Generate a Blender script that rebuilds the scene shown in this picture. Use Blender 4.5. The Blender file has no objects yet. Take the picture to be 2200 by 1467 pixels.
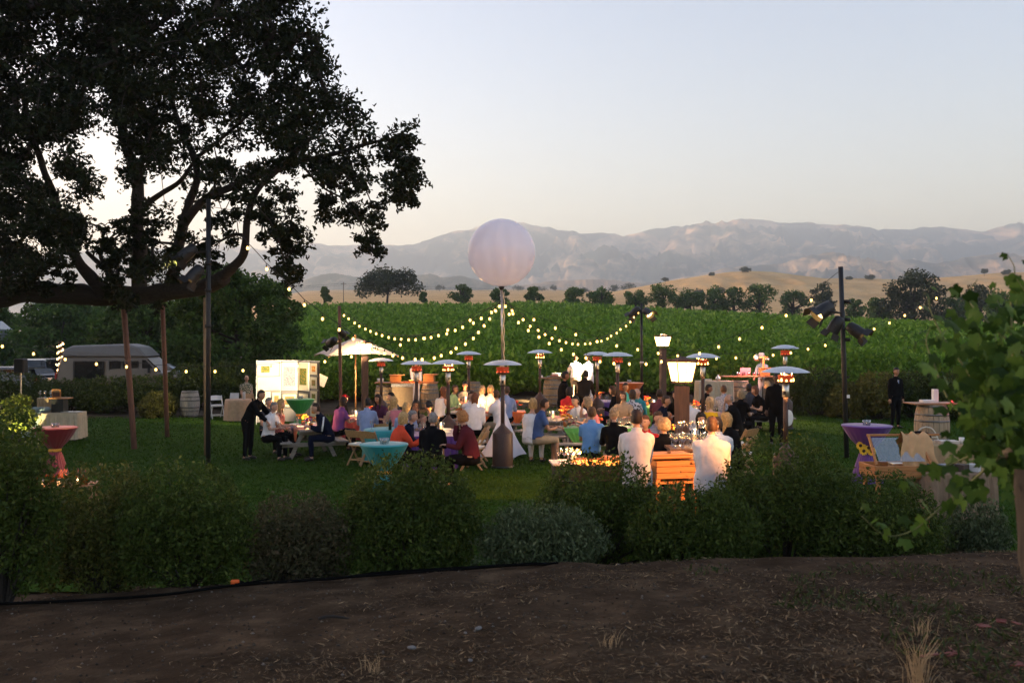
import bpy, bmesh, math, random
import numpy as np
from mathutils import Vector, Matrix, noise
random.seed(3)
rng = np.random.default_rng(7)
SC = bpy.context.scene
COL = SC.collection
R = math.radians

# ------------------------------------------------------------------ camera, sky, sun, exposure
F, CX, HY, CZ = 2000.0, 1100.0, 720.0, 2.75     # focal length and horizon in photo pixels, eye height above the lawn
cam = bpy.data.cameras.new('camera')
cam.sensor_width = 36; cam.lens = F/2200*36; cam.shift_y = -(733.5-HY)/2200
cam.clip_end = 20000; cam.clip_start = .05
cam.dof.use_dof = True; cam.dof.focus_distance = 21; cam.dof.aperture_fstop = 3.2
camo = bpy.data.objects.new('camera', cam); COL.objects.link(camo)
camo.location = (0, 0, CZ); camo.rotation_euler = (R(90), 0, 0)
SC.camera = camo
SUN_EL, SUN_ROT = 2.6, -70.0
world = bpy.data.worlds.new('World'); SC.world = world; world.use_nodes = True
wn = world.node_tree; bg = wn.nodes['Background']
sky = wn.nodes.new('ShaderNodeTexSky'); sky.sky_type = 'NISHITA'; sky.sun_disc = False
sky.sun_elevation = R(SUN_EL); sky.sun_rotation = R(SUN_ROT)
sky.air_density = 1.0; sky.dust_density = 1.6; sky.ozone_density = 1.5
gam = wn.nodes.new('ShaderNodeGamma'); gam.inputs[1].default_value = 1.0
tint = wn.nodes.new('ShaderNodeMix'); tint.data_type = 'RGBA'; tint.blend_type = 'MULTIPLY'
tint.inputs[0].default_value = 1; tint.inputs[7].default_value = (.765, .628, .67, 1)
wn.links.new(sky.outputs[0], gam.inputs[0]); wn.links.new(gam.outputs[0], tint.inputs[6])
wn.links.new(tint.outputs[2], bg.inputs[0]); bg.inputs[1].default_value = .15
sun = bpy.data.lights.new('sun', 'SUN'); sun.energy = 2.6; sun.angle = R(16); sun.color = (1, .74, .5)
suno = bpy.data.objects.new('sun', sun); COL.objects.link(suno)
a = R(SUN_ROT)
sd = Vector((math.sin(a)*math.cos(R(SUN_EL)), math.cos(a)*math.cos(R(SUN_EL)), math.sin(R(SUN_EL))))
suno.rotation_euler = (-sd).to_track_quat('-Z', 'Y').to_euler()
suno.location = (-40, 20, 40)
SC.render.engine = 'CYCLES'
vs = SC.view_settings
vs.view_transform = 'Standard'; vs.look = 'None'; vs.gamma = 1; vs.use_curve_mapping = False; vs.exposure = 3.22
SC.cycles.use_denoising = True
SC.cycles.max_bounces = 6; SC.cycles.transparent_max_bounces = 8
SC.cycles.sample_clamp_indirect = 3.0
SC.cycles.caustics_reflective = False; SC.cycles.caustics_refractive = False

# ------------------------------------------------------------------ places
def at(px, py, D):
    return Vector(((px-CX)/F*D, D, CZ-(py-HY)/F*D))
def sst(a, b, x):
    t = np.clip((x-a)/(b-a), 0, 1); return t*t*(3-2*t)
def dirt_z(x, y):
    yy = np.maximum(y, -2.0)
    return 1.25-.085*yy+np.where(x < 0, .07, .025)*np.clip(x, -9, 12)
def lawn_z(x, y):
    z = -.25*np.clip(-x/5, 0, 1)
    u = x/np.maximum(y, 1)
    k = .12+.88*sst(-.42, -.20, u)
    r = np.maximum(y-32, 0)
    z = z+.053*r*k
    return z-np.clip(x-7, 0, 400)*.06*np.clip(r/118, 0, 1.0)*(1-.8*sst(170, 420, y))
def gz(x, y):
    x = np.asarray(x, float); y = np.asarray(y, float)
    t = sst(9.2, 10.7, y)
    return dirt_z(x, y)*(1-t)+lawn_z(x, y)*t
def g(x, y): return float(gz(x, y))
def ground(px, py):
    D = 25.0
    for _ in range(30):
        D = D*.4+.6*(CZ-g((px-CX)/F*D, D))*F/(py-HY)
    x = (px-CX)/F*D
    return Vector((x, D, g(x, D)))
def on(px, D):
    x = (px-CX)/F*D
    return Vector((x, D, g(x, D)))
def dist_for(px, py, h):
    """distance at which a point h above the ground shows in row py"""
    D = 22.0
    for _ in range(40):
        D = D*.5+.5*(CZ-h-g((px-CX)/F*D, D))*F/(py-HY)
    return D

# ------------------------------------------------------------------ materials
MATS = {}
def mat(name, color, rough=.6, metal=0, var=.15, scale=6, bump=0, emit=None, es=0, spec=.4, trans=0, coat=0, sheen=0):
    if name in MATS: return MATS[name]
    m = bpy.data.materials.new(name); m.use_nodes = True
    n = m.node_tree.nodes; l = m.node_tree.links; b = n['Principled BSDF']
    b.inputs['Roughness'].default_value = rough; b.inputs['Metallic'].default_value = metal
    b.inputs['Specular IOR Level'].default_value = spec
    c = list(color)+[1]
    if var:
        t = n.new('ShaderNodeTexCoord'); no = n.new('ShaderNodeTexNoise')
        no.inputs['Scale'].default_value = scale; no.inputs['Detail'].default_value = 6
        l.new(t.outputs['Object'], no.inputs['Vector'])
        cr = n.new('ShaderNodeValToRGB')
        cr.color_ramp.elements[0].position = .3; cr.color_ramp.elements[1].position = .7
        cr.color_ramp.elements[0].color = [x*(1-var) for x in color]+[1]
        cr.color_ramp.elements[1].color = [min(1, x*(1+var)) for x in color]+[1]
        l.new(no.outputs[0], cr.inputs[0]); l.new(cr.outputs[0], b.inputs['Base Color'])
        if bump:
            bp = n.new('ShaderNodeBump'); bp.inputs['Strength'].default_value = bump; bp.inputs['Distance'].default_value = .02
            l.new(no.outputs[0], bp.inputs['Height']); l.new(bp.outputs[0], b.inputs['Normal'])
    else:
        b.inputs['Base Color'].default_value = c
    if emit:
        b.inputs['Emission Color'].default_value = list(emit)+[1]; b.inputs['Emission Strength'].default_value = es
    if trans: b.inputs['Transmission Weight'].default_value = trans
    if coat: b.inputs['Coat Weight'].default_value = coat
    if sheen: b.inputs['Sheen Weight'].default_value = sheen
    MATS[name] = m
    return m
def cloth(name, color, var=.1):
    return mat('cloth '+name, color, rough=.9, var=var, scale=9, bump=.5, spec=.04)
def wood(name, c1, c2, scale=3, along='X', rough=.7):
    if name in MATS: return MATS[name]
    m = bpy.data.materials.new(name); m.use_nodes = True
    n = m.node_tree.nodes; l = m.node_tree.links; b = n['Principled BSDF']; b.inputs['Roughness'].default_value = rough
    t = n.new('ShaderNodeTexCoord'); mp = n.new('ShaderNodeMapping')
    s = [18, 18, 18]; s['XYZ'.index(along)] = 1.2
    mp.inputs['Scale'].default_value = s
    no = n.new('ShaderNodeTexNoise'); no.inputs['Scale'].default_value = scale; no.inputs['Detail'].default_value = 8
    cr = n.new('ShaderNodeValToRGB'); cr.color_ramp.elements[0].position = .32; cr.color_ramp.elements[1].position = .68
    cr.color_ramp.elements[0].color = list(c1)+[1]; cr.color_ramp.elements[1].color = list(c2)+[1]
    l.new(t.outputs['Object'], mp.inputs[0]); l.new(mp.outputs[0], no.inputs['Vector'])
    l.new(no.outputs[0], cr.inputs[0]); l.new(cr.outputs[0], b.inputs['Base Color'])
    bp = n.new('ShaderNodeBump'); bp.inputs['Strength'].default_value = .3; bp.inputs['Distance'].default_value = .01
    l.new(no.outputs[0], bp.inputs['Height']); l.new(bp.outputs[0], b.inputs['Normal'])
    MATS[name] = m
    return m
def leafmat(name, c1, c2, c3=None, trans=.35, rough=.55):
    if name in MATS: return MATS[name]
    m = bpy.data.materials.new(name); m.use_nodes = True
    n = m.node_tree.nodes; l = m.node_tree.links; b = n['Principled BSDF']; out = n['Material Output']
    b.inputs['Roughness'].default_value = rough; b.inputs['Specular IOR Level'].default_value = .13
    ge = n.new('ShaderNodeNewGeometry'); cr = n.new('ShaderNodeValToRGB')
    cr.color_ramp.elements[0].color = list(c1)+[1]; cr.color_ramp.elements[1].color = list(c2)+[1]
    if c3:
        cr.color_ramp.elements[1].position = .8
        e = cr.color_ramp.elements.new(1); e.color = list(c3)+[1]
    l.new(ge.outputs['Random Per Island'], cr.inputs[0]); l.new(cr.outputs[0], b.inputs['Base Color'])
    tr = n.new('ShaderNodeBsdfTranslucent'); l.new(cr.outputs[0], tr.inputs[0])
    mx = n.new('ShaderNodeMixShader'); mx.inputs[0].default_value = trans
    l.new(b.outputs[0], mx.inputs[1]); l.new(tr.outputs[0], mx.inputs[2]); l.new(mx.outputs[0], out.inputs[0])
    MATS[name] = m
    return m
def glow(name, color, s):
    if name in MATS: return MATS[name]
    m = bpy.data.materials.new(name); m.use_nodes = True
    n = m.node_tree.nodes; l = m.node_tree.links
    e = n.new('ShaderNodeEmission'); e.inputs[0].default_value = list(color)+[1]; e.inputs[1].default_value = s
    l.new(e.outputs[0], n['Material Output'].inputs[0])
    MATS[name] = m
    return m

# ------------------------------------------------------------------ objects
def setp(o, label=None, cat=None, group=None, kind=None):
    if label: o['label'] = label
    if cat: o['category'] = cat
    if group: o['group'] = group
    if kind: o['kind'] = kind
    return o
def thing(name, label, cat, loc=(0, 0, 0), rz=0, group=None):
    o = bpy.data.objects.new(name, None); COL.objects.link(o)
    o.empty_display_size = .1; o.location = loc; o.rotation_euler = (0, 0, rz)
    return setp(o, label, cat, group)
def link(name, me, parent=None, loc=None, rz=0):
    o = bpy.data.objects.new(name, me); COL.objects.link(o)
    if parent: o.parent = parent
    if loc is not None: o.location = loc
    if rz: o.rotation_euler = (0, 0, rz)
    return o
def dup(root, loc, rz=0, label=None, scale=None):
    r = root.copy(); COL.objects.link(r); r.location = loc; r.rotation_euler = (0, 0, rz)
    if label: r['label'] = label
    if scale: r.scale = (scale,)*3 if not hasattr(scale, '__len__') else scale
    for ch in list(root.children):
        c = ch.copy(); COL.objects.link(c); c.parent = r
        for gc in list(ch.children):
            d = gc.copy(); COL.objects.link(d); d.parent = c
    return r
def npmesh(name, V, Fc, m, smooth=False):
    """V n x 3, Fc n x k index array"""
    V = np.asarray(V, np.float32); Fc = np.asarray(Fc, np.int32)
    me = bpy.data.meshes.new(name); k = Fc.shape[1]
    me.vertices.add(len(V)); me.vertices.foreach_set('co', V.ravel())
    me.loops.add(Fc.size); me.loops.foreach_set('vertex_index', Fc.ravel())
    me.polygons.add(len(Fc)); me.polygons.foreach_set('loop_start', np.arange(len(Fc), dtype=np.int32)*k)
    if smooth: me.polygons.foreach_set('use_smooth', np.ones(len(Fc), bool))
    me.update(calc_edges=True); me.validate()
    for x in (m if isinstance(m, (list, tuple)) else [m]): me.materials.append(x)
    return me
class MB:
    """collects shapes into one mesh"""
    def __init__(s): s.v = []; s.f = []; s.mi = []
    def add(s, V, Fc, mi=0):
        o = len(s.v); s.v += [tuple(v) for v in V]; s.f += [tuple(i+o for i in f) for f in Fc]; s.mi += [mi]*len(Fc); return s
    def box(s, c, d, mi=0, rot=None, taper=1):
        x, y, z = (q/2 for q in d); c = Vector(c)
        V = [Vector((sx*x*(taper if sz > 0 else 1), sy*y*(taper if sz > 0 else 1), sz*z)) for sz in (-1, 1) for sy in (-1, 1) for sx in (-1, 1)]
        if rot is not None: V = [rot @ v for v in V]
        return s.add([v+c for v in V], [(0, 2, 3, 1), (4, 5, 7, 6), (0, 1, 5, 4), (2, 6, 7, 3), (0, 4, 6, 2), (1, 3, 7, 5)], mi)
    def bar(s, a, b, w, h, mi=0, up=(0, 0, 1)):
        a = Vector(a); b = Vector(b); d = b-a; L = d.length; d.normalize()
        u = Vector(up); x = d.cross(u)
        if x.length < 1e-4: x = d.cross(Vector((0, 1, 0)))
        x.normalize(); z = x.cross(d)
        M = Matrix((x, d, z)).transposed()
        return s.box((a+b)/2, (w, L, h), mi, M)
    def tube(s, pts, rad, n=8, mi=0, cap=True):
        pts = [Vector(p) for p in pts]; k = len(pts)
        if not hasattr(rad, '__len__'): rad = [rad]*k
        V = []; pu = None
        for i, p in enumerate(pts):
            d = (pts[min(i+1, k-1)]-pts[max(i-1, 0)])
            if d.length < 1e-7: d = Vector((0, 0, 1))
            d.normalize()
            if pu is None:
                u = d.orthogonal()
            else:
                u = pu-d*pu.dot(d)
                if u.length < 1e-5: u = d.orthogonal()
            u.normalize(); pu = u; w = d.cross(u)
            for j in range(n):
                t = 2*math.pi*j/n; V.append(p+(u*math.cos(t)+w*math.sin(t))*rad[i])
        Fc = [(i*n+j, i*n+(j+1) % n, (i+1)*n+(j+1) % n, (i+1)*n+j) for i in range(k-1) for j in range(n)]
        if cap: Fc += [tuple(range(n-1, -1, -1)), tuple((k-1)*n+j for j in range(n))]
        return s.add(V, Fc, mi)
    def lathe(s, prof, n=24, c=(0, 0, 0), mi=0, wob=None, cap=False):
        c = Vector(c); V = []
        for r, z in prof:
            for j in range(n):
                t = 2*math.pi*j/n; q = r+(wob(t, z, r) if wob else 0)
                V.append(c+Vector((q*math.cos(t), q*math.sin(t), z)))
        k = len(prof)
        Fc = [(i*n+j, i*n+(j+1) % n, (i+1)*n+(j+1) % n, (i+1)*n+j) for i in range(k-1) for j in range(n)]
        if cap: Fc += [tuple(range(n-1, -1, -1)), tuple((k-1)*n+j for j in range(n))]
        return s.add(V, Fc, mi)
    def sphere(s, c, r, nu=12, nv=8, mi=0, sq=(1, 1, 1)):
        c = Vector(c); V = []
        for i in range(1, nv):
            p = math.pi*i/nv
            for j in range(nu):
                t = 2*math.pi*j/nu
                V.append(c+Vector((r*sq[0]*math.sin(p)*math.cos(t), r*sq[1]*math.sin(p)*math.sin(t), r*sq[2]*math.cos(p))))
        Fc = [(i*nu+j, (i+1)*nu+j, (i+1)*nu+(j+1) % nu, i*nu+(j+1) % nu) for i in range(nv-2) for j in range(nu)]
        V += [c+Vector((0, 0, r*sq[2])), c-Vector((0, 0, r*sq[2]))]; T = len(V)-2
        Fc += [(T, j, (j+1) % nu) for j in range(nu)]
        Fc += [(T+1, (nv-2)*nu+(j+1) % nu, (nv-2)*nu+j) for j in range(nu)]
        return s.add(V, Fc, mi)
    def mesh(s, name, m, smooth=False, bevel=0):
        me = bpy.data.meshes.new(name); me.from_pydata(s.v, [], s.f)
        for x in (m if isinstance(m, (list, tuple)) else [m]): me.materials.append(x)
        if any(s.mi): me.polygons.foreach_set('material_index', s.mi)
        if bevel:
            bm = bmesh.new(); bm.from_mesh(me)
            bmesh.ops.bevel(bm, geom=list(bm.edges), offset=bevel, segments=1, affect='EDGES', profile=.5, clamp_overlap=True)
            bm.to_mesh(me); bm.free()
        if smooth: me.polygons.foreach_set('use_smooth', [True]*len(me.polygons)); 
        me.update(); return me
    def obj(s, name, m, parent=None, smooth=False, loc=None, rz=0, bevel=0):
        return link(name, s.mesh(name, m, smooth, bevel), parent, loc, rz)
def leaves(P, size, aspect=.5, up=.0, fold=.25, flat=None):
    """one folded diamond per point; up pulls the leaf axis upwards"""
    P = np.asarray(P, float); n = len(P)
    size = np.broadcast_to(np.asarray(size, float), (n,))[:, None]
    d = rng.normal(size=(n, 3)); d[:, 2] += up; d /= np.linalg.norm(d, axis=1)[:, None]
    q = rng.normal(size=(n, 3)); s_ = np.cross(d, q); s_ /= np.linalg.norm(s_, axis=1)[:, None]+1e-9
    nn = np.cross(d, s_)
    a = P-d*size*.5; b = P+s_*size*aspect*.5+nn*size*fold*.3; c = P+d*size*.5; e = P-s_*size*aspect*.5+nn*size*fold*.3
    V = np.stack([a, b, c, e], 1).reshape(-1, 3)
    Fc = np.arange(4*n).reshape(n, 4)
    return V, Fc
def blob_points(n, c, r, shell=.55):
    """points in an ellipsoid, denser near its surface"""
    d = rng.normal(size=(n, 3)); d /= np.linalg.norm(d, axis=1)[:, None]
    k = shell+(1-shell)*rng.random(n)**.6
    return np.asarray(c)+d*np.asarray(r)*k[:, None]
def curve(pts, n=24):
    """smooth polyline through points (Catmull-Rom)"""
    P = [Vector(p) for p in pts]; P = [P[0]*2-P[1]]+P+[P[-1]*2-P[-2]]; out = []
    m = len(P)-3
    for i in range(n+1):
        u = i/n*m; k = min(int(u), m-1); t = u-k
        a, b, c, d = P[k:k+4]
        out.append(.5*((2*b)+(c-a)*t+(2*a-5*b+4*c-d)*t*t+(3*b-a-3*c+d)*t**3))
    return out
# ------------------------------------------------------------------ the land
def terrain(name, xs, ys, m, off=0, amp=0, ns=1.0, wide=None):
    X, Y = np.meshgrid(xs, ys)
    if wide is not None: X = X*Y*wide
    Z = gz(X, Y)+off
    if amp:
        nz = np.array([noise.fractal(Vector((x*ns, y*ns, 3.1)), 1, 2, 5) for x, y in zip(X.ravel(), Y.ravel())]).reshape(X.shape)
        Z = Z+nz*amp
    V = np.stack([X, Y, Z], -1).reshape(-1, 3); w = len(xs); h = len(ys)
    i, j = np.meshgrid(np.arange(w-1), np.arange(h-1)); k = (j*w+i).ravel()
    o = link(name, npmesh(name, V, np.stack([k, k+1, k+w+1, k+w], 1), m, True))
    return o
def land_mat(name, stops, scale=1.0, detail=10, bump=.4, dist=.05, rough=.95, rand=None):
    m = bpy.data.materials.new(name); m.use_nodes = True
    n = m.node_tree.nodes; l = m.node_tree.links; b = n['Principled BSDF']; b.inputs['Roughness'].default_value = rough
    b.inputs['Specular IOR Level'].default_value = .03
    t = n.new('ShaderNodeTexCoord'); no = n.new('ShaderNodeTexNoise')
    no.inputs['Scale'].default_value = scale; no.inputs['Detail'].default_value = detail; no.inputs['Roughness'].default_value = .65
    l.new(t.outputs['Object'], no.inputs['Vector'])
    cr = n.new('ShaderNodeValToRGB'); el = cr.color_ramp.elements
    el[0].position, el[1].position = stops[0][0], stops[-1][0]
    el[0].color = list(stops[0][1])+[1]; el[1].color = list(stops[-1][1])+[1]
    for p, c in stops[1:-1]:
        e = el.new(p); e.color = list(c)+[1]
    l.new(no.outputs[0], cr.inputs[0]); l.new(cr.outputs[0], b.inputs['Base Color'])
    bp = n.new('ShaderNodeBump'); bp.inputs['Strength'].default_value = bump; bp.inputs['Distance'].default_value = dist
    n2 = n.new('ShaderNodeTexNoise'); n2.inputs['Scale'].default_value = scale*9; n2.inputs['Detail'].default_value = 8
    l.new(t.outputs['Object'], n2.inputs['Vector']); l.new(n2.outputs[0], bp.inputs['Height']); l.new(bp.outputs[0], b.inputs['Normal'])
    return m
m_dirt = land_mat('dry soil', [(.25, (.022, .014, .008)), (.5, (.048, .031, .018)), (.75, (.11, .073, .043))], 2.2, bump=.8, dist=.03)
m_lawn = land_mat('mown grass soil', [(.3, (.018, .045, .004)), (.7, (.036, .078, .008))], 1.4, bump=.6)
m_field = land_mat('dry golden field', [(.3, (.42, .26, .11)), (.5, (.55, .35, .155)), (.7, (.64, .43, .20))], .05, bump=.3, dist=.3)
m_mulch = land_mat('mulch soil', [(.3, (.045, .033, .022)), (.7, (.10, .075, .05))], 1.5, bump=.8)
m_asph = land_mat('reddish car park surface', [(.3, (.13, .085, .07)), (.7, (.18, .12, .10))], 1.0, bump=.2)

dirt = terrain('dirt_bank', np.concatenate([np.linspace(-40, -7, 20), np.linspace(-6.8, 6.8, 150), np.linspace(7, 40, 20)]),
               np.concatenate([np.linspace(-40, 1.5, 14), np.linspace(1.8, 11.0, 110)]), m_dirt, 0, .035, 1.3)
setp(dirt, kind='structure')
# the soil under the vines shows dark, the pasture beyond is golden
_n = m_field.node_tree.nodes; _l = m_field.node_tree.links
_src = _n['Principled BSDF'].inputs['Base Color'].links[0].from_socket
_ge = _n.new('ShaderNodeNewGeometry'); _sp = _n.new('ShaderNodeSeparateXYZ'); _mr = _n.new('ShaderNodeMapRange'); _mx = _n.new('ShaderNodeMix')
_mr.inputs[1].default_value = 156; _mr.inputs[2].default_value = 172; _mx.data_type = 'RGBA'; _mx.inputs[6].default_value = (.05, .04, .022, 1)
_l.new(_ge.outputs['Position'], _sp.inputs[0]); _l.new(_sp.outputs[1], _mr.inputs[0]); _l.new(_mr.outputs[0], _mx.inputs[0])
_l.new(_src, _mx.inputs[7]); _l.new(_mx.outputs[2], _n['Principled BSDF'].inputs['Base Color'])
lawn = terrain('lawn', np.linspace(-30, 30, 90), np.linspace(10.85, 33.5, 60), m_lawn, .012, .012, .6); setp(lawn, kind='structure')
yard = terrain('garden_soil', np.linspace(-60, 60, 80), np.linspace(28, 42, 24), m_mulch, -.02, .03, .8); setp(yard, kind='structure')
carpark = terrain('car_park', np.linspace(-44, -11.5, 40), np.linspace(37.5, 75, 30), m_asph, .03); setp(carpark, kind='structure')
field = terrain('field', np.linspace(-1, 1, 90), 41+np.linspace(0, 1, 70)**2.2*1000, m_field, -.04, .5, .01, wide=1.3)
setp(field, kind='structure')

def skyline(pts, x):
    return np.interp(x, [p[0] for p in pts], [p[1] for p in pts])
def ridge(name, pts, D, front, back, zb, m, amp=.18, fr=.01, nx=260, ny=46, rough=1.0, crest=.6):
    """a range of hills: crest as on the skyline, spurs and gullies down to its foot"""
    pxs = np.linspace(pts[0][0], pts[-1][0], nx)
    crestz = CZ-(skyline(pts, pxs)-HY)/F*D
    xs = (pxs-CX)/F*D
    T = np.concatenate([np.linspace(0, 1, ny), np.linspace(1, 0, 8)[1:]]); V = []
    for k, t in enumerate(T):
        y = D-front*(1-t) if k < ny else D+back*(1-t)
        for i in range(nx):
            x = xs[i]*(y/D)**.35
            n1 = noise.fractal(Vector((x*fr, y*fr*.55, 1.7)), .9, 2.1, 6)
            n2 = abs(noise.fractal(Vector((x*fr*2.3+5, y*fr*.9, 4.2)), .8, 2.1, 5))
            h = crestz[i]-zb
            pr = t**.85
            z = zb+h*pr+h*amp*(n1*.8-n2*1.3)*math.sin(math.pi*min(t, .999))**.6
            if t > .97: z += h*.02*noise.noise(Vector((x*fr*9, 2.2, 0)))*rough
            V.append((x, y+n1*front*.05*(t*(1-t)*4), z))
    w = nx; h_ = len(T)
    i, j = np.meshgrid(np.arange(w-1), np.arange(h_-1)); k = (j*w+i).ravel()
    o = link(name, npmesh(name, V, np.stack([k, k+1, k+w+1, k+w], 1), m, True))
    return setp(o, kind='structure')
def hill_mat(name, grass, brush, thr, scale):
    m = bpy.data.materials.new(name); m.use_nodes = True
    n = m.node_tree.nodes; l = m.node_tree.links; b = n['Principled BSDF']; b.inputs['Roughness'].default_value = 1
    b.inputs['Specular IOR Level'].default_value = .05
    t = n.new('ShaderNodeTexCoord'); no = n.new('ShaderNodeTexNoise'); no.inputs['Scale'].default_value = scale; no.inputs['Detail'].default_value = 14
    no.inputs['Roughness'].default_value = .68; no.inputs['Distortion'].default_value = .6
    mp = n.new('ShaderNodeMapping'); mp.inputs['Scale'].default_value = (1, .5, 1.6)
    l.new(t.outputs['Object'], mp.inputs[0]); l.new(mp.outputs[0], no.inputs['Vector'])
    cr = n.new('ShaderNodeValToRGB'); cr.color_ramp.elements[0].position = thr-.05; cr.color_ramp.elements[1].position = thr+.07
    cr.color_ramp.elements[0].color = list(brush)+[1]; cr.color_ramp.elements[1].color = list(grass)+[1]
    l.new(no.outputs[0], cr.inputs[0]); l.new(cr.outputs[0], b.inputs['Base Color'])
    return m
m_mtn = hill_mat('brushy mountain slope', (.62, .42, .27), (.035, .06, .06), .52, .0033)
m_spur = hill_mat('dry spur slope', (.50, .34, .21), (.10, .10, .085), .46, .0063)
m_low = hill_mat('dark foothill slope', (.20, .16, .11), (.06, .065, .045), .53, .0105)
MT = [(-700, 600), (-300, 560), (60, 556), (250, 545), (480, 522), (520, 530), (600, 540), (640, 528), (680, 522), (740, 528), (800, 523), (850, 527), (920, 520),
      (960, 505), (1000, 494), (1060, 480), (1120, 478), (1160, 487), (1200, 493), (1240, 501), (1300, 500), (1340, 505), (1390, 492), (1440, 487), (1500, 484), (1540, 482),
      (1580, 470), (1615, 467), (1650, 473), (1675, 477), (1690, 482), (1720, 476), (1780, 482), (1840, 484), (1880, 491), (1920, 494), (1970, 492), (2010, 487), (2060, 490), (2110, 498),
      (2140, 490), (2170, 481), (2230, 480), (2400, 500), (2700, 520), (3000, 560)]
ridge('mountains', MT, 4200, 1800, 1000, 30, m_mtn, .30, .003, 420, 60)
SP = [(1240, 640), (1300, 610), (1400, 606), (1500, 590), (1560, 575), (1620, 570), (1680, 566), (1740, 548), (1790, 542), (1850, 556), (1900, 560), (1960, 556), (2010, 566), (2080, 552), (2150, 545), (2260, 560), (2500, 590)]
ridge('spur_hills', SP, 2350, 620, 450, 30, m_spur, .35, .0064, 260, 44)
LH = [(420, 640), (560, 622), (640, 606), (690, 590), (716, 586), (760, 594), (800, 597), (850, 600), (890, 592), (925, 588), (950, 596), (990, 592), (1030, 602), (1080, 612), (1140, 618), (1220, 630)]
ridge('foothills', LH, 1900, 350, 380, 34, m_low, .3, .0105, 220, 34)
RH = [(940, 640), (1050, 622), (1130, 612), (1180, 604), (1250, 600), (1330, 602), (1400, 612), (1470, 634)]
ridge('rolling_hills', RH, 1800, 420, 350, 26, hill_mat('rolling pasture slope', (.40, .28, .19), (.17, .14, .10), .42, .009), .3, .008, 160, 30)
GH = [(1180, 648), (1300, 630), (1380, 615), (1440, 603), (1500, 594), (1560, 585), (1610, 582), (1660, 584), (1720, 592), (1770, 598), (1830, 598), (1890, 599), (1950, 601), (2050, 594), (2150, 586), (2260, 583), (2500, 590)]
ridge('golden_hill', GH, 560, 200, 160, 8, m_field, .10, .012, 200, 30, .2)

# unseen rise added to the west, only to keep the low sun off the lawn
def sun_blocking_rise():
    V = []; ys = np.linspace(-160, 255, 44); ts = np.linspace(-1, 1, 17)
    for y in ys:
        e = min(1, (y+160)/60, (255-y)/45); e = max(0, e)
        for t_ in ts: V.append((-175+62*t_, y, -1.5+34*e*(1-t_*t_)**1.2+1.6*noise.noise(Vector((y*.03, t_*2, 1)))*e))
    w = len(ts); i, j = np.meshgrid(np.arange(w-1), np.arange(len(ys)-1)); k = (j*w+i).ravel()
    setp(link('hill', npmesh('hill', V, np.stack([k, k+1, k+w+1, k+w], 1), m_field, True)), kind='structure')
sun_blocking_rise()
# ------------------------------------------------------------------ vineyard (reads as one mass)
def vineyard():
    n = 170000
    y = 37*np.exp(rng.random(n)*math.log(158/37.))
    u = -.235+rng.random(n)*.95
    lim = -.235
    x = u*y
    # rows of vines, running across the slope
    ang = R(62); ca, sa = math.cos(ang), math.sin(ang)
    pr = x*ca+y*sa; row = np.round(pr/2.2)*2.2; dlt = (row-pr)*.55
    x = x+dlt*ca; y = y+dlt*sa
    h = rng.random(n)**.6
    lump = np.array([noise.noise(Vector((a*.45, b*.45, .5))) for a, b in zip(x[::1], y[::1])])
    top = 1.75+.35*lump+.12*rng.normal(size=n)
    z = gz(x, y)+.25+h*(top-.25)
    s = .20*(y/37)**.66*(.75+.6*rng.random(n))
    V, Fc = leaves(np.stack([x, y, z], 1), s*1.25, .5, up=1.0)
    m = leafmat('vine leaves', (.06, .135, .010), (.15, .28, .026), (.25, .38, .06), .42)
    o = link('vineyard', npmesh('vineyard', V, Fc, m))
    setp(o, 'dense green vineyard rising to the golden field', 'vineyard', kind='stuff')
vineyard()
# ------------------------------------------------------------------ haze: a real box of air
def haze():
    b = MB(); b.box((0, 2650, 258), (9600, 5500, 562))      # from 22 m below the eye to above the summits
    m = bpy.data.materials.new('air'); m.use_nodes = True
    n = m.node_tree.nodes; l = m.node_tree.links; n.remove(n['Principled BSDF'])
    v = n.new('ShaderNodeVolumePrincipled'); v.inputs['Color'].default_value = (.72, .87, 1, 1); v.inputs['Density'].default_value = HAZE
    v.inputs['Anisotropy'].default_value = .2
    l.new(v.outputs[0], n['Material Output'].inputs['Volume'])
    o = b.obj('haze', m); setp(o, 'thin pale evening haze over the valley', 'haze', kind='stuff')
HAZE = .00033
haze()

# ------------------------------------------------------------------ trees and shrubs
m_bark = wood('rough oak bark', (.014, .010, .008), (.04, .031, .023), 2, 'X', .95)
m_bark2 = wood('grey bark', (.08, .065, .05), (.16, .13, .10), 3, 'Z', .95)
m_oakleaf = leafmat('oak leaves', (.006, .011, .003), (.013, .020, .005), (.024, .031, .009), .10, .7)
m_far = leafmat('distant tree leaves', (.045, .085, .018), (.09, .15, .035), (.14, .21, .06), .4)
m_faroak = leafmat('distant oak leaves', (.022, .032, .015), (.042, .055, .024), (.06, .075, .032), .15)
m_maple = leafmat('broad tree leaves', (.03, .065, .010), (.065, .125, .02), (.12, .19, .04), .4)

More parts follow.
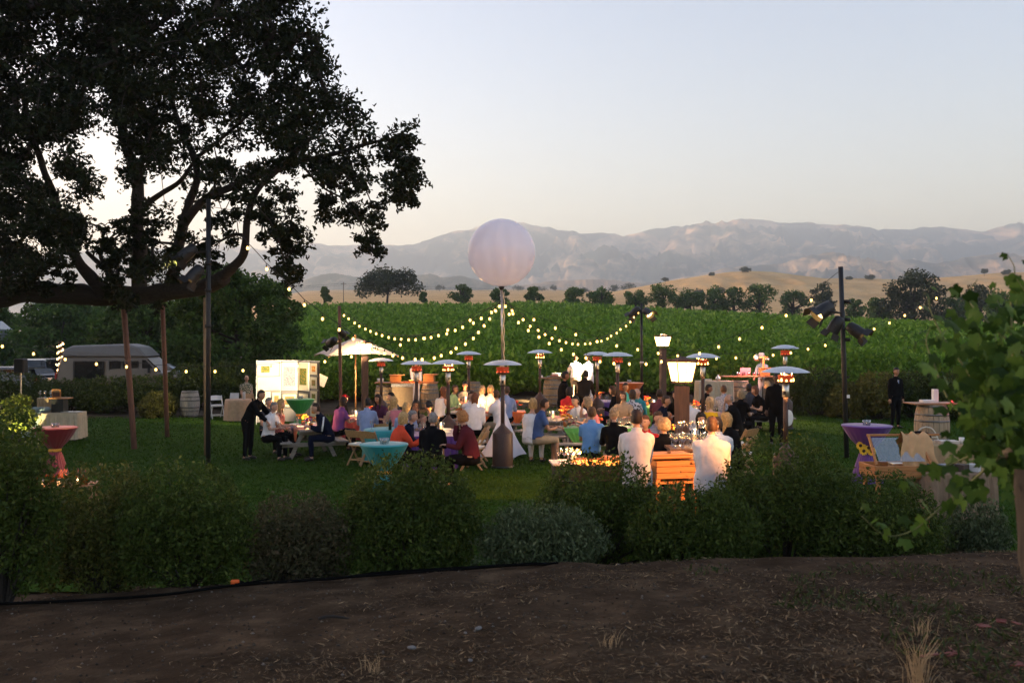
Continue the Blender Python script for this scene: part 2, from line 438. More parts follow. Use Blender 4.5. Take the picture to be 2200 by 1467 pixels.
def oak():
    t = thing('oak_tree', 'huge dark spreading oak arching over the left of the lawn', 'tree', (-16.2, 25.5, -.25))
    base = Vector(t.location)
    b = MB()
    limbs = [
        ([(-330, 1010, 25.5), (-320, 860, 25.5), (-250, 730, 25.4), (-130, 690, 25.3), (-100, 640, 25.2)], .85, .45, 14),
        ([(-200, 690, 25.3), (-90, 648, 25.2), (40, 632, 25), (160, 634, 24.8), (250, 634, 24.6), (340, 630, 24.2), (420, 620, 23.8), (462, 606, 23.4), (478, 596, 23.2)], .36, .19, 12),
        ([(440, 612, 23.5), (480, 590, 23.2), (514, 562, 22.9), (528, 520, 22.6), (532, 470, 22.4), (548, 420, 22.2), (600, 360, 22), (660, 300, 22), (700, 240, 22)], .145, .04, 9),
        ([(230, 630, 24.6), (190, 595, 24.3), (158, 550, 24), (135, 490, 23.6), (112, 400, 23), (70, 300, 22.4), (40, 180, 22)], .19, .05, 9),
        ([(262, 622, 24.6), (236, 590, 24.2), (205, 560, 24), (185, 540, 23.8)], .11, .05, 7),
        ([(262, 610, 24.6), (240, 585, 25), (215, 552, 25.3), (226, 524, 25.5), (245, 516, 25.6)], .09, .03, 7),
        ([(300, 630, 24.5), (298, 540, 24.4), (292, 450, 24.3), (293, 390, 24.3), (274, 320, 24.3), (252, 210, 24.4), (235, 60, 24.5), (225, -120, 24.5)], .21, .08, 10),
        ([(365, 625, 24.1), (380, 560, 23.9), (388, 500, 23.8), (404, 440, 23.8), (425, 375, 23.8), (398, 300, 24), (370, 220, 24.3), (380, 90, 24.8)], .17, .05, 9),
        ([(390, 485, 23.8), (440, 428, 23.4), (520, 392, 23), (590, 364, 22.6), (680, 340, 22.2), (760, 316, 22), (850, 300, 21.8)], .12, .035, 8),
        ([(308, 445, 24.3), (350, 415, 24.2), (388, 388, 24.1), (430, 335, 24), (520, 260, 23.6), (600, 160, 23.5)], .085, .03, 7),
        ([(470, 520, 23), (500, 505, 23), (528, 505, 22.6)], .03, .05, 6),
        ([(-260, 735, 25.4), (-220, 560, 25.6), (-150, 380, 26), (-60, 200, 26.5), (40, 20, 27)], .5, .12, 10),
        ([(60, 632, 25), (70, 600, 24.2), (90, 570, 23.6), (60, 540, 23), (10, 520, 22.6)], .12, .04, 7),
        ([(700, 395, 22), (735, 400, 21.8), (780, 385, 21.6)], .03, .015, 5),
        ([(640, 345, 22.2), (690, 400, 21.9), (740, 430, 21.8), (775, 480, 21.7), (800, 540, 21.6)], .035, .012, 5)]
    pts = []
    for P, r0, r1, n in limbs:
        c = curve([at(*q)-base for q in P], 5*len(P))
        c = [p+Vector((noise.noise(p*1.3), noise.noise(p*1.3+Vector((7, 0, 0))), noise.noise(p*1.3+Vector((0, 9, 0)))))*min(.10, r0*.5) for p in c]
        k = len(c); rr = [r0+(r1-r0)*(i/(k-1))**.8 for i in range(k)]
        rr = [r*(1+.18*noise.noise(p*2.5)) for r, p in zip(rr, c)]
        b.tube(c, rr, n); pts += [(p, r) for p, r in zip(c, rr) if P is not limbs[0][0] or p.x > 2]
    poly = [(-380, -330), (610, -330), (652, -120), (684, 10), (676, 70), (704, 130), (728, 185), (766, 232), (800, 268), (868, 274), (905, 345), (893, 430), (868, 430), (846, 400), (818, 470), (824, 548), (772, 550), (762, 505), (735, 470), (712, 500), (700, 470),
            (686, 500), (668, 540), (650, 590), (612, 612), (590, 560), (560, 470), (520, 500), (470, 545), (410, 520), (360, 600), (300, 600), (262, 480), (230, 450), (180, 500), (150, 560), (90, 560), (60, 615), (-60, 640), (-380, 660)]
    gaps = [(230, 338, 36, 62), (93, 352, 24, 36), (146, 400, 26, 16), (345, 405, 44, 36), (538, 278, 17, 14), (515, 342, 24, 14), (222, 262, 12, 24), (204, 195, 14, 16), (200, 448, 45, 20), (232, 500, 40, 14),
            (663, 448, 26, 22), (723, 425, 18, 12), (417, 470, 26, 24), (480, 440, 22, 18), (487, 495, 22, 18), (450, 268, 14, 10), (480, 215, 12, 8), (60, 230, 18, 9), (30, 310, 14, 10), (165, 45, 10, 10), (405, 30, 8, 14),
            (560, 320, 14, 10), (640, 390, 16, 12), (330, 480, 20, 22), (270, 440, 20, 26), (90, 520, 16, 12), (460, 330, 18, 12), (590, 440, 14, 14), (170, 300, 10, 14), (390, 250, 9, 7)]
    def inside(x, y):
        c = False; j = len(poly)-1
        for i in range(len(poly)):
            (xi, yi), (xj, yj) = poly[i], poly[j]
            if (yi > y) != (yj > y) and x < (xj-xi)*(y-yi)/(yj-yi)+xi: c = not c
            j = i
        return c
    C = []; rr_ = random.Random(11)
    while len(C) < 3000:
        x = rr_.uniform(-380, 910); y = rr_.uniform(-330, 660)
        if not inside(x, y): continue
        if any(((x-a)/(w+10))**2+((y-b_)/(h+10))**2 < 1 for a, b_, w, h in gaps): continue
        low = min(1, max(0, (y-300)/120)) if x > 180 else min(1, max(0, (y-400)/120))
        if rr_.random() < (.52 if x > 330 else .2)*low: continue
        if x > 640 and rr_.random() < .22: continue
        D = rr_.uniform(20.3, 23.6) if x > 560 else rr_.uniform(19.8, 28.5)
        C.append((at(x, y, D)-base, .22 if (y > 300 and x > 380) else .30))
    for (x0, x1, y0, y1, k) in ((0, 150, 540, 640, 26), (230, 340, 470, 660, 60), (340, 470, 500, 600, 24), (60, 240, 460, 600, 26), (590, 650, 500, 610, 26), (560, 640, 420, 520, 26), (765, 822, 440, 550, 26), (690, 760, 360, 470, 30), (840, 900, 330, 440, 26), (460, 560, 400, 520, 26)):
        for _ in range(int(k*.6)): C.append((at(rr_.uniform(x0, x1), rr_.uniform(y0, y1), rr_.uniform(21.5, 24.2))-base, .15))
    LP = []; tw = MB(); lp = np.array([tuple(p) for p, r in pts])
    # twigs grow from the limbs to the nearest tufts, then on from tuft to tuft
    CC = np.array([tuple(c) for c, r in C]); dl = np.linalg.norm(CC[:, None]-lp[None], axis=2); near = dl.min(1); src = -1-dl.argmin(1); done = np.zeros(len(CC), bool); order = []
    for _ in range(len(CC)):
        i = int(np.argmin(np.where(done, 1e9, near))); done[i] = True; order.append(i)
        d2 = np.linalg.norm(CC-CC[i], axis=1)*1.12; k2 = (d2 < near) & ~done; near[k2] = d2[k2]; src[k2] = i
    load = np.ones(len(CC))
    for i in reversed(order):
        if src[i] >= 0: load[src[i]] += load[i]
    for i in order:
        c = Vector(CC[i]); q = Vector(CC[src[i]]) if src[i] >= 0 else Vector(lp[-1-src[i]]); L = (c-q).length
        if L > 3: continue
        mid = (q+c)/2+Vector((rr_.uniform(-.12, .12), rr_.uniform(-.12, .12), rr_.uniform(-.05, .22)))*min(L, 1)
        r_ = min(.07, .006*load[i]**.5+.003); tw.tube([q, q.lerp(mid, .6), mid.lerp(c, .4), c], [r_*1.15, r_, r_*.9, r_*.7], 4, 0, False)
    for c, r in C:
        wx = (c+base).x/(c+base).y*F+CX; n = 66 if wx < 330 else 50 if wx < 600 else 40
        LP.append(blob_points(n, c, (r*1.25, r*1.1, r*.8), .25))
        # a drooping or outgoing sprig
        dv = Vector((rr_.uniform(-1, 1), rr_.uniform(-1, 1), rr_.uniform(-1.1, .5))).normalized()*r*1.7
        for dv in (dv, Vector((rr_.uniform(-1, 1), rr_.uniform(-1, 1), rr_.uniform(-1.3, .2))).normalized()*r*2.0):
            u = rng.random(11)[:, None]
            LP.append(np.array(c)+np.array(dv)*u+rng.normal(size=(11, 3))*.035)
    LP = np.concatenate(LP)
    LP = LP[LP[:, 1] > -6.2]
    V, Fc = leaves(LP, (.085+.09*rng.random(len(LP))), .5, fold=.35)
    b.obj('limb', m_bark, t, True)
    tw.obj('twigs', m_bark, t)
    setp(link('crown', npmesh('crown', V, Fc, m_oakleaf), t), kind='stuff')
oak()

def tree(name, label, px, ytop, ybase, hw, D, m, group, kind='round', n=900, ls=.25, seed=0, tr=.08, zbase=None, trunkfrac=.22):
    rr = random.Random(seed*13+5); n = int(n*1.9)
    zt = at(px, ytop, D).z; zb = at(px, ybase, D).z; x = at(px, 0, D).x
    H = zt-zb; W = hw/F*D
    t = thing(name, label, 'tree', (x, D, zb), 0, group)
    b = MB(); gb = g(x, D)-zb-.2
    lean = rr.uniform(-.15, .15)*W
    top = Vector((lean, 0, H*.55))
    b.tube(curve([(0, 0, min(gb, 0)), (lean*.3, 0, H*.2), top, (lean*1.2, .1, H*.8)], 8), [tr*H, tr*H*.85, tr*H*.8, tr*H*.7, tr*H*.6, tr*H*.5, tr*H*.4, tr*H*.3, tr*H*.15], 7)
    cl = []
    K = 22 if kind == 'round' else 30
    if n > 9000: K = 54
    for i in range(K):
        th = rr.uniform(0, 6.28); e = rr.random()
        if kind == 'cone':
            z = trunkfrac*H+(1-trunkfrac)*H*.92*e; rad = W*(1-.72*e**1.4)*math.sqrt(rr.random())*.95
        elif kind == 'spread':
            z = H*(.42+.46*e); rad = W*.92*math.sqrt(rr.random())*(1-.55*max(0, (e-.45)/.55)**2)
            if rad > W*.6: z -= H*.14*rr.random()
        elif n > 9000:
            e = (i+.5)/K; z = trunkfrac*H+(1-trunkfrac)*H*.90*e; rad = W*rr.uniform(.35, .84)*math.sqrt(max(.05, 1-(2*e*.92-.85)**2)) if e > .42 else W*rr.uniform(.5, .86)
        else:
            z = trunkfrac*H+(1-trunkfrac)*H*.88*e; rad = W*.85*math.sqrt(rr.random())*math.sin(math.pi*(.18+.70*e))**.7
        c = Vector((rad*math.cos(th)+lean, rad*math.sin(th), z)); cl.append(c)
        if i % 3 == 0: b.tube([(lean*.4, 0, min(z*.7, H*.45)), (c.x*.6, c.y*.6, z*.85), c], [tr*H*.4, tr*H*.25, tr*H*.1], 5)
    P = []; r0 = max(W*(.36 if n < 9000 else .25), .25)
    for c in cl:
        k = rr.uniform(.7, 1.2)
        P.append(blob_points(int(n/K), c, (r0*k, r0*k, r0*k*.8), .3))
    V, Fc = leaves(np.concatenate(P), ls*(.7+.6*rng.random(sum(len(p) for p in P))), .6)
    b.obj('trunk', m_bark, t, True)
    setp(link('crown', npmesh('crown', V, Fc, m), t), kind='stuff')
    return t
row = [(697, 616, 649, 12), (912, 627, 648, 9), (994, 613, 650, 22), (1073, 620, 652, 21), (1149, 618, 653, 18), (1228, 621, 658, 26), (1293, 617, 660, 28), (1365, 620, 664, 25), (1428, 612, 672, 32), (1482, 618, 676, 29),
       (1531, 614, 680, 26), (1577, 618, 684, 24), (1632, 609, 688, 36), (1701, 624, 693, 30)]
rowl = ['small pointed tree alone at the left end of the field edge, by the power pole', 'smallest dark bushy tree just right of the big spreading oak', 'scruffy round tree at the field edge left of the white balloon',
        'round tree at the field edge straight below the white balloon', 'first small tree right of the balloon at the vineyard edge', 'second tree right of the balloon, low and wide', 'third tree right of the balloon, taller and round',
        'tree at the vineyard edge behind the slim pole with two spotlights', 'broad tree that starts the close row at the vineyard edge', 'second tree of the close row at the vineyard edge', 'third tree of the close row, with a peaked top',
        'fourth and narrowest tree of the close row', 'tallest fullest tree of the close row at the vineyard edge', 'last rounded tree of the close row, before the black lighting pole']
for i, (a_, b_, c_, w_) in enumerate(row):
    tree('field_tree', rowl[i], a_, b_-1, c_+5, w_*1.2, 172, m_far, 'trees along the vineyard edge', 'cone' if i in (0, 10) else 'round', 1100, .42, i)
tree('oak_tree', 'wide old oak standing alone on the golden field left of the balloon', 831, 581, 650, 66, 180, m_faroak, 'field oaks', 'spread', 2600, .5, 31, .045)
tree('oak_tree', 'massive round oak beyond the vineyard right of the black lighting pole', 1962, 581, 700, 74, 150, m_faroak, 'field oaks', 'round', 3000, .48, 32, .05, None, .12)
tree('oak_tree', 'loose grey-green oak at the right edge of the field', 2105, 602, 700, 58, 165, m_faroak, 'field oaks', 'round', 2000, .5, 33, .05, None, .1)
tree('oak_tree', 'round bushy oak showing just left of the black lighting pole top', 1768, 600, 694, 30, 190, m_faroak, 'field oaks', 'round', 1100, .5, 34, .05, None, .1)
tree('field_tree', 'low dark tree just right of the black lighting pole', 1832, 640, 702, 26, 160, m_far, 'trees along the vineyard edge', 'round', 900, .42, 35)
tree('field_tree', 'low wide tree leaning against the left side of the massive oak', 1893, 636, 702, 34, 155, m_far, 'trees along the vineyard edge', 'round', 1100, .42, 36)
tree('field_tree', 'green tree between the two right-hand oaks of the field', 2056, 636, 702, 42, 150, m_far, 'trees along the vineyard edge', 'round', 1300, .42, 37)
tree('field_tree', 'pale green tree behind the grapevine at the right edge', 2165, 620, 705, 45, 140, m_far, 'trees along the vineyard edge', 'round', 1300, .42, 38)
# far scrub on the pasture and hill crests
FS = ['far scrub hidden behind the left side of the wide old oak', 'far scrub touching the right side of the wide old oak', 'dark round far bush right of the wide old oak', 'far scrub just right of the balloon pole', 'wide strip of far scrub right of the balloon', 'small far bush above the wide strip right of the balloon',
      'dark far bush above the third tree right of the balloon', 'biggest far bush, above the tree by the slim pole', 'small far scrub between the second and third trees right of the balloon', 'leftmost bush on the golden hill crest', 'biggest bush on the top of the golden hill', 'small bush left of the top of the golden hill',
      'bush on the golden hill crest just left of the massive oak', 'small bush on the golden hill crest above the black pole', 'small bush on the golden hill crest right of the massive oak', 'last bush on the golden hill crest at the right', 'scrub at the foot of the golden hill above the close row', 'wider scrub at the foot of the golden hill, farther right']
for i, (px, yt, yb, hw, D) in enumerate([(790, 616, 624, 24, 900), (898, 613, 622, 15, 820), (945, 613, 622, 12, 820), (1112, 615, 622, 14, 860), (1165, 616, 624, 18, 860), (1190, 613, 622, 10, 860), (1320, 613, 626, 13, 700), (1352, 609, 627, 20, 640), (1258, 618, 628, 12, 700),
                                 (1430, 597, 603, 8, 545), (1600, 575, 583, 13, 552), (1530, 586, 592, 7, 552), (1870, 592, 599, 14, 548), (1825, 595, 599, 9, 548), (2115, 578, 586, 8, 552), (2160, 580, 588, 12, 552), (1500, 622, 632, 12, 400), (1545, 618, 630, 16, 380)]):
    tree('distant_tree', FS[i], px, yt, yb, hw, D, m_faroak, 'far scrub on the pasture' if not 9 <= i <= 15 else 'bushes on the golden hill crest', 'round', 260, .9 if D > 500 else .7, 50+i, .06, None, .05)
# trees behind the left of the lawn
def big_tree(label, px, ytop, ybase, hw, D, n, seed, m=m_maple, ls=.2):
    return tree('broad_tree', label, px, ytop, ybase, hw, D, m, 'trees by the car park', 'round', n, ls, seed, .035, None, .12)
big_tree('leafy green tree with a pale trunk behind the black lighting pole', 512, 568, 815, 150, 43, 13000, 61, m_maple, .2)
big_tree('broad tree in shade above the beige van', 310, 632, 815, 125, 52, 8000, 62, m_maple, .26)
big_tree('pale green tree at the left, behind the dark car', 130, 638, 815, 130, 66, 8000, 63, m_maple, .3)
big_tree('shadowy tree at the left edge behind the white camper', -40, 640, 815, 110, 70, 7000, 64, m_maple, .3)
big_tree('wide tree closing the gap behind the beige van', 215, 655, 815, 130, 78, 7000, 65, m_maple, .34)
big_tree('dark tree between the broad tree and the leafy one with the pale trunk', 415, 625, 815, 90, 60, 6500, 66, m_maple, .28)

# shrubs ------------------------------------------------------------
def shrub(name, label, px, hw, ytop, ybase, D, m, group, n, ls, seed, depth=None, K=22, up=.4, stem=True, loose=.75):
    rr = random.Random(seed); n = int(n*2.5)
    x = at(px, 0, D).x; zg = g(x, D); zb = min(at(px, ybase, D).z, zg+.1); zt = at(px, ytop, D).z; W = hw/F*D*1.14; dp = depth or W*.62
    t = thing(name, label, 'shrub', (x, D, zg), 0, group)
    H = zt-zg; b = MB(); P = []; cl = []
    K = int(K*1.5)
    for i in range(K):
        th = i*2.39996+rr.uniform(-.3, .3); el = math.asin(min(1, max(0, ((i+.5)/K)**.9+rr.uniform(-.08, .08)))); q = rr.uniform(.60, .80)
        if i % 6 == 0: q *= .5
        cl.append(Vector((W*q*math.cos(el)**.7*math.cos(th), dp*q*math.cos(el)**.7*math.sin(th), H*(.16+q*.80*math.sin(el)**1.05))))
    for c in cl:
        b.tube([(c.x*.15, c.y*.15, -.05), (c.x*.5, c.y*.5, c.z*.5), c], [.018, .012, .005], 4)
        r_ = rr.uniform(.62, 1.2)
        P.append(blob_points(int(n/K*r_*r_), c, (W*.30*r_, dp*.30*r_, H*.21*r_), loose*.7))
    P = np.concatenate(P)
    # sprigs that stand proud of the outline
    k = n//14
    th = rng.random(k)*6.28; q = rng.random(k)
    zz = H*(.40+.58*q); sq = np.sqrt(np.maximum(.03, 1-((zz/H-.2)/.82)**2))*(.85+.2*rng.random(k))
    sp = np.stack([W*sq*np.cos(th)*1.02, dp*sq*np.sin(th)*1.02, zz*1.04], 1)
    sp = np.repeat(sp, 3, 0)+rng.normal(size=(k*3, 3))*np.array([.02, .02, .05])
    P = np.concatenate([P, sp]); P = P[P[:, 2] > .02]
    V, Fc = leaves(P, ls*(.45+1.0*rng.random(len(P))**1.5), .42, up=up)
    if stem: b.obj('stems', m_bark, t)
    setp(link('foliage', npmesh('foliage', V, Fc, m), t), kind='stuff')
    return t
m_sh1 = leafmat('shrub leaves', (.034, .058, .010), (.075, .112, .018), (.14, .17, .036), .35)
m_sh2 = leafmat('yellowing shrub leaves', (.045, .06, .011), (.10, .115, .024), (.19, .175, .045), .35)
m_sh3 = leafmat('grey lavender leaves', (.05, .072, .03), (.105, .135, .06), (.18, .20, .10), .25)
m_sh4 = leafmat('brownish shrub leaves', (.045, .05, .02), (.095, .085, .04), (.17, .12, .07), .3)
front = [
 ('shrub', 'tall dark shrub filling the left edge of the foreground', 5, 112, 888, 1290, 8.9, m_sh1, 9000),
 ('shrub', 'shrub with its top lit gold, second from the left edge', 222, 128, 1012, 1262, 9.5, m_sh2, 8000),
 ('shrub', 'big dark round shrub in front of the left black lighting pole', 395, 140, 1010, 1258, 9.3, m_sh1, 10000),
 ('shrub', 'low brownish loose shrub between two rounder green ones', 640, 120, 1074, 1225, 9.7, m_sh4, 6500),
 ('shrub', 'neat rounded shrub hiding the foot of the turquoise cocktail table', 882, 146, 990, 1208, 9.9, m_sh1, 11000),
 ('lavender_bush', 'grey-green lavender bush, lowest of the foreground row', 1165, 130, 1096, 1204, 9.7, m_sh3, 8000),
 ('shrub', 'dark shrub behind the lavender with firelight showing through it', 1290, 132, 986, 1180, 10.6, m_sh1, 7000),
 ('shrub', 'low mounded shrub right in front of the two cooks in white', 1495, 130, 1052, 1190, 9.9, m_sh1, 9000),
 ('shrub', 'tallest shrub of the right group, beside the heavier cook', 1685, 148, 950, 1175, 10.5, m_sh1, 10000),
 ('shrub', 'wide dark shrub in front of the wooden food case', 1872, 148, 1026, 1170, 10.2, m_sh1, 9500),
 ('shrub', 'small shrub beneath the grapevine at the right', 2095, 70, 1078, 1162, 10.6, m_sh3, 3500)]
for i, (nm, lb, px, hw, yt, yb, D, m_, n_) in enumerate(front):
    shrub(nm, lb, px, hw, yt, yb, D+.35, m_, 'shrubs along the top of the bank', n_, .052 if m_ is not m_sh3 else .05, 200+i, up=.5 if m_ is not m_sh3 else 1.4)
m_hedge = leafmat('hedge leaves', (.026, .045, .009), (.055, .08, .014), (.09, .115, .024), .3)
m_hedge2 = leafmat('olive hedge leaves', (.075, .08, .015), (.125, .125, .026), (.18, .165, .04), .3)
back = [
 ('clipped dark hedge shrub at the left edge behind the buffet table', 20, 90, 800, 890, 37, m_hedge), ('hedge shrub right behind the tall glass racks', 150, 80, 816, 893, 36.5, m_hedge),
 ('hedge shrub below the rear of the beige van', 235, 70, 812, 893, 36, m_hedge), ('hedge shrub below the middle of the beige van', 320, 62, 810, 890, 36, m_hedge),
 ('small yellowish shrub at the lawn edge left of the wine barrel', 342, 36, 846, 890, 34, m_hedge2), ('hedge shrub behind the upright wine barrel', 415, 60, 784, 880, 37, m_hedge),
 ('hedge shrub behind the seated man with the art prints', 500, 60, 780, 880, 37, m_hedge), ('dark shrub under the leafy tree behind the print panels', 600, 70, 770, 876, 38.5, m_hedge),
 ('broad hedge shrub behind the domed heater at the right', 1757, 66, 796, 893, 32, m_hedge), ('low golden shrub between two taller hedge shrubs at the right', 1815, 36, 828, 893, 31, m_hedge2),
 ('hedge shrub left of the man in the black suit', 1885, 48, 804, 908, 30.5, m_hedge2), ('hedge shrub right behind the man in the black suit', 1965, 62, 800, 908, 31, m_hedge),
 ('hedge shrub behind the grapevine at the right edge', 2075, 70, 802, 915, 30, m_hedge)]
for i, (lb, px, hw, yt, yb, D, m_) in enumerate(back):
    shrub('hedge_shrub', lb, px, hw, yt, yb, D, m_, 'hedge shrubs round the lawn', 3800, .12, 300+i, K=18, depth=1.0, loose=.6)
# dark undergrowth at the foot of the vineyard
VR = ['first vine row where it starts behind the print panels and the thin rusty pole', 'first vine row behind the pole of the white umbrella', 'first vine row behind the left barrel of the left bar', 'first vine row behind the right barrel of the left bar', 'first vine row behind the far heater left of the balloon',
      'first vine row just left of the middle barrel', 'first vine row behind the two brightly lit cooks', 'first vine row behind the orange cocktail table', 'first vine row behind the two square lamp posts', 'first vine row behind the cream buffet table and right barrel']
for i, px in enumerate(range(690, 1640, 95)):
    shrub('vine_row_end', VR[i], px, 62, 792+8*math.sin(i*1.7), 880, 38.5, leafmat('vine leaves', 0, 0), 'vines of the first row', 3200, .17, 400+i, depth=1.0, K=14, loose=.5, up=.6)
# ------------------------------------------------------------------ wood, metal, cloth
m_grey = wood('weathered grey wood', (.22, .19, .155), (.36, .315, .26), 3, 'X', .8)
m_greyy = wood('weathered grey wood lengthwise', (.22, .19, .155), (.36, .315, .26), 3, 'Y', .8)
m_chair = wood('varnished beech', (.36, .20, .08), (.5, .30, .135), 3, 'Z', .45)
m_pad = mat('ivory seat pad', (.72, .68, .6), .6, var=.05)
m_post = wood('brown stained post', (.055, .028, .018), (.11, .055, .034), 3, 'Z', .7)
m_redpost = wood('reddish prop post', (.10, .045, .03), (.17, .08, .055), 3, 'Z', .8)
m_black = mat('matt black metal', (.012, .012, .013), .5, var=.2)
m_steel = mat('brushed steel', (.55, .53, .5), .35, 1, var=.1, scale=20)
m_dish = mat('aluminium reflector', (.62, .62, .64), .38, .75, var=.06, scale=10)
m_brown = mat('brown hammered paint', (.062, .034, .024), .5, .2, var=.25, scale=60, bump=.25)
m_stave = wood('oak barrel staves', (.20, .135, .075), (.36, .25, .145), 3, 'Z', .7)
m_hoop = mat('galvanised hoop', (.20, .19, .18), .5, .8, var=.25)
m_glass = None
def glassmat():
    m = bpy.data.materials.new('clear glass'); m.use_nodes = True
    n = m.node_tree.nodes; l = m.node_tree.links; n.remove(n['Principled BSDF'])
    tr = n.new('ShaderNodeBsdfTransparent'); tr.inputs[0].default_value = (.90, .91, .9, 1)
    gl = n.new('ShaderNodeBsdfGlossy'); gl.inputs[1].default_value = .06
    lw = n.new('ShaderNodeLayerWeight'); lw.inputs[0].default_value = .35
    mp = n.new('ShaderNodeMapRange'); mp.inputs[3].default_value = .10; mp.inputs[4].default_value = .85
    mx = n.new('ShaderNodeMixShader')
    l.new(lw.outputs[1], mp.inputs[0]); l.new(mp.outputs[0], mx.inputs[0]); l.new(tr.outputs[0], mx.inputs[1]); l.new(gl.outputs[0], mx.inputs[2]); l.new(mx.outputs[0], n['Material Output'].inputs[0])
    return m
m_glass = glassmat()
m_bulb = glow('lit bulb', (1, .50, .115), .95)
m_socket = mat('black socket rubber', (.015, .013, .012), .6, var=0)
m_candle = glow('candle flame', (1, .62, .25), 14)
m_wax = mat('glowing wax', (.8, .62, .4), .5, var=0, emit=(1, .5, .18), es=.5)
m_amber = glow('amber spotlight lens', (1, .55, .16), 1.2)
m_white = mat('white paint', (.75, .74, .72), .5, var=.04)

# ------------------------------------------------------------------ posts and lights
def post(name, label, cat, top, foot, r, m, square=False, group=None):
    """a post from foot to top, both points in the world"""
    t = thing(name, label, cat, foot, 0, group); d = Vector(top)-Vector(foot); b = MB()
    if square: b.bar((0, 0, -.25), d, r*2, r*2, 0, (0, 1, 0)); b.obj('shaft', m, t, bevel=.008)
    else: b.tube([(0, 0, -.25), d*.5, d], [r, r, r*.96], 10); b.obj('shaft', m, t, True)
    return t
def cap_plate(t, top, w, m):
    b = MB(); b.box(Vector(top)-Vector(t.location)+Vector((0, 0, .012)), (w, w, .03)); b.obj('cap', m, t)
p = on(290, 24.4); q = post('prop_post', 'rusty brown post propping the oak limb, the nearer of two', 'post', at(264, 640, 24.6), p, .075, m_redpost, False, 'posts under the oak limb'); cap_plate(q, at(264, 640, 24.6), .22, m_redpost)
p = on(360, 27.4); q = post('prop_post', 'thinner rusty brown post under the oak limb, farther right', 'post', at(349, 655, 26.4), p, .065, m_redpost, False, 'posts under the oak limb'); cap_plate(q, at(349, 655, 26.4), .2, m_redpost)

def par_can(label, pos, target, group, size=.2, energy=0, color=(1, .7, .38), cone=28, yoke_to=None, lens=m_amber):
    """black stage lantern: can, flared hood, yoke, lens; the lamp inside lights what it points at"""
    t = thing('spotlight', label, 'spotlight', pos, 0, group)
    d = (Vector(target)-Vector(pos)).normalized(); Q = d.to_track_quat('Z', 'Y').to_matrix()
    def tr(b): b.v = [tuple(Q @ Vector(v)) for v in b.v]; return b
    b = MB(); b.lathe([(size*.35, -size*1.25), (size*.62, -size*1.05), (size*.75, -size*.2), (size*.78, size*.9)], 16); b.lathe([(.001, -size*1.26), (size*.36, -size*1.25)], 16)
    tr(b).obj('can', m_black, t, True)
    b = MB(); b.lathe([(size*.7, size*.35), (size*.001, size*.36)], 16); tr(b).obj('lens', lens, t)
    b = MB()
    for k in range(4):
        th = math.pi/4+k*math.pi/2
        c = Vector((math.cos(th)*size*.95, math.sin(th)*size*.95, size*1.25))
        b.box(c, (.012, size*1.1, size*.8), 0, Matrix.Rotation(th, 3, 'Z') @ Matrix.Rotation(.35, 3, 'Y'))
    tr(b).obj('barn_door', m_black, t)
    b = MB()
    yk = (Vector(yoke_to)-Vector(pos)) if yoke_to is not None else Vector((0, 0, size*1.6))
    for s_ in (-1, 1):
        e = Q @ Vector((s_*size*.82, 0, 0)); b.tube([e, e*.9+yk*.55, yk], .014, 5)
    b.tube([yk*.6, yk], .022, 6)
    b.obj('yoke', m_black, t)
    if energy:
        L = bpy.data.lights.new('spotlight_lamp', 'SPOT'); L.energy = energy; L.color = color; L.spot_size = R(cone); L.spot_blend = .6; L.shadow_soft_size = size*.5
        o = bpy.data.objects.new('spotlight_lamp', L); COL.objects.link(o); o.parent = t
        o.location = d*size*1.0; o.rotation_euler = d.to_track_quat('-Z', 'Y').to_euler()
    return t
GP = 'black spotlights on the lighting poles'
def ring_clamps(t, hs, r, m):
    for h in hs:
        b = MB(); b.lathe([(r, h-.04), (r*1.5, h-.04), (r*1.5, h+.04), (r, h+.04)], 10); b.obj('clamp', m, t, True)
# left pole with its two lanterns
D0 = 20.8; pl = on(447, D0)
q = post('lighting_pole', 'tall black lighting pole in front of the oak', 'lighting pole', at(448, 428, D0), pl, .055, m_black, False, 'lighting poles')
ring_clamps(q, [3.2, 4.0, 4.6], .05, m_black)
par_can('upper black spotlight on the tall pole before the oak', at(402, 545, D0-.2), at(-60, 940, 19.6), GP, .19, 160, (1, .72, .36), 40, at(447, 540, D0))
par_can('lower black spotlight on the tall pole before the oak', at(418, 590, D0-.2), at(60, 1010, 19.0), GP, .19, 110, (1, .8, .3), 34, at(447, 588, D0))
q = post('lighting_pole', 'slim pale post lit warm, right behind the tall black pole', 'post', at(439, 640, 23.2), on(441, 23.2), .03, wood('pale lit post', (.16, .10, .05), (.26, .18, .09), 3, 'Z'), False, 'lighting poles')
# right pole
D1 = 20.8; pr_ = on(1820, D1)
q = post('lighting_pole', 'black lighting pole leaning slightly, beside the purple cocktail table', 'lighting pole', at(1806, 573, D1), pr_, .055, m_black, False, 'lighting poles')
ring_clamps(q, [2.65, 3.1, 3.5], .05, m_black)
b = MB(); b.lathe([(.057, 1.35), (.059, 1.35), (.059, 1.42), (.057, 1.42)], 10); b.obj('label_band', m_white, q)
STN = at(1450, 985, 13.3)
par_can('biggest black spotlight, left of the right-hand lighting pole', at(1768, 668, D1-.3), at(1380, 940, 19.0), GP, .215, 170, (1, .58, .25), 36, at(1804, 672, D1))
par_can('black spotlight clamped tight against the right-hand lighting pole', at(1795, 700, D1-.35), at(1640, 960, 21), GP, .18, 80, (1, .7, .35), 30, at(1810, 690, D1))
par_can('black spotlight facing right on the right-hand lighting pole', at(1840, 711, D1-.2), at(2120, 900, 19.2), GP, .18, 120, (1, .58, .26), 40, at(1812, 706, D1))
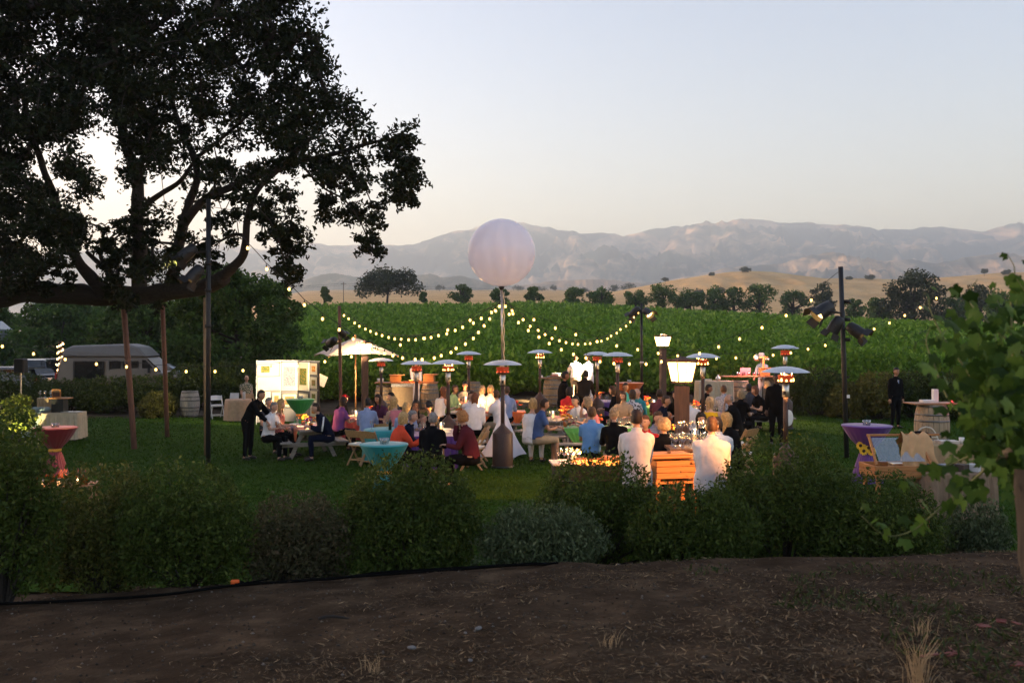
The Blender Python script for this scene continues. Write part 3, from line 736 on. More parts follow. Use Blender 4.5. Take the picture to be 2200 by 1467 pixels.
# slim middle pole
DM = 34.5; pm = on(1379, DM)
q = post('lighting_pole', 'slim dark pole with two small spotlights in front of the vineyard', 'lighting pole', at(1378, 652, DM), pm, .05, m_black, False, 'lighting poles')
ring_clamps(q, [1.6], .05, m_steel)
par_can('small spotlight facing left on the slim pole by the vineyard', at(1364, 671, DM-.2), at(1240, 800, 35.4), GP, .2, 3200, (1, .74, .42), 22, at(1377, 668, DM))
par_can('small spotlight with a yellow lens facing right on the slim pole', at(1392, 672, DM-.2), at(1600, 850, 30), GP, .2, 500, (1, .66, .4), 30, at(1380, 670, DM))
# pole by the umbrella
DU = 29.3; pu_ = on(733, DU)
q = post('lighting_pole', 'thin rusty pole in front of the white umbrella', 'lighting pole', at(729, 657, DU), pu_, .05, m_redpost, False, 'lighting poles')
par_can('small spotlight aimed at the print panels, left of the thin rusty pole', at(713, 735, DU-.4), at(585, 822, 31.3), GP, .18, 240, (1, .76, .42), 44, at(731, 738, DU))
par_can('small spotlight fixed on the front of the thin rusty pole', at(735, 716, DU-.25), at(850, 840, 34), GP, .15, 250, (1, .7, .4), 45, at(730, 716, DU))

# ------------------------------------------------------------------ balloon light
DB = 21.2
t = thing('balloon_light', 'big white inflated balloon on a pole, centre of the party', 'balloon', on(1081, DB))
base = Vector(t.location)
bc = at(1077.5, 543, DB)-base; br = 72.5/F*DB
mb = bpy.data.materials.new('white balloon skin'); mb.use_nodes = True
_n = mb.node_tree.nodes; _l = mb.node_tree.links; _b = _n['Principled BSDF']
_b.inputs['Base Color'].default_value = (.86, .85, .92, 1); _b.inputs['Roughness'].default_value = .22; _b.inputs['Coat Weight'].default_value = .5; _b.inputs['Coat Roughness'].default_value = .06
_t = _n.new('ShaderNodeBsdfTranslucent'); _t.inputs[0].default_value = (.9, .88, .92, 1); _m = _n.new('ShaderNodeMixShader'); _m.inputs[0].default_value = .5
_l.new(_b.outputs[0], _m.inputs[1]); _l.new(_t.outputs[0], _m.inputs[2]); _l.new(_m.outputs[0], _n['Material Output'].inputs[0])
NG = 14
def gore(t_, z, r): return -.012*abs(math.sin(NG*t_/2))**.3*r if r > .05 else 0
b = MB(); prof = [(.005+math.sin(math.pi*i/40)*br*.995, -math.cos(math.pi*i/40)*br*1.0) for i in range(41)]
b.lathe(prof, NG*8, bc, 0, lambda a, z, r: -.004*br*(1-abs(math.sin(NG*a/2))**.35))
b.obj('envelope', mb, t, True)
m_seam = mat('seam tape', (.40, .36, .42), .5, var=0)
for k in range(NG):
    b = MB(); th = 2*math.pi*k/NG
    b.tube([bc+Vector((math.cos(th)*math.sin(math.pi*i/24)*br*.987, math.sin(th)*math.sin(math.pi*i/24)*br*.987, -math.cos(math.pi*i/24)*br*.998)) for i in range(25)], .0045, 4)
    b.obj('seam', m_seam, t)
L = bpy.data.lights.new('balloon_lamp', 'POINT'); L.energy = .36; L.color = (1, .86, .84); L.shadow_soft_size = .15
o = bpy.data.objects.new('balloon_lamp', L); COL.objects.link(o); o.location = base+bc
b = MB(); b.lathe([(.001, bc.z-br+.04), (.07, bc.z-br-.005), (.05, bc.z-br-.06), (.03, bc.z-br-.08)], 14, (bc.x, bc.y, 0)); b.obj('collar', m_black, t, True)
b = MB(); zt = bc.z-br-.05
b.tube([(0, 0, 0), (bc.x*.55, 0, zt*.55)], .034, 10); b.obj('lower_pole', m_steel, t, True)
b = MB(); b.tube([(bc.x*.5, 0, zt*.5), (bc.x, 0, zt)], .024, 10); b.obj('upper_pole', m_steel, t, True)
b = MB(); b.tube([(bc.x*.3+.03+.012*math.sin(k*2.1), -.035, zt*(.30+.68*k/24)) for k in range(25)], .012, 6); b.obj('power_cable', mat('clear lit cable', (.8, .62, .4), .3, var=.1), t, True)
b = MB(); b.lathe([(.03, zt*.54-.05), (.05, zt*.54-.04), (.05, zt*.54+.05), (.03, zt*.54+.06)], 10, (bc.x*.54, 0, 0)); b.obj('coupling', m_steel, t)
# white fabric skirt over the stand
b = MB(); ap = Vector((0.01, 0, 1.12)); n = 40; V = []; Fc = []
cor = [Vector((-.56, -.18, .03)), Vector((.22, -.50, .01)), Vector((.53, -.22, .10)), Vector((.40, .45, .04)), Vector((-.42, .42, .04))]
ring = []
for i in range(5):
    a_, c_ = cor[i], cor[(i+1) % 5]
    for j in range(8):
        s_ = j/8; q = a_.lerp(c_, s_); sag = 4*s_*(1-s_)
        q = q*(1-.10*sag) ; q.z = a_.z*(1-s_)+c_.z*s_+.02*sag; ring.append(q)
for k in range(13):
    s_ = k/12
    for q in ring:
        r_ = ap.lerp(q, s_); cv = 1-.16*math.sin(math.pi*s_); V.append((r_.x*cv, r_.y*cv, r_.z))
N_ = len(ring)
Fc = [(k*N_+j, k*N_+(j+1) % N_, (k+1)*N_+(j+1) % N_, (k+1)*N_+j) for k in range(12) for j in range(N_)]
b.add(V, Fc)
sk = b.obj('pole_skirt', mat('white stretch cloth', (.72, .70, .74), .8, var=.03, bump=.1), None, True)
sk.location = base+Vector((0.0, -.1, 0)); setp(sk, 'white pointed cloth skirt spread round the foot of the balloon pole', 'cloth skirt')

# ------------------------------------------------------------------ string lights
bulb_me = MB(); bulb_me.lathe([(.001, -.062), (.022, -.055), (.036, -.030), (.037, -.008), (.026, .018), (.014, .034)], 10); bulb_me = bulb_me.mesh('bulb', m_bulb, True)
sock_me = MB(); sock_me.lathe([(.017, .028), (.019, .04), (.019, .075), (.010, .10), (.004, .135)], 8); sock_me = sock_me.mesh('socket', m_socket, True)
def lights(label, pts, D_of, ends=(), scale=1.0):
    """bulbs hang below a sagging cable; pts are the bulbs, ends where the cable is tied"""
    B = [at(x, y, D_of(x)) for x, y in pts]
    t = thing('string_light', label, 'string lights', B[0], 0, 'string lights over the party'); o = Vector(t.location)
    path = [p_+Vector((0, 0, .13*scale)) for p_ in B]
    if ends and ends[0] is not None: path = [Vector(ends[0])]+path
    if len(ends) > 1 and ends[1] is not None: path = path+[Vector(ends[1])]
    out = []
    for i in range(len(path)-1):
        a_, c_ = path[i], path[i+1]; L = (c_-a_).length
        for k in range(4): out.append(a_.lerp(c_, k/4)-Vector((0, 0, -0.02*L*4*(k/4)*(1-k/4)))-o)
    out.append(path[-1]-o)
    b = MB(); b.tube(out, .007, 4); b.obj('cable', m_socket, t)
    for p_ in B:
        x = link('bulb', bulb_me, t, p_-o, random.uniform(0, 6)); x.scale = (scale,)*3
        x.rotation_euler = (random.uniform(-.12, .12), random.uniform(-.12, .12), 0)
        y = link('socket', sock_me, x)
tip = at(1078, 646, DB)
lin = lambda x0, d0, x1, d1: (lambda x: d0+(d1-d0)*(x-x0)/(x1-x0))
lights('string of bulbs sagging from the oak branch down to the balloon pole', [(532, 532), (573, 577), (621, 620), (654, 654), (693, 684), (729, 707), (759, 727), (786, 742), (806, 753), (826, 758), (844, 763), (865, 768), (892, 771), (907, 771), (933, 768), (948, 763), (969, 756), (980, 747), (1000, 738), (1017, 726), (1028, 713), (1040, 699), (1052, 684), (1065, 667)],
       lin(530, 17.5, 1078, DB-.1), (at(520, 512, 17.4)+Vector((0, 0, .05)), tip), .72)
lights('string of bulbs from the balloon pole to the thin rusty pole, upper left and farthest', [(739, 677), (749, 684), (762, 693), (772, 700), (785, 706), (796, 711), (808, 716), (821, 720), (835, 724), (848, 727), (862, 728), (878, 729), (893, 729), (910, 726), (926, 724), (942, 720), (960, 716), (978, 709), (994, 702), (1017, 693), (1034, 683), (1056, 670), (1073, 657)],
       lin(735, DU, 1078, DB), (at(730, 662, DU), tip), .78)
lights('long low string of bulbs running left past the print panels', [(1064, 666), (1010, 687), (962, 708), (912, 726), (860, 740), (812, 755), (755, 765), (698, 776), (640, 785), (582, 791), (522, 795), (462, 797), (400, 797), (335, 793), (272, 787), (207, 781), (140, 771), (72, 759), (5, 743)],
       lin(-60, 20.2, 1078, DB), (tip, at(-60, 712, 20.2)), .7)
lights('string of bulbs from the balloon pole to the slim spotlight pole, upper right', [(1086, 657), (1102, 673), (1124, 686), (1139, 700), (1156, 709), (1171, 718), (1186, 726), (1202, 731), (1216, 735), (1230, 738), (1242, 739), (1257, 738), (1268, 737), (1282, 733), (1292, 732), (1305, 727), (1313, 721), (1325, 715), (1333, 707), (1345, 700), (1354, 691), (1362, 681), (1371, 671), (1378, 661)],
       lin(1078, DB, 1378, DM), (tip, at(1378, 655, DM)), .78)
lights('string of bulbs from the balloon pole to the top of the right black pole', [(1094, 674), (1114, 692), (1135, 709), (1158, 723), (1180, 737), (1206, 750), (1232, 760), (1259, 768), (1289, 776), (1319, 780), (1352, 781), (1388, 781), (1421, 776), (1462, 770), (1503, 758), (1544, 744), (1589, 727), (1637, 703), (1689, 677), (1743, 644)],
       lin(1078, DB, 1806, D1-.1), (tip, at(1804, 582, D1-.06)), .72)
lights('string of bulbs running from the balloon pole far right past the black pole', [(1100, 667), (1147, 686), (1193, 704), (1237, 718), (1283, 733), (1325, 742), (1370, 750), (1414, 758), (1456, 763), (1498, 767), (1539, 769), (1581, 768), (1622, 765), (1661, 762), (1699, 757), (1736, 749), (1773, 741), (1809, 732), (1844, 720), (1878, 706), (1911, 693), (1944, 677), (1977, 660), (2012, 640)],
       lin(1078, DB, 2040, 26), (tip, at(2060, 610, 26)), .72)

# ------------------------------------------------------------------ patio heaters
def heater_parts(t, lit):
    b = MB(); b.lathe([(.405, 2.145), (.34, 2.178), (.22, 2.218), (.10, 2.238), (.02, 2.243), (.0005, 2.244)], 28); b.lathe([(.001, 2.236), (.10, 2.230), (.22, 2.210), (.34, 2.170), (.405, 2.1445)], 28); b.obj('reflector', m_dish, t, True)
    b = MB(); b.lathe([(.035, 2.10), (.13, 2.095), (.135, 2.085), (.12, 2.02), (.115, 1.985)], 20); b.obj('burner_grille', mat('glowing burner mesh', (.10, .025, .016), .55, .5, var=.3, scale=40, emit=(1, .09, .025), es=.03), t, True)
    b = MB(); b.lathe([(.135, 1.985), (.14, 1.98), (.13, 1.955), (.05, 1.94)], 20); b.obj('burner_rim', m_brown, t, True)
    for k in range(9):
        th = 2*math.pi*k/9+.2; f = MB(); h = .022+.055*random.random()*lit
        f.lathe([(.004, 0), (.020, .012), (.013, h*.6), (.001, h)], 6, (math.cos(th)*.122, math.sin(th)*.122, 1.988)); f.obj('flame', glow('gas flame', (1, .42, .08), 2.2) if lit else glow('faint gas flame', (1, .10, .03), .22), t, True)
    for k in range(3):
        th = 2*math.pi*k/3; s_ = MB(); s_.tube([(math.cos(th)*.10, math.sin(th)*.10, 2.08), (math.cos(th)*.12, math.sin(th)*.12, 2.225)], .006, 5); s_.obj('strut', m_steel, t)
    b = MB(); b.lathe([(.058, 1.72), (.062, 1.725), (.058, 1.945), (.05, 1.95)], 16); b.obj('burner_housing', m_steel, t, True)
    b = MB(); b.box((0, -.062, 1.79), (.045, .012, .06)); b.obj('vent', m_black, t)
    b = MB(); b.tube([(0, 0, .80), (0, 0, 1.722)], .042, 14); b.obj('pole', m_brown, t, True)
    b = MB(); b.lathe([(.215, .05), (.215, .06), (.212, .72), (.20, .735), (.05, .885), (.044, .93)], 24); b.obj('tank_cover', m_brown, t, True)
    b = MB(); b.lathe([(.001, .0), (.225, .0), (.235, .01), (.235, .05), (.20, .055)], 24); b.obj('base', m_black, t, True)
H = [(1080, 19.4, 1.0, 0, 'patio heater right in front of the white cloth skirt, seen down to its base'), (963, 22.2, 1.0, 1, 'patio heater with bright flames, between the woman in maroon and the balloon'), (895, 23.3, 1.0, 0, 'patio heater in front of the left barrel bar'),
     (819, 30.5, .99, 0, 'patio heater half hidden under the white umbrella'), (1007, 29.6, 1.03, 0, 'small far patio heater just left of the balloon pole'), (1160, 29.6, 1.02, 1, 'small far patio heater beside the middle barrel'),
     (1283, 27.6, 1.01, 0, 'patio heater just right of the two lit cooks, left of a touching pair'), (1327, 24.3, 1.03, 0, 'patio heater whose dish overlaps the one by the lit cooks'), (1510, 21.7, 1.04, 1, 'patio heater right behind the near square lamp post'),
     (1687, 27.2, 1.10, 0, 'farthest right patio heater with a dark dish, above a nearer one'), (1688, 15.8, .99, 1, 'big patio heater in front of the waiter at the right')]
first = {}
for px, D, s_, lit, lb in H:
    p = on(px, D)
    if lit not in first:
        t = thing('patio_heater', lb, 'patio heater', p, .4*lit, 'patio heaters among the tables'); heater_parts(t, lit); t.scale = (1, 1, s_); first[lit] = t
    else: t = dup(first[lit], p, random.uniform(0, 6), lb, (1, 1, s_))
for px, D, s_, lit, lb in H:
    if lit:
        L = bpy.data.lights.new('heater_lamp', 'POINT'); L.energy = 19; L.color = (1, .42, .14); L.shadow_soft_size = .1
        o = bpy.data.objects.new('heater_lamp', L); COL.objects.link(o); o.location = on(px, D)+Vector((0, 0, 2.08*s_))

# ------------------------------------------------------------------ square lamp posts
def lamp_post(label, px, D, ytop, ws):
    foot = on(px, D); zt = at(px, ytop, D).z-foot.z
    t = thing('lamp_post', label, 'lamp post', foot, R(18), 'square wooden lamp posts')
    b = MB(); b.box((0, 0, (zt-.45)/2-.1), (.2, .2, zt-.45+.2)); b.obj('post', m_post, t, bevel=.01)
    h0, h1 = zt-.37, zt-.05; w0, w1 = ws*.36, ws*.5
    b = MB(); b.add([(x*w0, y*w0, h0) for x, y in ((-1, -1), (1, -1), (1, 1), (-1, 1))]+[(x*w1, y*w1, h1) for x, y in ((-1, -1), (1, -1), (1, 1), (-1, 1))], [(0, 1, 5, 4), (1, 2, 6, 5), (2, 3, 7, 6), (3, 0, 4, 7), (3, 2, 1, 0)])
    b.obj('lamp_shade', glow('lit lamp shade', (1, .56, .15), 1.6), t)
    b = MB(); b.box((0, 0, h1+.035), (w1*2.15, w1*2.15, .05)); b.box((0, 0, h1+.085), (w1*1.2, w1*1.2, .05), 0, None, .3); b.obj('roof', m_post, t)
    b = MB(); b.box((0, 0, h0-.02), (w0*2.1, w0*2.1, .04)); b.obj('sill', m_post, t)
    for i in range(4):
        th = i*math.pi/2
        c = Matrix.Rotation(th, 3, 'Z')
        f = MB(); f.bar(c @ Vector((w0*1.005, w0*1.005, h0)), c @ Vector((w1*1.005, w1*1.005, h1)), .018, .018); f.obj('corner_bar', m_post, t)
        f = MB(); f.bar(c @ Vector((0, w0*1.01, h0)), c @ Vector((0, w1*1.01, h1)), .01, .01); f.obj('glazing_bar', m_post, t)
lamp_post('big square wooden lamp post with a lit tapered shade, nearest in the party', 1465, 16.2, 773, .37)
lamp_post('smaller square wooden lamp post lit in front of the vineyard', 1424, 33.5, 721, .44)
lamp_post('square wooden lamp post shining in front of the white umbrella', 784, 30.2, 735, .42)

L = bpy.data.lights.new('lamp_post_light', 'POINT'); L.energy = 34; L.color = (1, .6, .24); L.shadow_soft_size = .15
o = bpy.data.objects.new('lamp_post_light', L); COL.objects.link(o); o.location = at(777, 738, 30.6)
# ------------------------------------------------------------------ umbrella
p = on(764, 32.2); t = thing('umbrella', 'white square market umbrella lit from below, left of the barrel bar', 'umbrella', p); zt = at(760, 726, 32.2).z-p.z
b = MB(); b.tube([(0, 0, 0), (0, 0, zt+.05)], .028, 10); b.obj('pole', wood('orange umbrella pole', (.35, .16, .06), (.48, .24, .1), 3, 'Z', .5), t, True)
mu = bpy.data.materials.new('umbrella canvas'); mu.use_nodes = True
_n = mu.node_tree.nodes; _l = mu.node_tree.links; _b = _n['Principled BSDF']; _b.inputs['Base Color'].default_value = (.72, .68, .66, 1); _b.inputs['Roughness'].default_value = .85
_t = _n.new('ShaderNodeBsdfTranslucent'); _t.inputs[0].default_value = (.75, .6, .42, 1); _m = _n.new('ShaderNodeMixShader'); _m.inputs[0].default_value = .4
_l.new(_b.outputs[0], _m.inputs[1]); _l.new(_t.outputs[0], _m.inputs[2]); _l.new(_m.outputs[0], _n['Material Output'].inputs[0])
cn = [Vector((math.cos(R(a_)), math.sin(R(a_)), 0))*1.72 for a_ in (-22, 68, 158, 248)]
for i in range(4):
    a_, c_ = cn[i], cn[(i+1) % 4]; V = []; n = 10
    for k in range(n+1):
        s_ = k/n
        for j in range(n+1):
            u = j/n; q = a_.lerp(c_, u)*s_; z = zt-(s_**1.15)*.60-.06*math.sin(math.pi*u)*s_*-.4+.03*math.sin(math.pi*s_)*0
            V.append((q.x, q.y, z+.05*math.sin(math.pi*u)*s_))
    b = MB(); b.add(V, [(k*(n+1)+j, k*(n+1)+j+1, (k+1)*(n+1)+j+1, (k+1)*(n+1)+j) for k in range(n) for j in range(n)]); b.obj('canopy_panel', mu, t, True)
    r_ = MB(); r_.tube([(0, 0, zt-.06), (a_.x*.98, a_.y*.98, zt-.64)], .014, 5); r_.obj('rib', m_chair, t)
b = MB(); b.sphere((0, 0, zt+.08), .045); b.obj('finial', m_chair, t, True)

# ------------------------------------------------------------------ utility pole on the far field
p = on(738, 260); t = thing('utility_pole', 'thin utility pole with wires on the far field', 'utility pole', p)
b = MB(); b.tube([(0, 0, -.5), at(738, 606, 260)-p], .12, 6); b.obj('shaft', m_bark2, t)
b = MB(); b.bar(at(732, 610, 260)-p, at(744, 610, 260)-p, .12, .12); b.obj('crossarm', m_bark2, t)
for k in (0, 1):
    b = MB(); s_ = at(738, 609+4*k, 260)-p; b.tube([at(300, 628+4*k, 250)-p, at(520, 624+3*k, 255)-p, s_, at(900, 616+4*k, 265)-p, at(1100, 622+4*k, 275)-p], .03, 4); b.obj('wire', m_socket, t)
# ------------------------------------------------------------------ tables, chairs, barrels
plank_c = {}
def plank(t, name, c, d, m, rz=None, parent=None):
    b = MB(); b.box((0, 0, 0), d); o = b.obj(name, m, t, bevel=.006); o.location = c
    if rz is not None: o.rotation_euler = rz
    return o
def picnic(label, px, D, rz, L=1.85, h=.72):
    """A-frame picnic table; its long axis is local y"""
    p = on(px, D); t = thing('picnic_table', label, 'picnic table', p, rz, 'grey picnic tables')
    for i in range(5): plank(t, 'top_plank', ((i-2)*.148, 0, h-.02), (.14, L, .04), m_greyy)
    for s_ in (-1, 1):
        for k in range(2): plank(t, 'seat_plank', (s_*(.60+.145*k), 0, .43), (.138, L, .04), m_greyy)
    for e in (-1, 1):
        y = e*(L/2-.30)
        plank(t, 'seat_beam', (0, y+e*.045, .36), (1.54, .042, .10), m_grey); plank(t, 'top_batten', (0, y+e*.045, h-.085), (.70, .042, .09), m_grey)
        for s_ in (-1, 1):
            b = MB(); b.bar((s_*.55, y, 0), (s_*.24, y, h-.045), .09, .042, 0, (0, 1, 0)); b.obj('leg', m_grey, t)
        b = MB(); b.bar((0, y, .40), (0, e*.12, h-.06), .05, .07); b.obj('brace', m_grey, t)
    return t
def chair_parts(t, wood_m, pad_m):
    """folding chair; the sitter faces local +y"""
    for s_ in (-1, 1):
        b = MB(); b.bar((s_*.205, .24, 0), (s_*.205, -.235, .80), .028, .045, 0, (0, 1, 0)); b.obj('front_leg', wood_m, t, bevel=.005)
        b = MB(); b.bar((s_*.17, -.22, 0), (s_*.17, .14, .47), .026, .04, 0, (0, 1, 0)); b.obj('rear_leg', wood_m, t, bevel=.005)
    b = MB(); V = []
    for k in range(7):
        u = (k-3)/3; y = -.225-.02*(1-u*u)
        for z in (.64, .79):
            for dy in (-.009, .009): V.append((u*.20, y+dy-(z-.64)*.5+.035, z+(.018*(1-u*u) if z > .7 else 0)))
    Fc = []
    for k in range(6):
        a_ = 4*k; c_ = 4*(k+1); Fc += [(a_, c_, c_+2, a_+2), (a_+1, a_+3, c_+3, c_+1), (a_+2, c_+2, c_+3, a_+3), (a_, a_+1, c_+1, c_)]
    Fc += [(0, 2, 3, 1), (24, 25, 27, 26)]
    b.add(V, Fc); b.obj('backrest', wood_m, t)
    b = MB(); b.box((0, .02, .445), (.38, .40, .022)); b.obj('seat', wood_m, t, bevel=.005)
    b = MB(); b.box((0, .02, .475), (.36, .38, .04)); b.obj('seat_pad', pad_m, t, bevel=.012)
    b = MB(); b.bar((-.2, .17, .12), (.2, .17, .12), .022, .03); b.obj('front_rung', wood_m, t)
    b = MB(); b.bar((-.165, -.13, .13), (.165, -.13, .13), .022, .03); b.obj('rear_rung', wood_m, t)
CH = [None, None]
def chair(label, loc, face, kind=0):
    """face: 0 looks at the camera, 180 away, 90 to the right"""
    rz = R(face)+math.pi; grp = ['wooden folding chairs', 'white folding chairs'][kind]
    if CH[kind] is None:
        t = thing('folding_chair', label, 'chair', loc, rz, grp); chair_parts(t, [m_chair, m_white][kind], m_pad); CH[kind] = t
    else: t = dup(CH[kind], loc, rz, label)
    return t
def pleats(n, amp, z0, z1):
    return lambda a_, z, r: amp*math.sin(n*a_+.8*math.sin(3*a_))*min(1, max(0, (z0-z)/(z0-z1)))*(r/.45)
def satin(name, color): return mat('satin '+name, color, .5, var=.08, scale=8, spec=.4, sheen=.2)
def cocktail(label, px, py, m, dia, tie=None, h=1.07):
    D = dist_for(px, py, h); p = on(px, D); r = dia/2
    t = thing('cocktail_table', label, 'cocktail table', p, 0, 'tall cocktail tables in bright cloths')
    b = MB(); b.tube([(0, 0, .02), (0, 0, h-.02)], .035, 10); b.obj('pedestal', m_black, t, True)
    b = MB(); b.lathe([(.001, 0), (.27, 0), (.27, .02), (.04, .05)], 20); b.obj('base', m_black, t, True)
    b = MB(); b.lathe([(.0005, h), (r*.5, h+.001), (r, h), (r+.006, h-.012)], 56)
    b.lathe([(r+.006, h-.012), (r*.96, h-.05), (r*.80, h-.16), (r*.60, h-.28), (r*.38, h-.38), (.115, h-.45), (.105, h-.48), (.14, h-.56), (.20, h-.75), (.26, .10), (.29, .015)], 96, (0, 0, 0), 0, pleats(22, .018, h-.03, h-.4))
    b.obj('tablecloth', m, t, True)
    if tie:
        b = MB(); b.lathe([(.118, h-.50), (.130, h-.48), (.130, h-.46), (.122, h-.43)], 20); b.obj('sash', tie, t, True)
    return t, Vector((p.x, p.y, p.z+h))
wine_me = MB(); wine_me.lathe([(.032, 0), (.030, .004), (.005, .010), (.004, .085), (.012, .096), (.034, .125), (.038, .15), (.031, .195)], 10); wine_me = wine_me.mesh('wine_glass', m_glass, True)
tum_me = MB(); tum_me.lathe([(.0005, .004), (.036, .0), (.042, .095), (.040, .095), (.034, .012), (.001, .012)], 12); tum_me = tum_me.mesh('votive_glass', m_glass, True)
m_redwine = mat('red wine', (.10, .004, .012), .1, var=0)
m_bottle = mat('dark green bottle glass', (.008, .02, .008), .08, var=0, spec=.6)
bot_me = MB(); bot_me.lathe([(.0005, 0), (.037, 0), (.037, .19), (.030, .22), (.014, .25), (.013, .30), (.0005, .30)], 12); bot_me = bot_me.mesh('wine_bottle', [m_bottle], True)
m_plate = mat('white china', (.75, .73, .7), .25, var=.03)
plate_me = MB(); plate_me.lathe([(.0005, .008), (.07, .008), (.125, .018), (.125, .022), (.07, .012), (.0005, .012)], 20); plate_me = plate_me.mesh('plate', m_plate, True)
def wine(p, label, group): return setp(link('wine_glass', wine_me, None, p, random.random()), label, 'wine glass', group)
def bottle(p, label, group): return setp(link('wine_bottle', bot_me, None, p), label, 'bottle', group)
def plate(p, label, group): return setp(link('plate', plate_me, None, p), label, 'plate', group)
CANDLE = []
def candle(p, label, group, tall=1.0, light=True):
    if not CANDLE:
        t = thing('candle_lantern', label, 'candle', p, 0, group)
        b = MB(); b.lathe([(.0005, .003), (.048, 0), (.052, .16), (.050, .16), (.045, .01), (.001, .01)], 14); b.obj('glass_cylinder', m_glass, t, True)
        b = MB(); b.lathe([(.0005, .012), (.03, .012), (.03, .10), (.0005, .102)], 12); b.obj('candle', m_wax, t, True)
        b = MB(); b.lathe([(.003, .104), (.010, .118), (.007, .135), (.0005, .155)], 8); b.obj('flame', m_candle, t, True)
        CANDLE.append(t)
    else: t = dup(CANDLE[0], p, 0, label); t['group'] = group
    t.scale = (1.1, 1.1, 1.2*tall)
    if light:
        L = bpy.data.lights.new('candle_lamp', 'POINT'); L.energy = 3.6; L.color = (1, .5, .17); L.shadow_soft_size = .03
        o = bpy.data.objects.new('candle_lamp', L); COL.objects.link(o); o.location = Vector(p)+Vector((0, 0, .30*tall))
    return t
def votives(p, label):
    t = thing('votive_holder', label, 'candle glass', p, 0, 'clear glass votives on the cocktail tables')
    for dx, dy in ((-.035, 0), (.04, .02), (.01, -.045)): link('glass', tum_me, t, (dx, dy, .001))
    b = MB(); b.lathe([(.0005, .015), (.025, .015), (.025, .04), (.0005, .042)], 10, (.01, -.045, 0)); b.obj('tealight', m_plate, t)
m_flo = {k: mat('petals '+k, c, .7, var=.2) for k, c in dict(orange=(.75, .22, .02), yellow=(.85, .5, .03), red=(.5, .03, .03), purple=(.2, .03, .3)).items()}
m_fgreen = mat('bouquet leaves', (.05, .12, .03), .6, var=.3)
def bouquet(p, label, cols, r=.12, n=16):
    t = thing('flower_vase', label, 'flowers', p, 0, 'flower centrepieces')
    b = MB(); b.lathe([(.0005, .003), (.045, 0), (.05, .10), (.045, .11)], 12); b.obj('vase', mat('amber vase', (.4, .12, .03), .2, var=0), t, True)
    for i in range(n):
        c = Vector((random.gauss(0, r*.55), random.gauss(0, r*.55), .15+random.random()*r)); b = MB(); b.lathe([(.001, .012), (.018, .02), (.036, .012), (.034, -.004), (.004, -.02)], 8, c); b.obj('bloom', m_flo[cols[i % len(cols)]], t, True)
    b = MB()
    for i in range(14): b.box((random.gauss(0, r*.6), random.gauss(0, r*.6), .10+.1*random.random()), (.05, .02, .004), 0, Matrix.Rotation(random.random()*6, 3, 'Z') @ Matrix.Rotation(random.random(), 3, 'X'))
    b.obj('greenery', m_fgreen, t)
    return t
def round_table(label, px, D, r, m, h=.75, drop=.55, straight=True):
    p = on(px, D); t = thing('round_table', label, 'table', p, 0, 'round clothed tables')
    b = MB(); b.lathe([(.0005, h-.012), (r-.01, h-.012), (r-.01, h-.035), (.0005, h-.036)], 30); b.obj('tabletop', m_grey, t)
    for k in range(4):
        th = k*math.pi/2+.5; b = MB(); b.tube([(math.cos(th)*r*.72, math.sin(th)*r*.72, 0), (math.cos(th)*r*.66, math.sin(th)*r*.66, h-.036)], .016, 6); b.obj('leg', m_black, t)
    b = MB(); b.lathe([(.0005, h), (r, h), (r+.012, h-.01), (r+.02, h-.1), (r+.03, h-drop*.6), (r+.04, h-drop)], 88, (0, 0, 0), 0, pleats(18, .02, h-.02, h-drop)); b.obj('tablecloth', m, t, True)
    return t, Vector((p.x, p.y, p.z+h+.001))
def draped(t, name, c, size, h, drop, m, seed=0, fold=.012):
    """a rectangular cloth hanging over a table: top sheet and four pleated sides in one mesh"""
    lx, ly = size[0]/2, size[1]/2; per = []
    n = 22
    for (x0, y0, x1, y1) in ((-lx, -ly, lx, -ly), (lx, -ly, lx, ly), (lx, ly, -lx, ly), (-lx, ly, -lx, -ly)):
        for k in range(n): s_ = k/n; per.append(Vector((x0+(x1-x0)*s_, y0+(y1-y0)*s_, 0)))
    N = len(per); V = []; rr = random.Random(seed)
    rows = [(0, 0), (.006, -.012), (.012, -drop*.35), (.02, -drop*.7), (.03, -drop)]
    for e, dz in rows:
        for i, q in enumerate(per):
            d = Vector((q.x/lx if abs(abs(q.x)-lx) < 1e-4 else 0, q.y/ly if abs(abs(q.y)-ly) < 1e-4 else 0, 0))
            if d.length > 0: d.normalize()
            w = fold*math.sin(i*1.9+math.sin(i*.37+seed)*2)*min(1, -dz/.25)*2
            V.append((c[0]+q.x+d.x*(e+w), c[1]+q.y+d.y*(e+w), h+dz+.008*math.sin(i*.7+seed)*(1 if dz < -drop*.9 else 0)))
    Fc = [tuple(range(N))]+[(k*N+i, (k+1)*N+i, (k+1)*N+(i+1) % N, k*N+(i+1) % N) for k in range(len(rows)-1) for i in range(N)]
    b = MB(); b.add(V, Fc); return b.obj(name, m, t)
def trestle(label, p, rz, size, h, drop, m, cat='table', group='clothed buffet tables'):
    t = thing('buffet_table', label, cat, p, rz, group)
    b = MB(); b.box((0, 0, h-.025), (size[0]-.02, size[1]-.02, .03)); b.obj('tabletop', m_grey, t)
    for sx in (-1, 1):
        for sy in (-1, 1):
            b = MB(); b.box((sx*(size[0]/2-.1), sy*(size[1]/2-.1), (h-.04)/2), (.035, .035, h-.04)); b.obj('leg', m_black, t)
    draped(t, 'tablecloth', (0, 0), size, h, drop, m, int(p[0]*7) % 11)
    return t
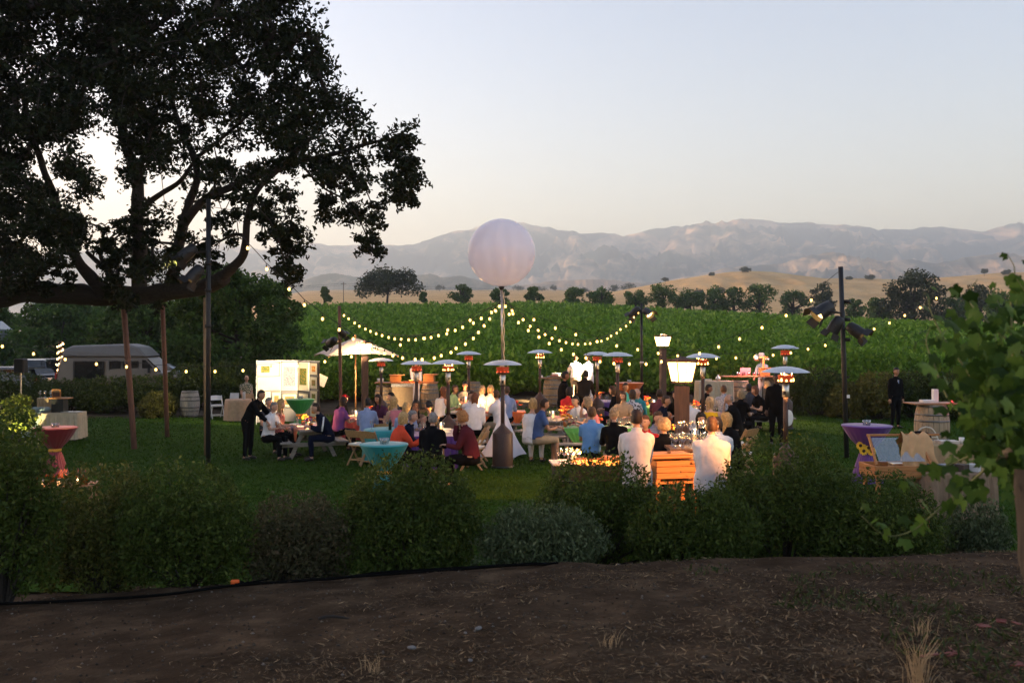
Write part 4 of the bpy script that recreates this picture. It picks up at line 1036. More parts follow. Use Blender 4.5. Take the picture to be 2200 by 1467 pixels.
def barrel(label, p, s=1.0, rz=0, group='oak wine barrels', m=None):
    t = thing('wine_barrel', label, 'barrel', p, rz, group)
    R0, R1, h = .275*s, .345*s, .93*s; n = 20
    rad = lambda z: R0+(R1-R0)*(1-((z/h-.5)*2)**2)
    for k in range(n):
        a0, a1 = 2*math.pi*k/n+.012, 2*math.pi*(k+1)/n-.012; V = []
        for i in range(7):
            z = h*i/6
            for a_ in (a0, (a0+a1)/2, a1):
                for q in (0, -.03): r_ = rad(z)+q+(.0015*((k*7) % 3)); V.append((r_*math.cos(a_), r_*math.sin(a_), z))
        Fc = []
        for i in range(6):
            a_ = 6*i; c_ = a_+6
            Fc += [(a_, a_+2, c_+2, c_), (a_+2, a_+4, c_+4, c_+2), (a_, c_, c_+1, a_+1), (a_+4, a_+5, c_+5, c_+4)]
        Fc += [(36, 38, 39, 37), (38, 40, 41, 39), (0, 1, 3, 2), (2, 3, 5, 4)]
        b = MB(); b.add(V, Fc); b.obj('stave', m or m_stave, t)
    for z in (.04, .21, .34, .59, .72, .89):
        z *= h/.93; b = MB(); b.lathe([(rad(z-.02)+.001, z-.022), (rad(z-.02)+.006, z-.022), (rad(z+.02)+.006, z+.022), (rad(z+.02)+.001, z+.022)], 30); b.obj('hoop', m_hoop, t, True)
    for z in (.03, h-.035):
        b = MB(); b.lathe([(.0005, z), (rad(z)-.025, z)], 20); b.obj('head', m or m_stave, t)
    return t, h

# ---- picnic tables and round tables
GT = {}
mc = dict(maroon=satin('maroon', (.20, .006, .022)), purple=satin('purple', (.085, .02, .17)), teal=satin('turquoise', (.013, .24, .26)), green=satin('lime green', (.10, .36, .05)), grass=satin('leaf green', (.03, .26, .06)),
          orange=satin('orange', (.62, .13, .015)), red=satin('crimson', (.17, .006, .015)), violet=satin('violet', (.10, .026, .22)), darkteal=satin('turquoise shade', (.02, .30, .31)), cream=cloth('cream', (.50, .42, .31)), white=cloth('white linen', (.66, .63, .60)), tan=cloth('tan', (.42, .30, .17)))
def surf(t, h): return lambda x, y, dz=0: Vector(t.location)+Matrix.Rotation(t.rotation_euler.z, 3, 'Z') @ Vector((x, y, h+dz))
def runner(label, t, h, y0, y1, m, w=.36, corner=True):
    """cloth laid across a picnic table, both ends hanging over the sides"""
    b = MB()
    Yc = (y0+y1)/2; L = (y1-y0); V = []; n = 14
    prof = [(-.385, h-.30), (-.385, h-.12), (-.380, h+.006), (-.2, h+.006), (0, h+.006), (.2, h+.006), (.380, h+.006), (.385, h-.12), (.385, h-.30)]
    for k in range(n+1):
        s_ = k/n-.5
        for i, (x, z) in enumerate(prof):
            f = 1.0
            if z < h-.2: f = .35
            elif z < h-.05: f = .75
            V.append((x+.012*math.sin(k*2.2)*(z < h-.05), Yc+s_*L*f, z+(.0 if i in (2, 3, 4, 5, 6) else .01*math.sin(k*1.7))))
    Fc = [(k*9+i, k*9+i+1, (k+1)*9+i+1, (k+1)*9+i) for k in range(n) for i in range(8)]
    b.add(V, Fc); me = b.mesh('table_runner', m, True)
    x = link('table_runner', me, None, t.location, t.rotation_euler.z); setp(x, label, 'tablecloth', 'coloured cloths on the picnic tables')
def settle(name, S, xs, ys, n, wx, wy, cnd, flowers, seed):
    """glasses, plates, candles and flowers on one table; name says which table"""
    rr = random.Random(seed)
    for i in range(n):
        wine(S(rr.uniform(-wx, wx), rr.uniform(-wy, wy), .008), 'stemmed wine glass on the '+name, 'wine glasses on the '+name)
    for i in range(max(2, n//3)):
        plate(S(rr.choice((-1, 1))*wx*.85, rr.uniform(-wy, wy), .008), 'white plate on the '+name, 'plates on the '+name)
    for i, (x, y) in enumerate(cnd):
        candle(S(x, y, .008), 'lit candle in a glass cylinder on the '+name if len(cnd) == 1 else ['lit candle in a glass cylinder, nearer one on the ', 'second lit candle in a glass cylinder on the '][i]+name, 'candles on the tables')
    for x, y, cols in flowers: bouquet(S(x, y, .008), 'flowers in an amber vase on the '+name, cols)
def ctr(px, D): return on(px, D)
T1 = picnic('grey picnic table at the left, end towards the camera', 663, 23.15, R(22)); S = surf(T1, .72)
runner('orange and purple cloth over the near end of the left picnic table', T1, .72, -.72, -.05, mc['orange']); runner('purple cloth over the far end of the left picnic table', T1, .72, .05, .7, mc['purple'])
settle('left picnic table', S, 0, 0, 12, .28, .75, [(.05, .25)], [(0, -.3, ['purple', 'red', 'orange']), (-.05, .5, ['orange', 'yellow'])], 1)
T4 = picnic('picnic table with an orange cloth, behind the white skirt', 1048, 25.2, R(92), 2.0); S = surf(T4, .72)
runner('orange cloth over the right end of the picnic table behind the white skirt', T4, .72, -1.02, -.45, mc['orange']); runner('rusty cloth in the middle of the picnic table behind the white skirt', T4, .72, -.1, .5, mc['orange'])
settle('picnic table behind the white skirt', S, 0, 0, 12, .26, .8, [(.0, .25), (.05, -.55)], [(0, -.75, ['red', 'orange'])], 2)
T5 = picnic('picnic table with its bench end showing right of the white skirt', 1207, 22.9, R(-32), 1.9); S = surf(T5, .72)
runner('dark red cloth on the picnic table right of the white skirt', T5, .72, -.3, .4, mc['maroon'])
settle('picnic table right of the white skirt', S, 0, 0, 14, .28, .8, [(-.05, -.35)], [(0, .35, ['orange', 'yellow']), (.1, -.05, ['red', 'orange'])], 3)
T6 = picnic('picnic table with a lime green cloth, behind the first cook', 1288, 20.5, R(88), 2.0); S = surf(T6, .72)
runner('lime green cloth on the left half of the picnic table behind the first cook', T6, .72, .1, .8, mc['green']); runner('lime green cloth on the right half of the picnic table behind the first cook', T6, .72, -.85, -.1, mc['green'])
settle('lime green picnic table', S, 0, 0, 14, .28, .85, [(.1, -.35)], [(0, .05, ['orange', 'red']), (.05, .75, ['orange', 'yellow'])], 4)
T8 = picnic('pale picnic table at the right beside the waiter, end towards the camera', 1632, 26.9, R(-4), 1.9); S = surf(T8, .72)
runner('turquoise cloth on the picnic table beside the waiter', T8, .72, -.85, -.5, mc['teal']); runner('orange cloth on the picnic table beside the waiter', T8, .72, 0, .6, mc['orange'])
settle('picnic table beside the waiter', S, 0, 0, 9, .28, .8, [(-.2, -.3)], [(0, .3, ['red', 'orange'])], 5)
def rt(label, name, px, D, r, m, n, cnd, fl, seed, **k):
    t, c = round_table(label, px, D, r, m, **k); S = lambda x, y, dz=0: c+Vector((x, y, dz-.006))
    settle(name, S, 0, 0, n, r*.68, r*.68, cnd, fl, seed); return t
rt('round table under a maroon cloth, left of the barrel bar', 'maroon round table', 797, 25.1, .78, mc['maroon'], 12, [(.1, .0), (-.35, -.3)], [(0, .25, ['red', 'orange'])], 6)
rt('round table behind the orange-clothed picnic table, left of the balloon pole', 'round table near the man in green', 1008, 28.6, .7, mc['orange'], 9, [(-.1, -.1)], [(.1, .1, ['red', 'purple'])], 7)
rt('round table under a green cloth, behind the lime green picnic table', 'green round table', 1392, 26.3, .7, mc['green'], 9, [(.15, -.1)], [(0, .2, ['red', 'orange'])], 8)
rt('round table under a purple cloth, below the small spotlights', 'purple round table', 1288, 28.3, .68, mc['purple'], 8, [(-.3, 0)], [(0, .2, ['red', 'orange'])], 9)
rt('round table under an orange cloth, behind the near lamp post', 'orange round table', 1489, 24.2, .72, mc['orange'], 10, [(-.1, -.15)], [(.1, .2, ['orange', 'red'])], 10)
rt('round table under a crimson cloth, between the near lamp post and the heavier cook', 'crimson round table', 1470, 17.7, .74, mc['red'], 10, [(-.45, -.1), (.05, .1)], [(-.2, .1, ['orange', 'yellow', 'red'])], 11)
rt('low round table under a turquoise cloth, behind two empty folding chairs', 'low turquoise table', 832, 21.3, .52, mc['darkteal'], 3, [], [], 12, drop=.70)
bottle(on(838, 21.0)+Vector((0, 0, .752)), 'dark bottle standing on the low turquoise table', 'bottles on the tables')
# rectangular purple table
p = on(927, 20.0); T3 = trestle('rectangular table under a purple cloth, in front of the man in black', p, R(3), (1.05, 1.5), .75, .68, mc['purple'], 'table', 'rectangular clothed tables'); S = surf(T3, .75)
settle('rectangular purple table', S, 0, 0, 10, .35, .55, [(.2, .2)], [(0, .45, ['orange', 'red'])], 13)
setp(link('napkin', MB().box((0, 0, 0), (.2, .012, .24)).mesh('napkin', mc['orange']), None, S(-.545, -.4, -.16), R(93)), 'orange napkin hanging off the left side of the purple table', 'napkin')

# ---- cocktail tables
sash = mat('orange raffia', (.7, .32, .04), .6, var=.2)
for (lb, px, py, m_, dia, vot) in [
    ('turquoise cocktail table nearest the camera, left of the man in black', 825, 953, mc['teal'], .79, 'clear glass votives on the turquoise cocktail table'),
    ('crimson cocktail table at the left edge, by the buffet table', 118, 918, mc['red'], .88, 'clear glass votives on the crimson cocktail table'),
    ('violet cocktail table with sunflowers, right of the black pole', 1862, 913, mc['violet'], .9, 'clear glass votives on the violet cocktail table'),
    ('leaf green cocktail table in front of the print panels', 645, 857, mc['grass'], .86, 'clear glass votives on the green cocktail table'),
    ('orange cocktail table in front of the vineyard, by the slim pole', 1352, 822, mc['orange'], 1.0, 'clear glass votives on the orange cocktail table')]:
    t, c = cocktail(lb, px, py, m_, dia, sash); votives(c, vot)
    if 'violet' in lb:
        for k, (dx, dz) in enumerate(((-.08, -.36), (.02, -.29), (-.02, -.46), (.07, -.40), (.13, -.47))):
            fl = thing('sunflower', 'sunflower tied to the waist of the violet cocktail table', 'flower', c+Vector((dx-.10, -.17, dz)), 0, 'sunflowers on the violet table')
            b = MB()
            for q in range(13):
                th = 2*math.pi*q/13; b.box((math.cos(th)*.055, -.006*(q % 2), math.sin(th)*.055), (.05, .006, .024), 0, Matrix.Rotation(-th, 3, 'Y'))
            b.obj('petals', m_flo['yellow'], fl); b = MB(); b.sphere((0, -.008, 0), .032, 10, 6, 0, (1, .5, 1)); b.obj('disc', mat('sunflower disc', (.04, .02, .01), .9), fl, True)

# ---- empty chairs
chair('empty wooden chair behind the man in black, back towards the camera', on(931, 18.55), 180)
chair('wooden chair of the woman in maroon, turned sideways by the white skirt', on(1020, 19.3), -105)
chair('empty wooden chair left of the low turquoise table, the left of a pair', on(772, 21.0), 150)
chair('empty wooden chair left of the low turquoise table, the right of a pair', on(800, 20.6), 155)
chair('empty wooden chair half behind the low turquoise table', on(820, 22.4), 200)
chair('empty wooden chair beside the woman in maroon, mostly hidden behind its neighbour', on(1024, 20.3), -100)
chair('empty wooden chair turned outward at the right of the crimson table', on(1592, 18.0), -128)
chair('empty wooden chair nearest the waiter, beside the blond woman', on(1596, 19.6), -140)
chair('white folding chair beside the upright wine barrel', on(466, 33.2), 30, 1)
# ------------------------------------------------------------------ people
SKIN = {k: mat('skin '+k, c, .55, var=.06) for k, c in dict(fair=(.50, .29, .20), tan=(.38, .20, .12), brown=(.20, .095, .055), dark=(.085, .042, .028)).items()}
HAIR = {k: mat('hair '+k, c, .55, var=.35, scale=30, spec=.3) for k, c in dict(black=(.010, .008, .007), dbrown=(.03, .016, .009), brown=(.075, .038, .018), auburn=(.13, .045, .018), blond=(.42, .27, .11), ash=(.30, .21, .12), grey=(.20, .19, .18), white=(.45, .44, .42), ginger=(.36, .17, .06)).items()}
m_shoe = mat('dark shoe leather', (.015, .012, .01), .4, var=.1)
m_dark = cloth('black', (.005, .005, .006)); m_navy = cloth('navy', (.007, .009, .022)); m_khaki = cloth('khaki', (.32, .26, .18)); m_jeans = cloth('denim', (.05, .075, .13)); m_whitec = cloth('shirt white', (.70, .69, .70))
m_eye = mat('dark eye', (.01, .008, .008), .2, var=0); m_lip = mat('lips', (.32, .10, .09), .5, var=0)
def checked(name, c1, c2, s):
    if name in MATS: return MATS[name]
    m = cloth(name, c1); n = m.node_tree.nodes; l = m.node_tree.links
    t = n.new('ShaderNodeTexCoord'); w1 = n.new('ShaderNodeTexVoronoi'); w1.inputs['Scale'].default_value = s
    mx = n.new('ShaderNodeMix'); mx.data_type = 'RGBA'; mx.inputs[6].default_value = list(c1)+[1]; mx.inputs[7].default_value = list(c2)+[1]
    cr = n.new('ShaderNodeValToRGB'); cr.color_ramp.elements[0].position = .38; cr.color_ramp.elements[1].position = .5
    l.new(t.outputs['Object'], w1.inputs['Vector']); l.new(w1.outputs[0], cr.inputs[0]); l.new(cr.outputs[0], mx.inputs[0]); l.new(mx.outputs[2], n['Principled BSDF'].inputs['Base Color'])
    MATS[name] = m; return m
def striped(name, c1, c2, s, d='Z'):
    if name in MATS: return MATS[name]
    m = cloth(name, c1); n = m.node_tree.nodes; l = m.node_tree.links
    t = n.new('ShaderNodeTexCoord'); w1 = n.new('ShaderNodeTexWave'); w1.inputs['Scale'].default_value = s; w1.bands_direction = d; w1.inputs['Distortion'].default_value = .6
    mx = n.new('ShaderNodeMix'); mx.data_type = 'RGBA'; mx.inputs[6].default_value = list(c1)+[1]; mx.inputs[7].default_value = list(c2)+[1]
    l.new(t.outputs['Object'], w1.inputs['Vector']); l.new(w1.outputs[1], mx.inputs[0]); l.new(mx.outputs[2], n['Principled BSDF'].inputs['Base Color'])
    MATS[name] = m; return m
def ik(a, c, l1, l2, pole):
    a = Vector(a); c = Vector(c); d = c-a; L = d.length
    if L > (l1+l2)*.995: c = a+d*((l1+l2)*.995/L); d = c-a; L = d.length
    k = (l1*l1-l2*l2+L*L)/(2*L); h = math.sqrt(max(0, l1*l1-k*k)); u = d.normalized()
    p = Vector(pole); p = p-u*p.dot(u)
    if p.length < 1e-4: p = u.orthogonal()
    return a+u*k+p.normalized()*h, c
def ring(c, ax, fw, rx, ry, n=14):
    """an oval across axis ax, fw towards the front"""
    ax = ax.normalized(); f = (fw-ax*fw.dot(ax)).normalized(); s_ = f.cross(ax)
    return [c+s_*rx*math.cos(2*math.pi*j/n)+f*ry*math.sin(2*math.pi*j/n) for j in range(n)]
def loft(b, rings):
    n = len(rings[0]); V = [v for r in rings for v in r]; k = len(rings)
    b.add(V, [(i*n+j, i*n+(j+1) % n, (i+1)*n+(j+1) % n, (i+1)*n+j) for i in range(k-1) for j in range(n)]+[tuple(range(n-1, -1, -1)), tuple((k-1)*n+j for j in range(n))])
def body_frame(pose, Lh, Rh, lean, hunch, turn, s):
    """joint positions in metres; the person faces +y, their right hand is at +x"""
    J = {}; sit = pose in ('seat', 'stool')
    pz = .56 if sit else .94
    J['pelvis'] = Vector((0, 0, pz)); up = Vector((0, math.sin(lean), math.cos(lean))); fw = Vector((0, math.cos(lean), -math.sin(lean)))
    up2 = Vector((0, math.sin(lean+hunch), math.cos(lean+hunch)))
    J['waist'] = J['pelvis']+up*.15; J['chest'] = J['waist']+up*.10+up2*.08; J['ubust'] = J['chest']+up2*.14; J['neck'] = J['ubust']+up2*.09
    up3 = Vector((0, math.sin(lean+hunch*.6+.12), math.cos(lean+hunch*.6+.12))); J['skull'] = J['neck']+up3*.105
    hd = J['skull']+Vector((0, .018, .075)); J['head'] = hd
    for n_, sx in (('r', 1), ('l', -1)):
        J['sh'+n_] = J['ubust']+Vector((sx*.172, -.005, .0))+up2*.002
        hip = J['pelvis']+Vector((sx*.092, 0, -.03)); J['hip'+n_] = hip
        if sit:
            J['kn'+n_] = Vector((sx*.12, .42, .53)); J['an'+n_] = Vector((sx*.12, .40 if pose == 'seat' else .3, .085))
        else:
            J['kn'+n_] = Vector((sx*.10, .02, .50)); J['an'+n_] = Vector((sx*.115, -.02, .085))
        J['toe'+n_] = J['an'+n_]+Vector((sx*.02, .17, -.045))
        tgt = {'table': Vector((sx*.14, .44, .80)) if sit else Vector((sx*.16, .42, 1.0)), 'lap': Vector((sx*.10, .26, .66)), 'down': Vector((sx*.24, .05, .80 if not sit else .58)),
               'mouth': hd+Vector((sx*.04, .12, -.085)), 'chin': hd+Vector((sx*.03, .10, -.13)), 'talk': Vector((sx*.12, .40, 1.0)), 'reach': Vector((sx*.18, .58, .86)), 'front': Vector((sx*.10, .36, 1.02)),
               'tray': Vector((sx*.27, .03, .78)), 'behind': Vector((sx*.13, -.16, .86)), 'low': Vector((sx*.15, .48, .88)), 'out': Vector((sx*.42, .36, .95))}[Rh if sx > 0 else Lh]
        if lean > .3 and not sit: tgt = tgt+Vector((0, .22, -.05))
        J['el'+n_], J['wr'+n_] = ik(J['sh'+n_], tgt, .29, .255, Vector((sx*.38, -.42, -.9)))
    return J, up, up2, fw
PM = {}
def remesh(me, vox):
    o = bpy.data.objects.new('tmp', me); COL.objects.link(o)
    md = o.modifiers.new('r', 'REMESH'); md.mode = 'VOXEL'; md.voxel_size = vox
    sm = o.modifiers.new('s', 'SMOOTH'); sm.factor = .5; sm.iterations = 3
    dg = bpy.context.evaluated_depsgraph_get(); ev = o.evaluated_get(dg); m2 = bpy.data.meshes.new_from_object(ev)
    bpy.data.objects.remove(o); bpy.data.meshes.remove(me)
    n = len(m2.vertices); V = np.empty(n*3, np.float32); m2.vertices.foreach_get('co', V); Fc = [tuple(p.vertices) for p in m2.polygons]
    bpy.data.meshes.remove(m2)
    return V.reshape(-1, 3), Fc
def head_mesh(b, c, wide=1.0):
    """egg-shaped head with brow, nose, chin and ears"""
    n, k = 16, 13; V = []
    for i in range(1, k):
        p = math.pi*i/k
        for j in range(n):
            t = 2*math.pi*j/n; x = math.sin(p)*math.cos(t); y = math.sin(p)*math.sin(t); z = math.cos(p)
            X, Y, Z = x*.075*wide, y*.096, z*.118
            if z < -.1: X *= 1+.30*(z+.1); Y = Y*(1+.22*(z+.1)) if y < 0 else Y*(1+.10*(z+.1))
            f = max(0, y)**2*math.sin(p)
            if abs(x) < .22 and y > 0:
                if -.42 < z < .05: Y += .021*f*(1-abs(x)/.24)*(1-(z+.42)/.47*.8)
            if .02 < z < .28 and y > 0 and .18 < abs(x) < .62: Y -= .009
            if .28 < z < .42 and y > 0: Y += .004
            V.append(c+Vector((X, Y, Z)))
    Fc = [(i*n+j, (i+1)*n+j, (i+1)*n+(j+1) % n, i*n+(j+1) % n) for i in range(k-2) for j in range(n)]
    V += [c+Vector((0, 0, .118)), c+Vector((0, .01, -.114))]; T = len(V)-2
    Fc += [(T, j, (j+1) % n) for j in range(n)]+[(T+1, (k-2)*n+(j+1) % n, (k-2)*n+j) for j in range(n)]
    b.add(V, Fc)
    for s_ in (-1, 1):
        b.sphere(c+Vector((s_*.076*wide, -.008, -.005)), .03, 8, 6, 0, (.35, .6, 1.05))
        b.sphere(c+Vector((s_*.031, .083, .016)), .011, 6, 5, 1, (1, .6, .7))
    b.sphere(c+Vector((0, .089, -.060)), .022, 8, 5, 2, (1, .35, .35))
def hand_mesh(b, w, d, sx, grip=.6):
    """palm, four curled fingers of different lengths and a thumb"""
    d = d.normalized(); s_ = d.cross(Vector((0, 0, 1)))
    if s_.length < .1: s_ = Vector((1, 0, 0))
    s_.normalize(); nrm = s_.cross(d)
    if nrm.z < 0: nrm = -nrm
    pc = w+d*.045
    loft(b, [ring(w-d*.015, d, nrm, .026, .020, 8), ring(w+d*.02, d, nrm, .036, .017, 8), ring(w+d*.06, d, nrm, .040, .014, 8), ring(w+d*.085, d, nrm, .038, .011, 8)])
    for k, L in enumerate((.066, .078, .073, .056)):
        q = w+d*.078+s_*(.028-.0187*k)
        d1 = (d*math.cos(grip*.5)-nrm*math.sin(grip*.5)); d2 = (d*math.cos(grip*1.6)-nrm*math.sin(grip*1.6))
        b.tube([q, q+d1*L*.5, q+d1*L*.5+d2*L*.55], [.0095, .009, .007], 5)
    q = w+d*.028+s_*.030; t1 = (d*.6+s_*.7-nrm*.35).normalized(); b.tube([q-s_*.01, q+t1*.032, q+t1*.032+(d*.85+s_*.1-nrm*.4)*.032], [.012, .0105, .008], 5)
def hair_mesh(style, c):
    """shell round the skull with real thickness at its edge"""
    b = MB(); n = 20; rows = []
    ext = dict(short=-.062, bob=-.10, long=-.26, bun=-.02, curly=-.06, bald=-.03, cap=-.0, up=-.01)[style]
    thick = dict(short=.009, bob=.017, long=.016, bun=.010, curly=.028, bald=.004, cap=.012, up=.022)[style]
    zs = list(np.linspace(.116, -.02, 8))+[(-.02+(ext+.02)*q) for q in (.35, .7, 1.0)]
    def shell(th):
        out = []
        for i, z in enumerate(zs):
            zz = max(min(z/.118, .999), -.75) if z > -.07 else -.6
            r_ = math.sqrt(max(0, 1-zz*zz)); r_ = max(r_, .30)
            row_ = []
            open_ = 0
            if z < .055: open_ = R(62) if style in ('bob', 'long', 'curly') else R(98)
            if style == 'bald': open_ = R(118)
            for j in range(n+1):
                a_ = -math.pi/2 - math.pi + open_+(2*math.pi-2*open_)*j/n + math.pi*2
                wob = .004*math.sin(j*2.3+i*1.7)+(.012*math.sin(j*3.1+i*2.7) if style == 'curly' else 0)
                fl = .016*max(0, -z-.02)/.1 if style in ('bob',) else (.004 if style == 'long' else 0)
                aa = a_+math.pi
                x = math.cos(aa)*(.075*r_+th+fl+wob); y = -math.sin(aa)*(.096*r_+th+fl+wob)
                y = -y if False else y
                if style == 'long' and z < -.1: y = y*.9-.005-.10*0; x *= .95
                row_.append(c+Vector((x, y, z*(1.0)+(th if i == 0 else th*.6*(1-i/8) if i < 8 else 0))))
            out.append(row_)
        return out
    outer = shell(thick); inner = shell(-.004)
    R_ = len(zs); w = n+1
    V = [v for r in outer for v in r]+[v for r in inner for v in r]; o2 = R_*w; Fc = []
    start = 2 if style == 'bald' else 0
    for i in range(start, R_-1):
        for j in range(n):
            a_ = i*w+j; Fc += [(a_, a_+1, a_+w+1, a_+w), (o2+a_, o2+a_+w, o2+a_+w+1, o2+a_+1)]
        Fc += [(i*w, (i+1)*w, o2+(i+1)*w, o2+i*w), (i*w+n, o2+i*w+n, o2+(i+1)*w+n, (i+1)*w+n)]
    e = (R_-1)*w
    for j in range(n): Fc.append((e+j, e+j+1, o2+e+j+1, o2+e+j))
    b.add(V, Fc)
    b.v = [tuple(Vector(v)+Vector((noise.noise(Vector(v)*28), noise.noise(Vector(v)*28+Vector((5, 0, 0))), noise.noise(Vector(v)*20)))*.007) for v in b.v]
    if style != 'bald': b.sphere(c+Vector((0, -.004, .062)), .072, 14, 8, 0, (1.0, 1.22, .86 if style != 'up' else 1.05))
    if style == 'bun': b.sphere(c+Vector((0, -.125, .01)), .045, 10, 7)
    if style == 'up':
        for q in range(14): b.sphere(c+Vector((random.gauss(0, .035), -.05+random.gauss(0, .03), .08+random.gauss(0, .025))), .03, 7, 5)
    if style == 'curly':
        for q in range(26):
            a_ = random.uniform(R(-30), R(210)); z = random.uniform(-.05, .11); r_ = math.sqrt(max(.05, 1-(z/.13)**2))
            b.sphere(c+Vector((math.cos(a_)*.088*r_, -math.sin(a_)*.108*r_, z)), .026, 6, 5)
    if style == 'cap': b.lathe([(.001, .014), (.055, .01), (.07, .0)], 14, c+Vector((0, .09, .055)))
    return b
GRPP = 'guests at the tables'
def person(label, px, ytop, face, top, bottom, hair, style, skin='fair', pose='seat', Lh='table', Rh='table', lean=.16, hunch=.12, sleeve='short', D=None, size=1.0, group=GRPP, floor=None, wide=1.0, hat=None, extra=None, seat_up=0, tilt=0, vox=None, longcoat=False):
    J, up, up2, fw = body_frame(pose, Lh, Rh, lean, hunch, 0, size)
    hd = J['head']; htop = (hd.z+.125+(.06 if style in ('up',) else 0)+(.19 if hat == 'toque' else 0))*size
    D = D or dist_for(px, ytop, htop+seat_up)
    th = R(face)+math.pi; rot = Matrix.Rotation(th, 3, 'Z'); hw = rot @ (Vector((hd.x, hd.y, 0))*size)
    x = at(px, 0, D).x-hw.x; y = D-hw.y; z = (g(x, y) if floor is None else floor)+seat_up
    t = thing('person', label, 'person', (x, y, z), th, group); t.scale = (size,)*3
    vox = vox or (.019 if D < 15 else .026 if D < 24 else .031)
    # body: lofted parts fused into one skin
    b = MB(); W = wide; mid = J['pelvis']; F2 = Vector((0, 1, 0))
    nb = (J['neck']-J['ubust']).normalized()
    loft(b, [ring(mid-up*.13, up, fw, .10*W, .085), ring(mid-up*.09, up, fw, .165*W, .125*W), ring(mid, up, fw, .172*W, .130*W), ring(J['waist'], up, fw, .148*W, .112*W*W), ring(J['chest'], up2, fw, .168*W, .122*W), ring(J['ubust']-up2*.03, up2, fw, .180*W, .112*W),
             ring(J['ubust']+up2*.035, up2, fw, .140, .085), ring(J['ubust']+up2*.07, up2, fw, .075, .066), ring(J['neck'], up2, fw, .052, .054), ring(J['skull'], up2, fw, .050, .052)])
    for n_, sx in (('r', 1), ('l', -1)):
        S_, E, Wr = J['sh'+n_], J['el'+n_], J['wr'+n_]
        b.tube([S_+Vector((-sx*.05, 0, .01)), S_, S_.lerp(E, .35), E, E.lerp(Wr, .3), Wr], [.058, .056*W**.5, .050*W**.5, .041, .042, .028], 10)
        Hp, Kn, An = J['hip'+n_], J['kn'+n_], J['an'+n_]
        b.tube([Hp+Vector((-sx*.01, 0, .03)), Hp.lerp(Kn, .2), Hp.lerp(Kn, .55), Kn, Kn.lerp(An, .3), Kn.lerp(An, .7), An], [.088*W, .092*W, .078*W, .058, .060, .045, .040], 10)
        b.tube([An+Vector((0, -.04, -.03)), An+Vector((0, .04, -.035)), J['toe'+n_]], [.040, .042, .032], 8)
    V, Fc = remesh(b.mesh('tmp', SKIN[skin]), vox)
    # what each point belongs to
    segs = [('torso', J['pelvis'], J['ubust'])]+[('neck', J['ubust']+up2*.05, J['skull'])]
    for n_ in 'rl': segs += [('ua', J['sh'+n_], J['el'+n_]), ('fa', J['el'+n_], J['wr'+n_]), ('th', J['hip'+n_], J['kn'+n_]), ('sk', J['kn'+n_], J['an'+n_]), ('ft', J['an'+n_]+Vector((0, 0, -.02)), J['toe'+n_])]
    rad = dict(torso=.15, neck=.05, ua=.055, fa=.04, th=.085, sk=.055, ft=.05)
    best = np.full(len(V), 9.); idx = np.zeros(len(V), int); par = np.zeros(len(V))
    for i, (nm, a_, c_) in enumerate(segs):
        a_ = np.array(a_); c_ = np.array(c_); d = c_-a_; u = np.clip(((V-a_) @ d)/(d @ d), 0, 1)
        ds = np.linalg.norm(V-(a_+u[:, None]*d), axis=1)-rad[nm]
        k = ds < best; best[k] = ds[k]; idx[k] = i; par[k] = u[k]
    nm = np.array([s_[0] for s_ in segs])[idx]
    slv = dict(long=9, short=.62, none=-.1, roll=9)[sleeve]
    hipz = (V-np.array(mid)) @ np.array(up)
    shirt = ((nm == 'torso') & (hipz > (-.02 if not longcoat else -.2))) | ((nm == 'ua') & (par < slv)) | ((nm == 'fa') & (par < (.93 if sleeve == 'long' else .25 if sleeve == 'roll' else -1)))
    if sleeve == 'none': shirt &= ~((nm == 'torso') & ((V-np.array(J['ubust'])) @ np.array(up2) > .03))
    shirt |= (nm == 'neck') & (par < .12) & (sleeve in ('long', 'roll'))
    pants = ((nm == 'torso') & (hipz <= .02)) | (nm == 'th') | ((nm == 'sk') & (par < (.98 if bottom is not m_khaki else .15)))
    if longcoat: shirt |= (nm == 'th') & (par < .35)
    shoes = nm == 'ft'
    # normals
    Fa = [f for f in Fc]
    me_ = bpy.data.meshes.new('body'); me_.from_pydata(V.tolist(), [], Fa); me_.update()
    Nn = np.empty(len(V)*3, np.float32); me_.vertices.foreach_get('normal', Nn); Nn = Nn.reshape(-1, 3)
    body = MB(); body.v = [tuple(v) for v in V-Nn*.002]; body.f = list(Fa); body.mi = [0]*len(Fa); bpy.data.meshes.remove(me_)
    head_mesh(body, hd, 1.0+.06*(wide-1)*4)
    for n_, sx in (('r', 1), ('l', -1)): hand_mesh(body, J['wr'+n_], J['wr'+n_]-J['el'+n_]+Vector((0, 0, -.05)), sx, .7)
    body.obj('body', [SKIN[skin], m_eye, m_lip], t, True)
    def garment(name, mask, off, m, wr=.006):
        keep = [f for f in Fa if sum(mask[i] for i in f) >= 3]
        if not keep: return
        used = sorted({i for f in keep for i in f}); ix = {v: i for i, v in enumerate(used)}
        P = V[used]; 
        w_ = np.array([noise.noise(Vector((p[0]*9+px, p[1]*9, p[2]*6))) for p in P])*wr*1.6+np.array([abs(noise.noise(Vector((p[0]*17, p[1]*17+px, p[2]*5)))) for p in P])*wr
        P2 = P+Nn[used]*(off+w_)[:, None]
        q = MB(); q.v = [tuple(v) for v in P2]; q.f = [tuple(ix[i] for i in f) for f in keep]
        # turned-in edge gives the cloth thickness
        cnt = {}
        for f in q.f:
            for a_, c_ in zip(f, f[1:]+f[:1]): cnt[(a_, c_)] = 1
        edge = [(a_, c_) for a_, c_ in cnt if (c_, a_) not in cnt]; o = len(q.v)
        vs_ = sorted({v for e in edge for v in e}); jx = {v: o+i for i, v in enumerate(vs_)}
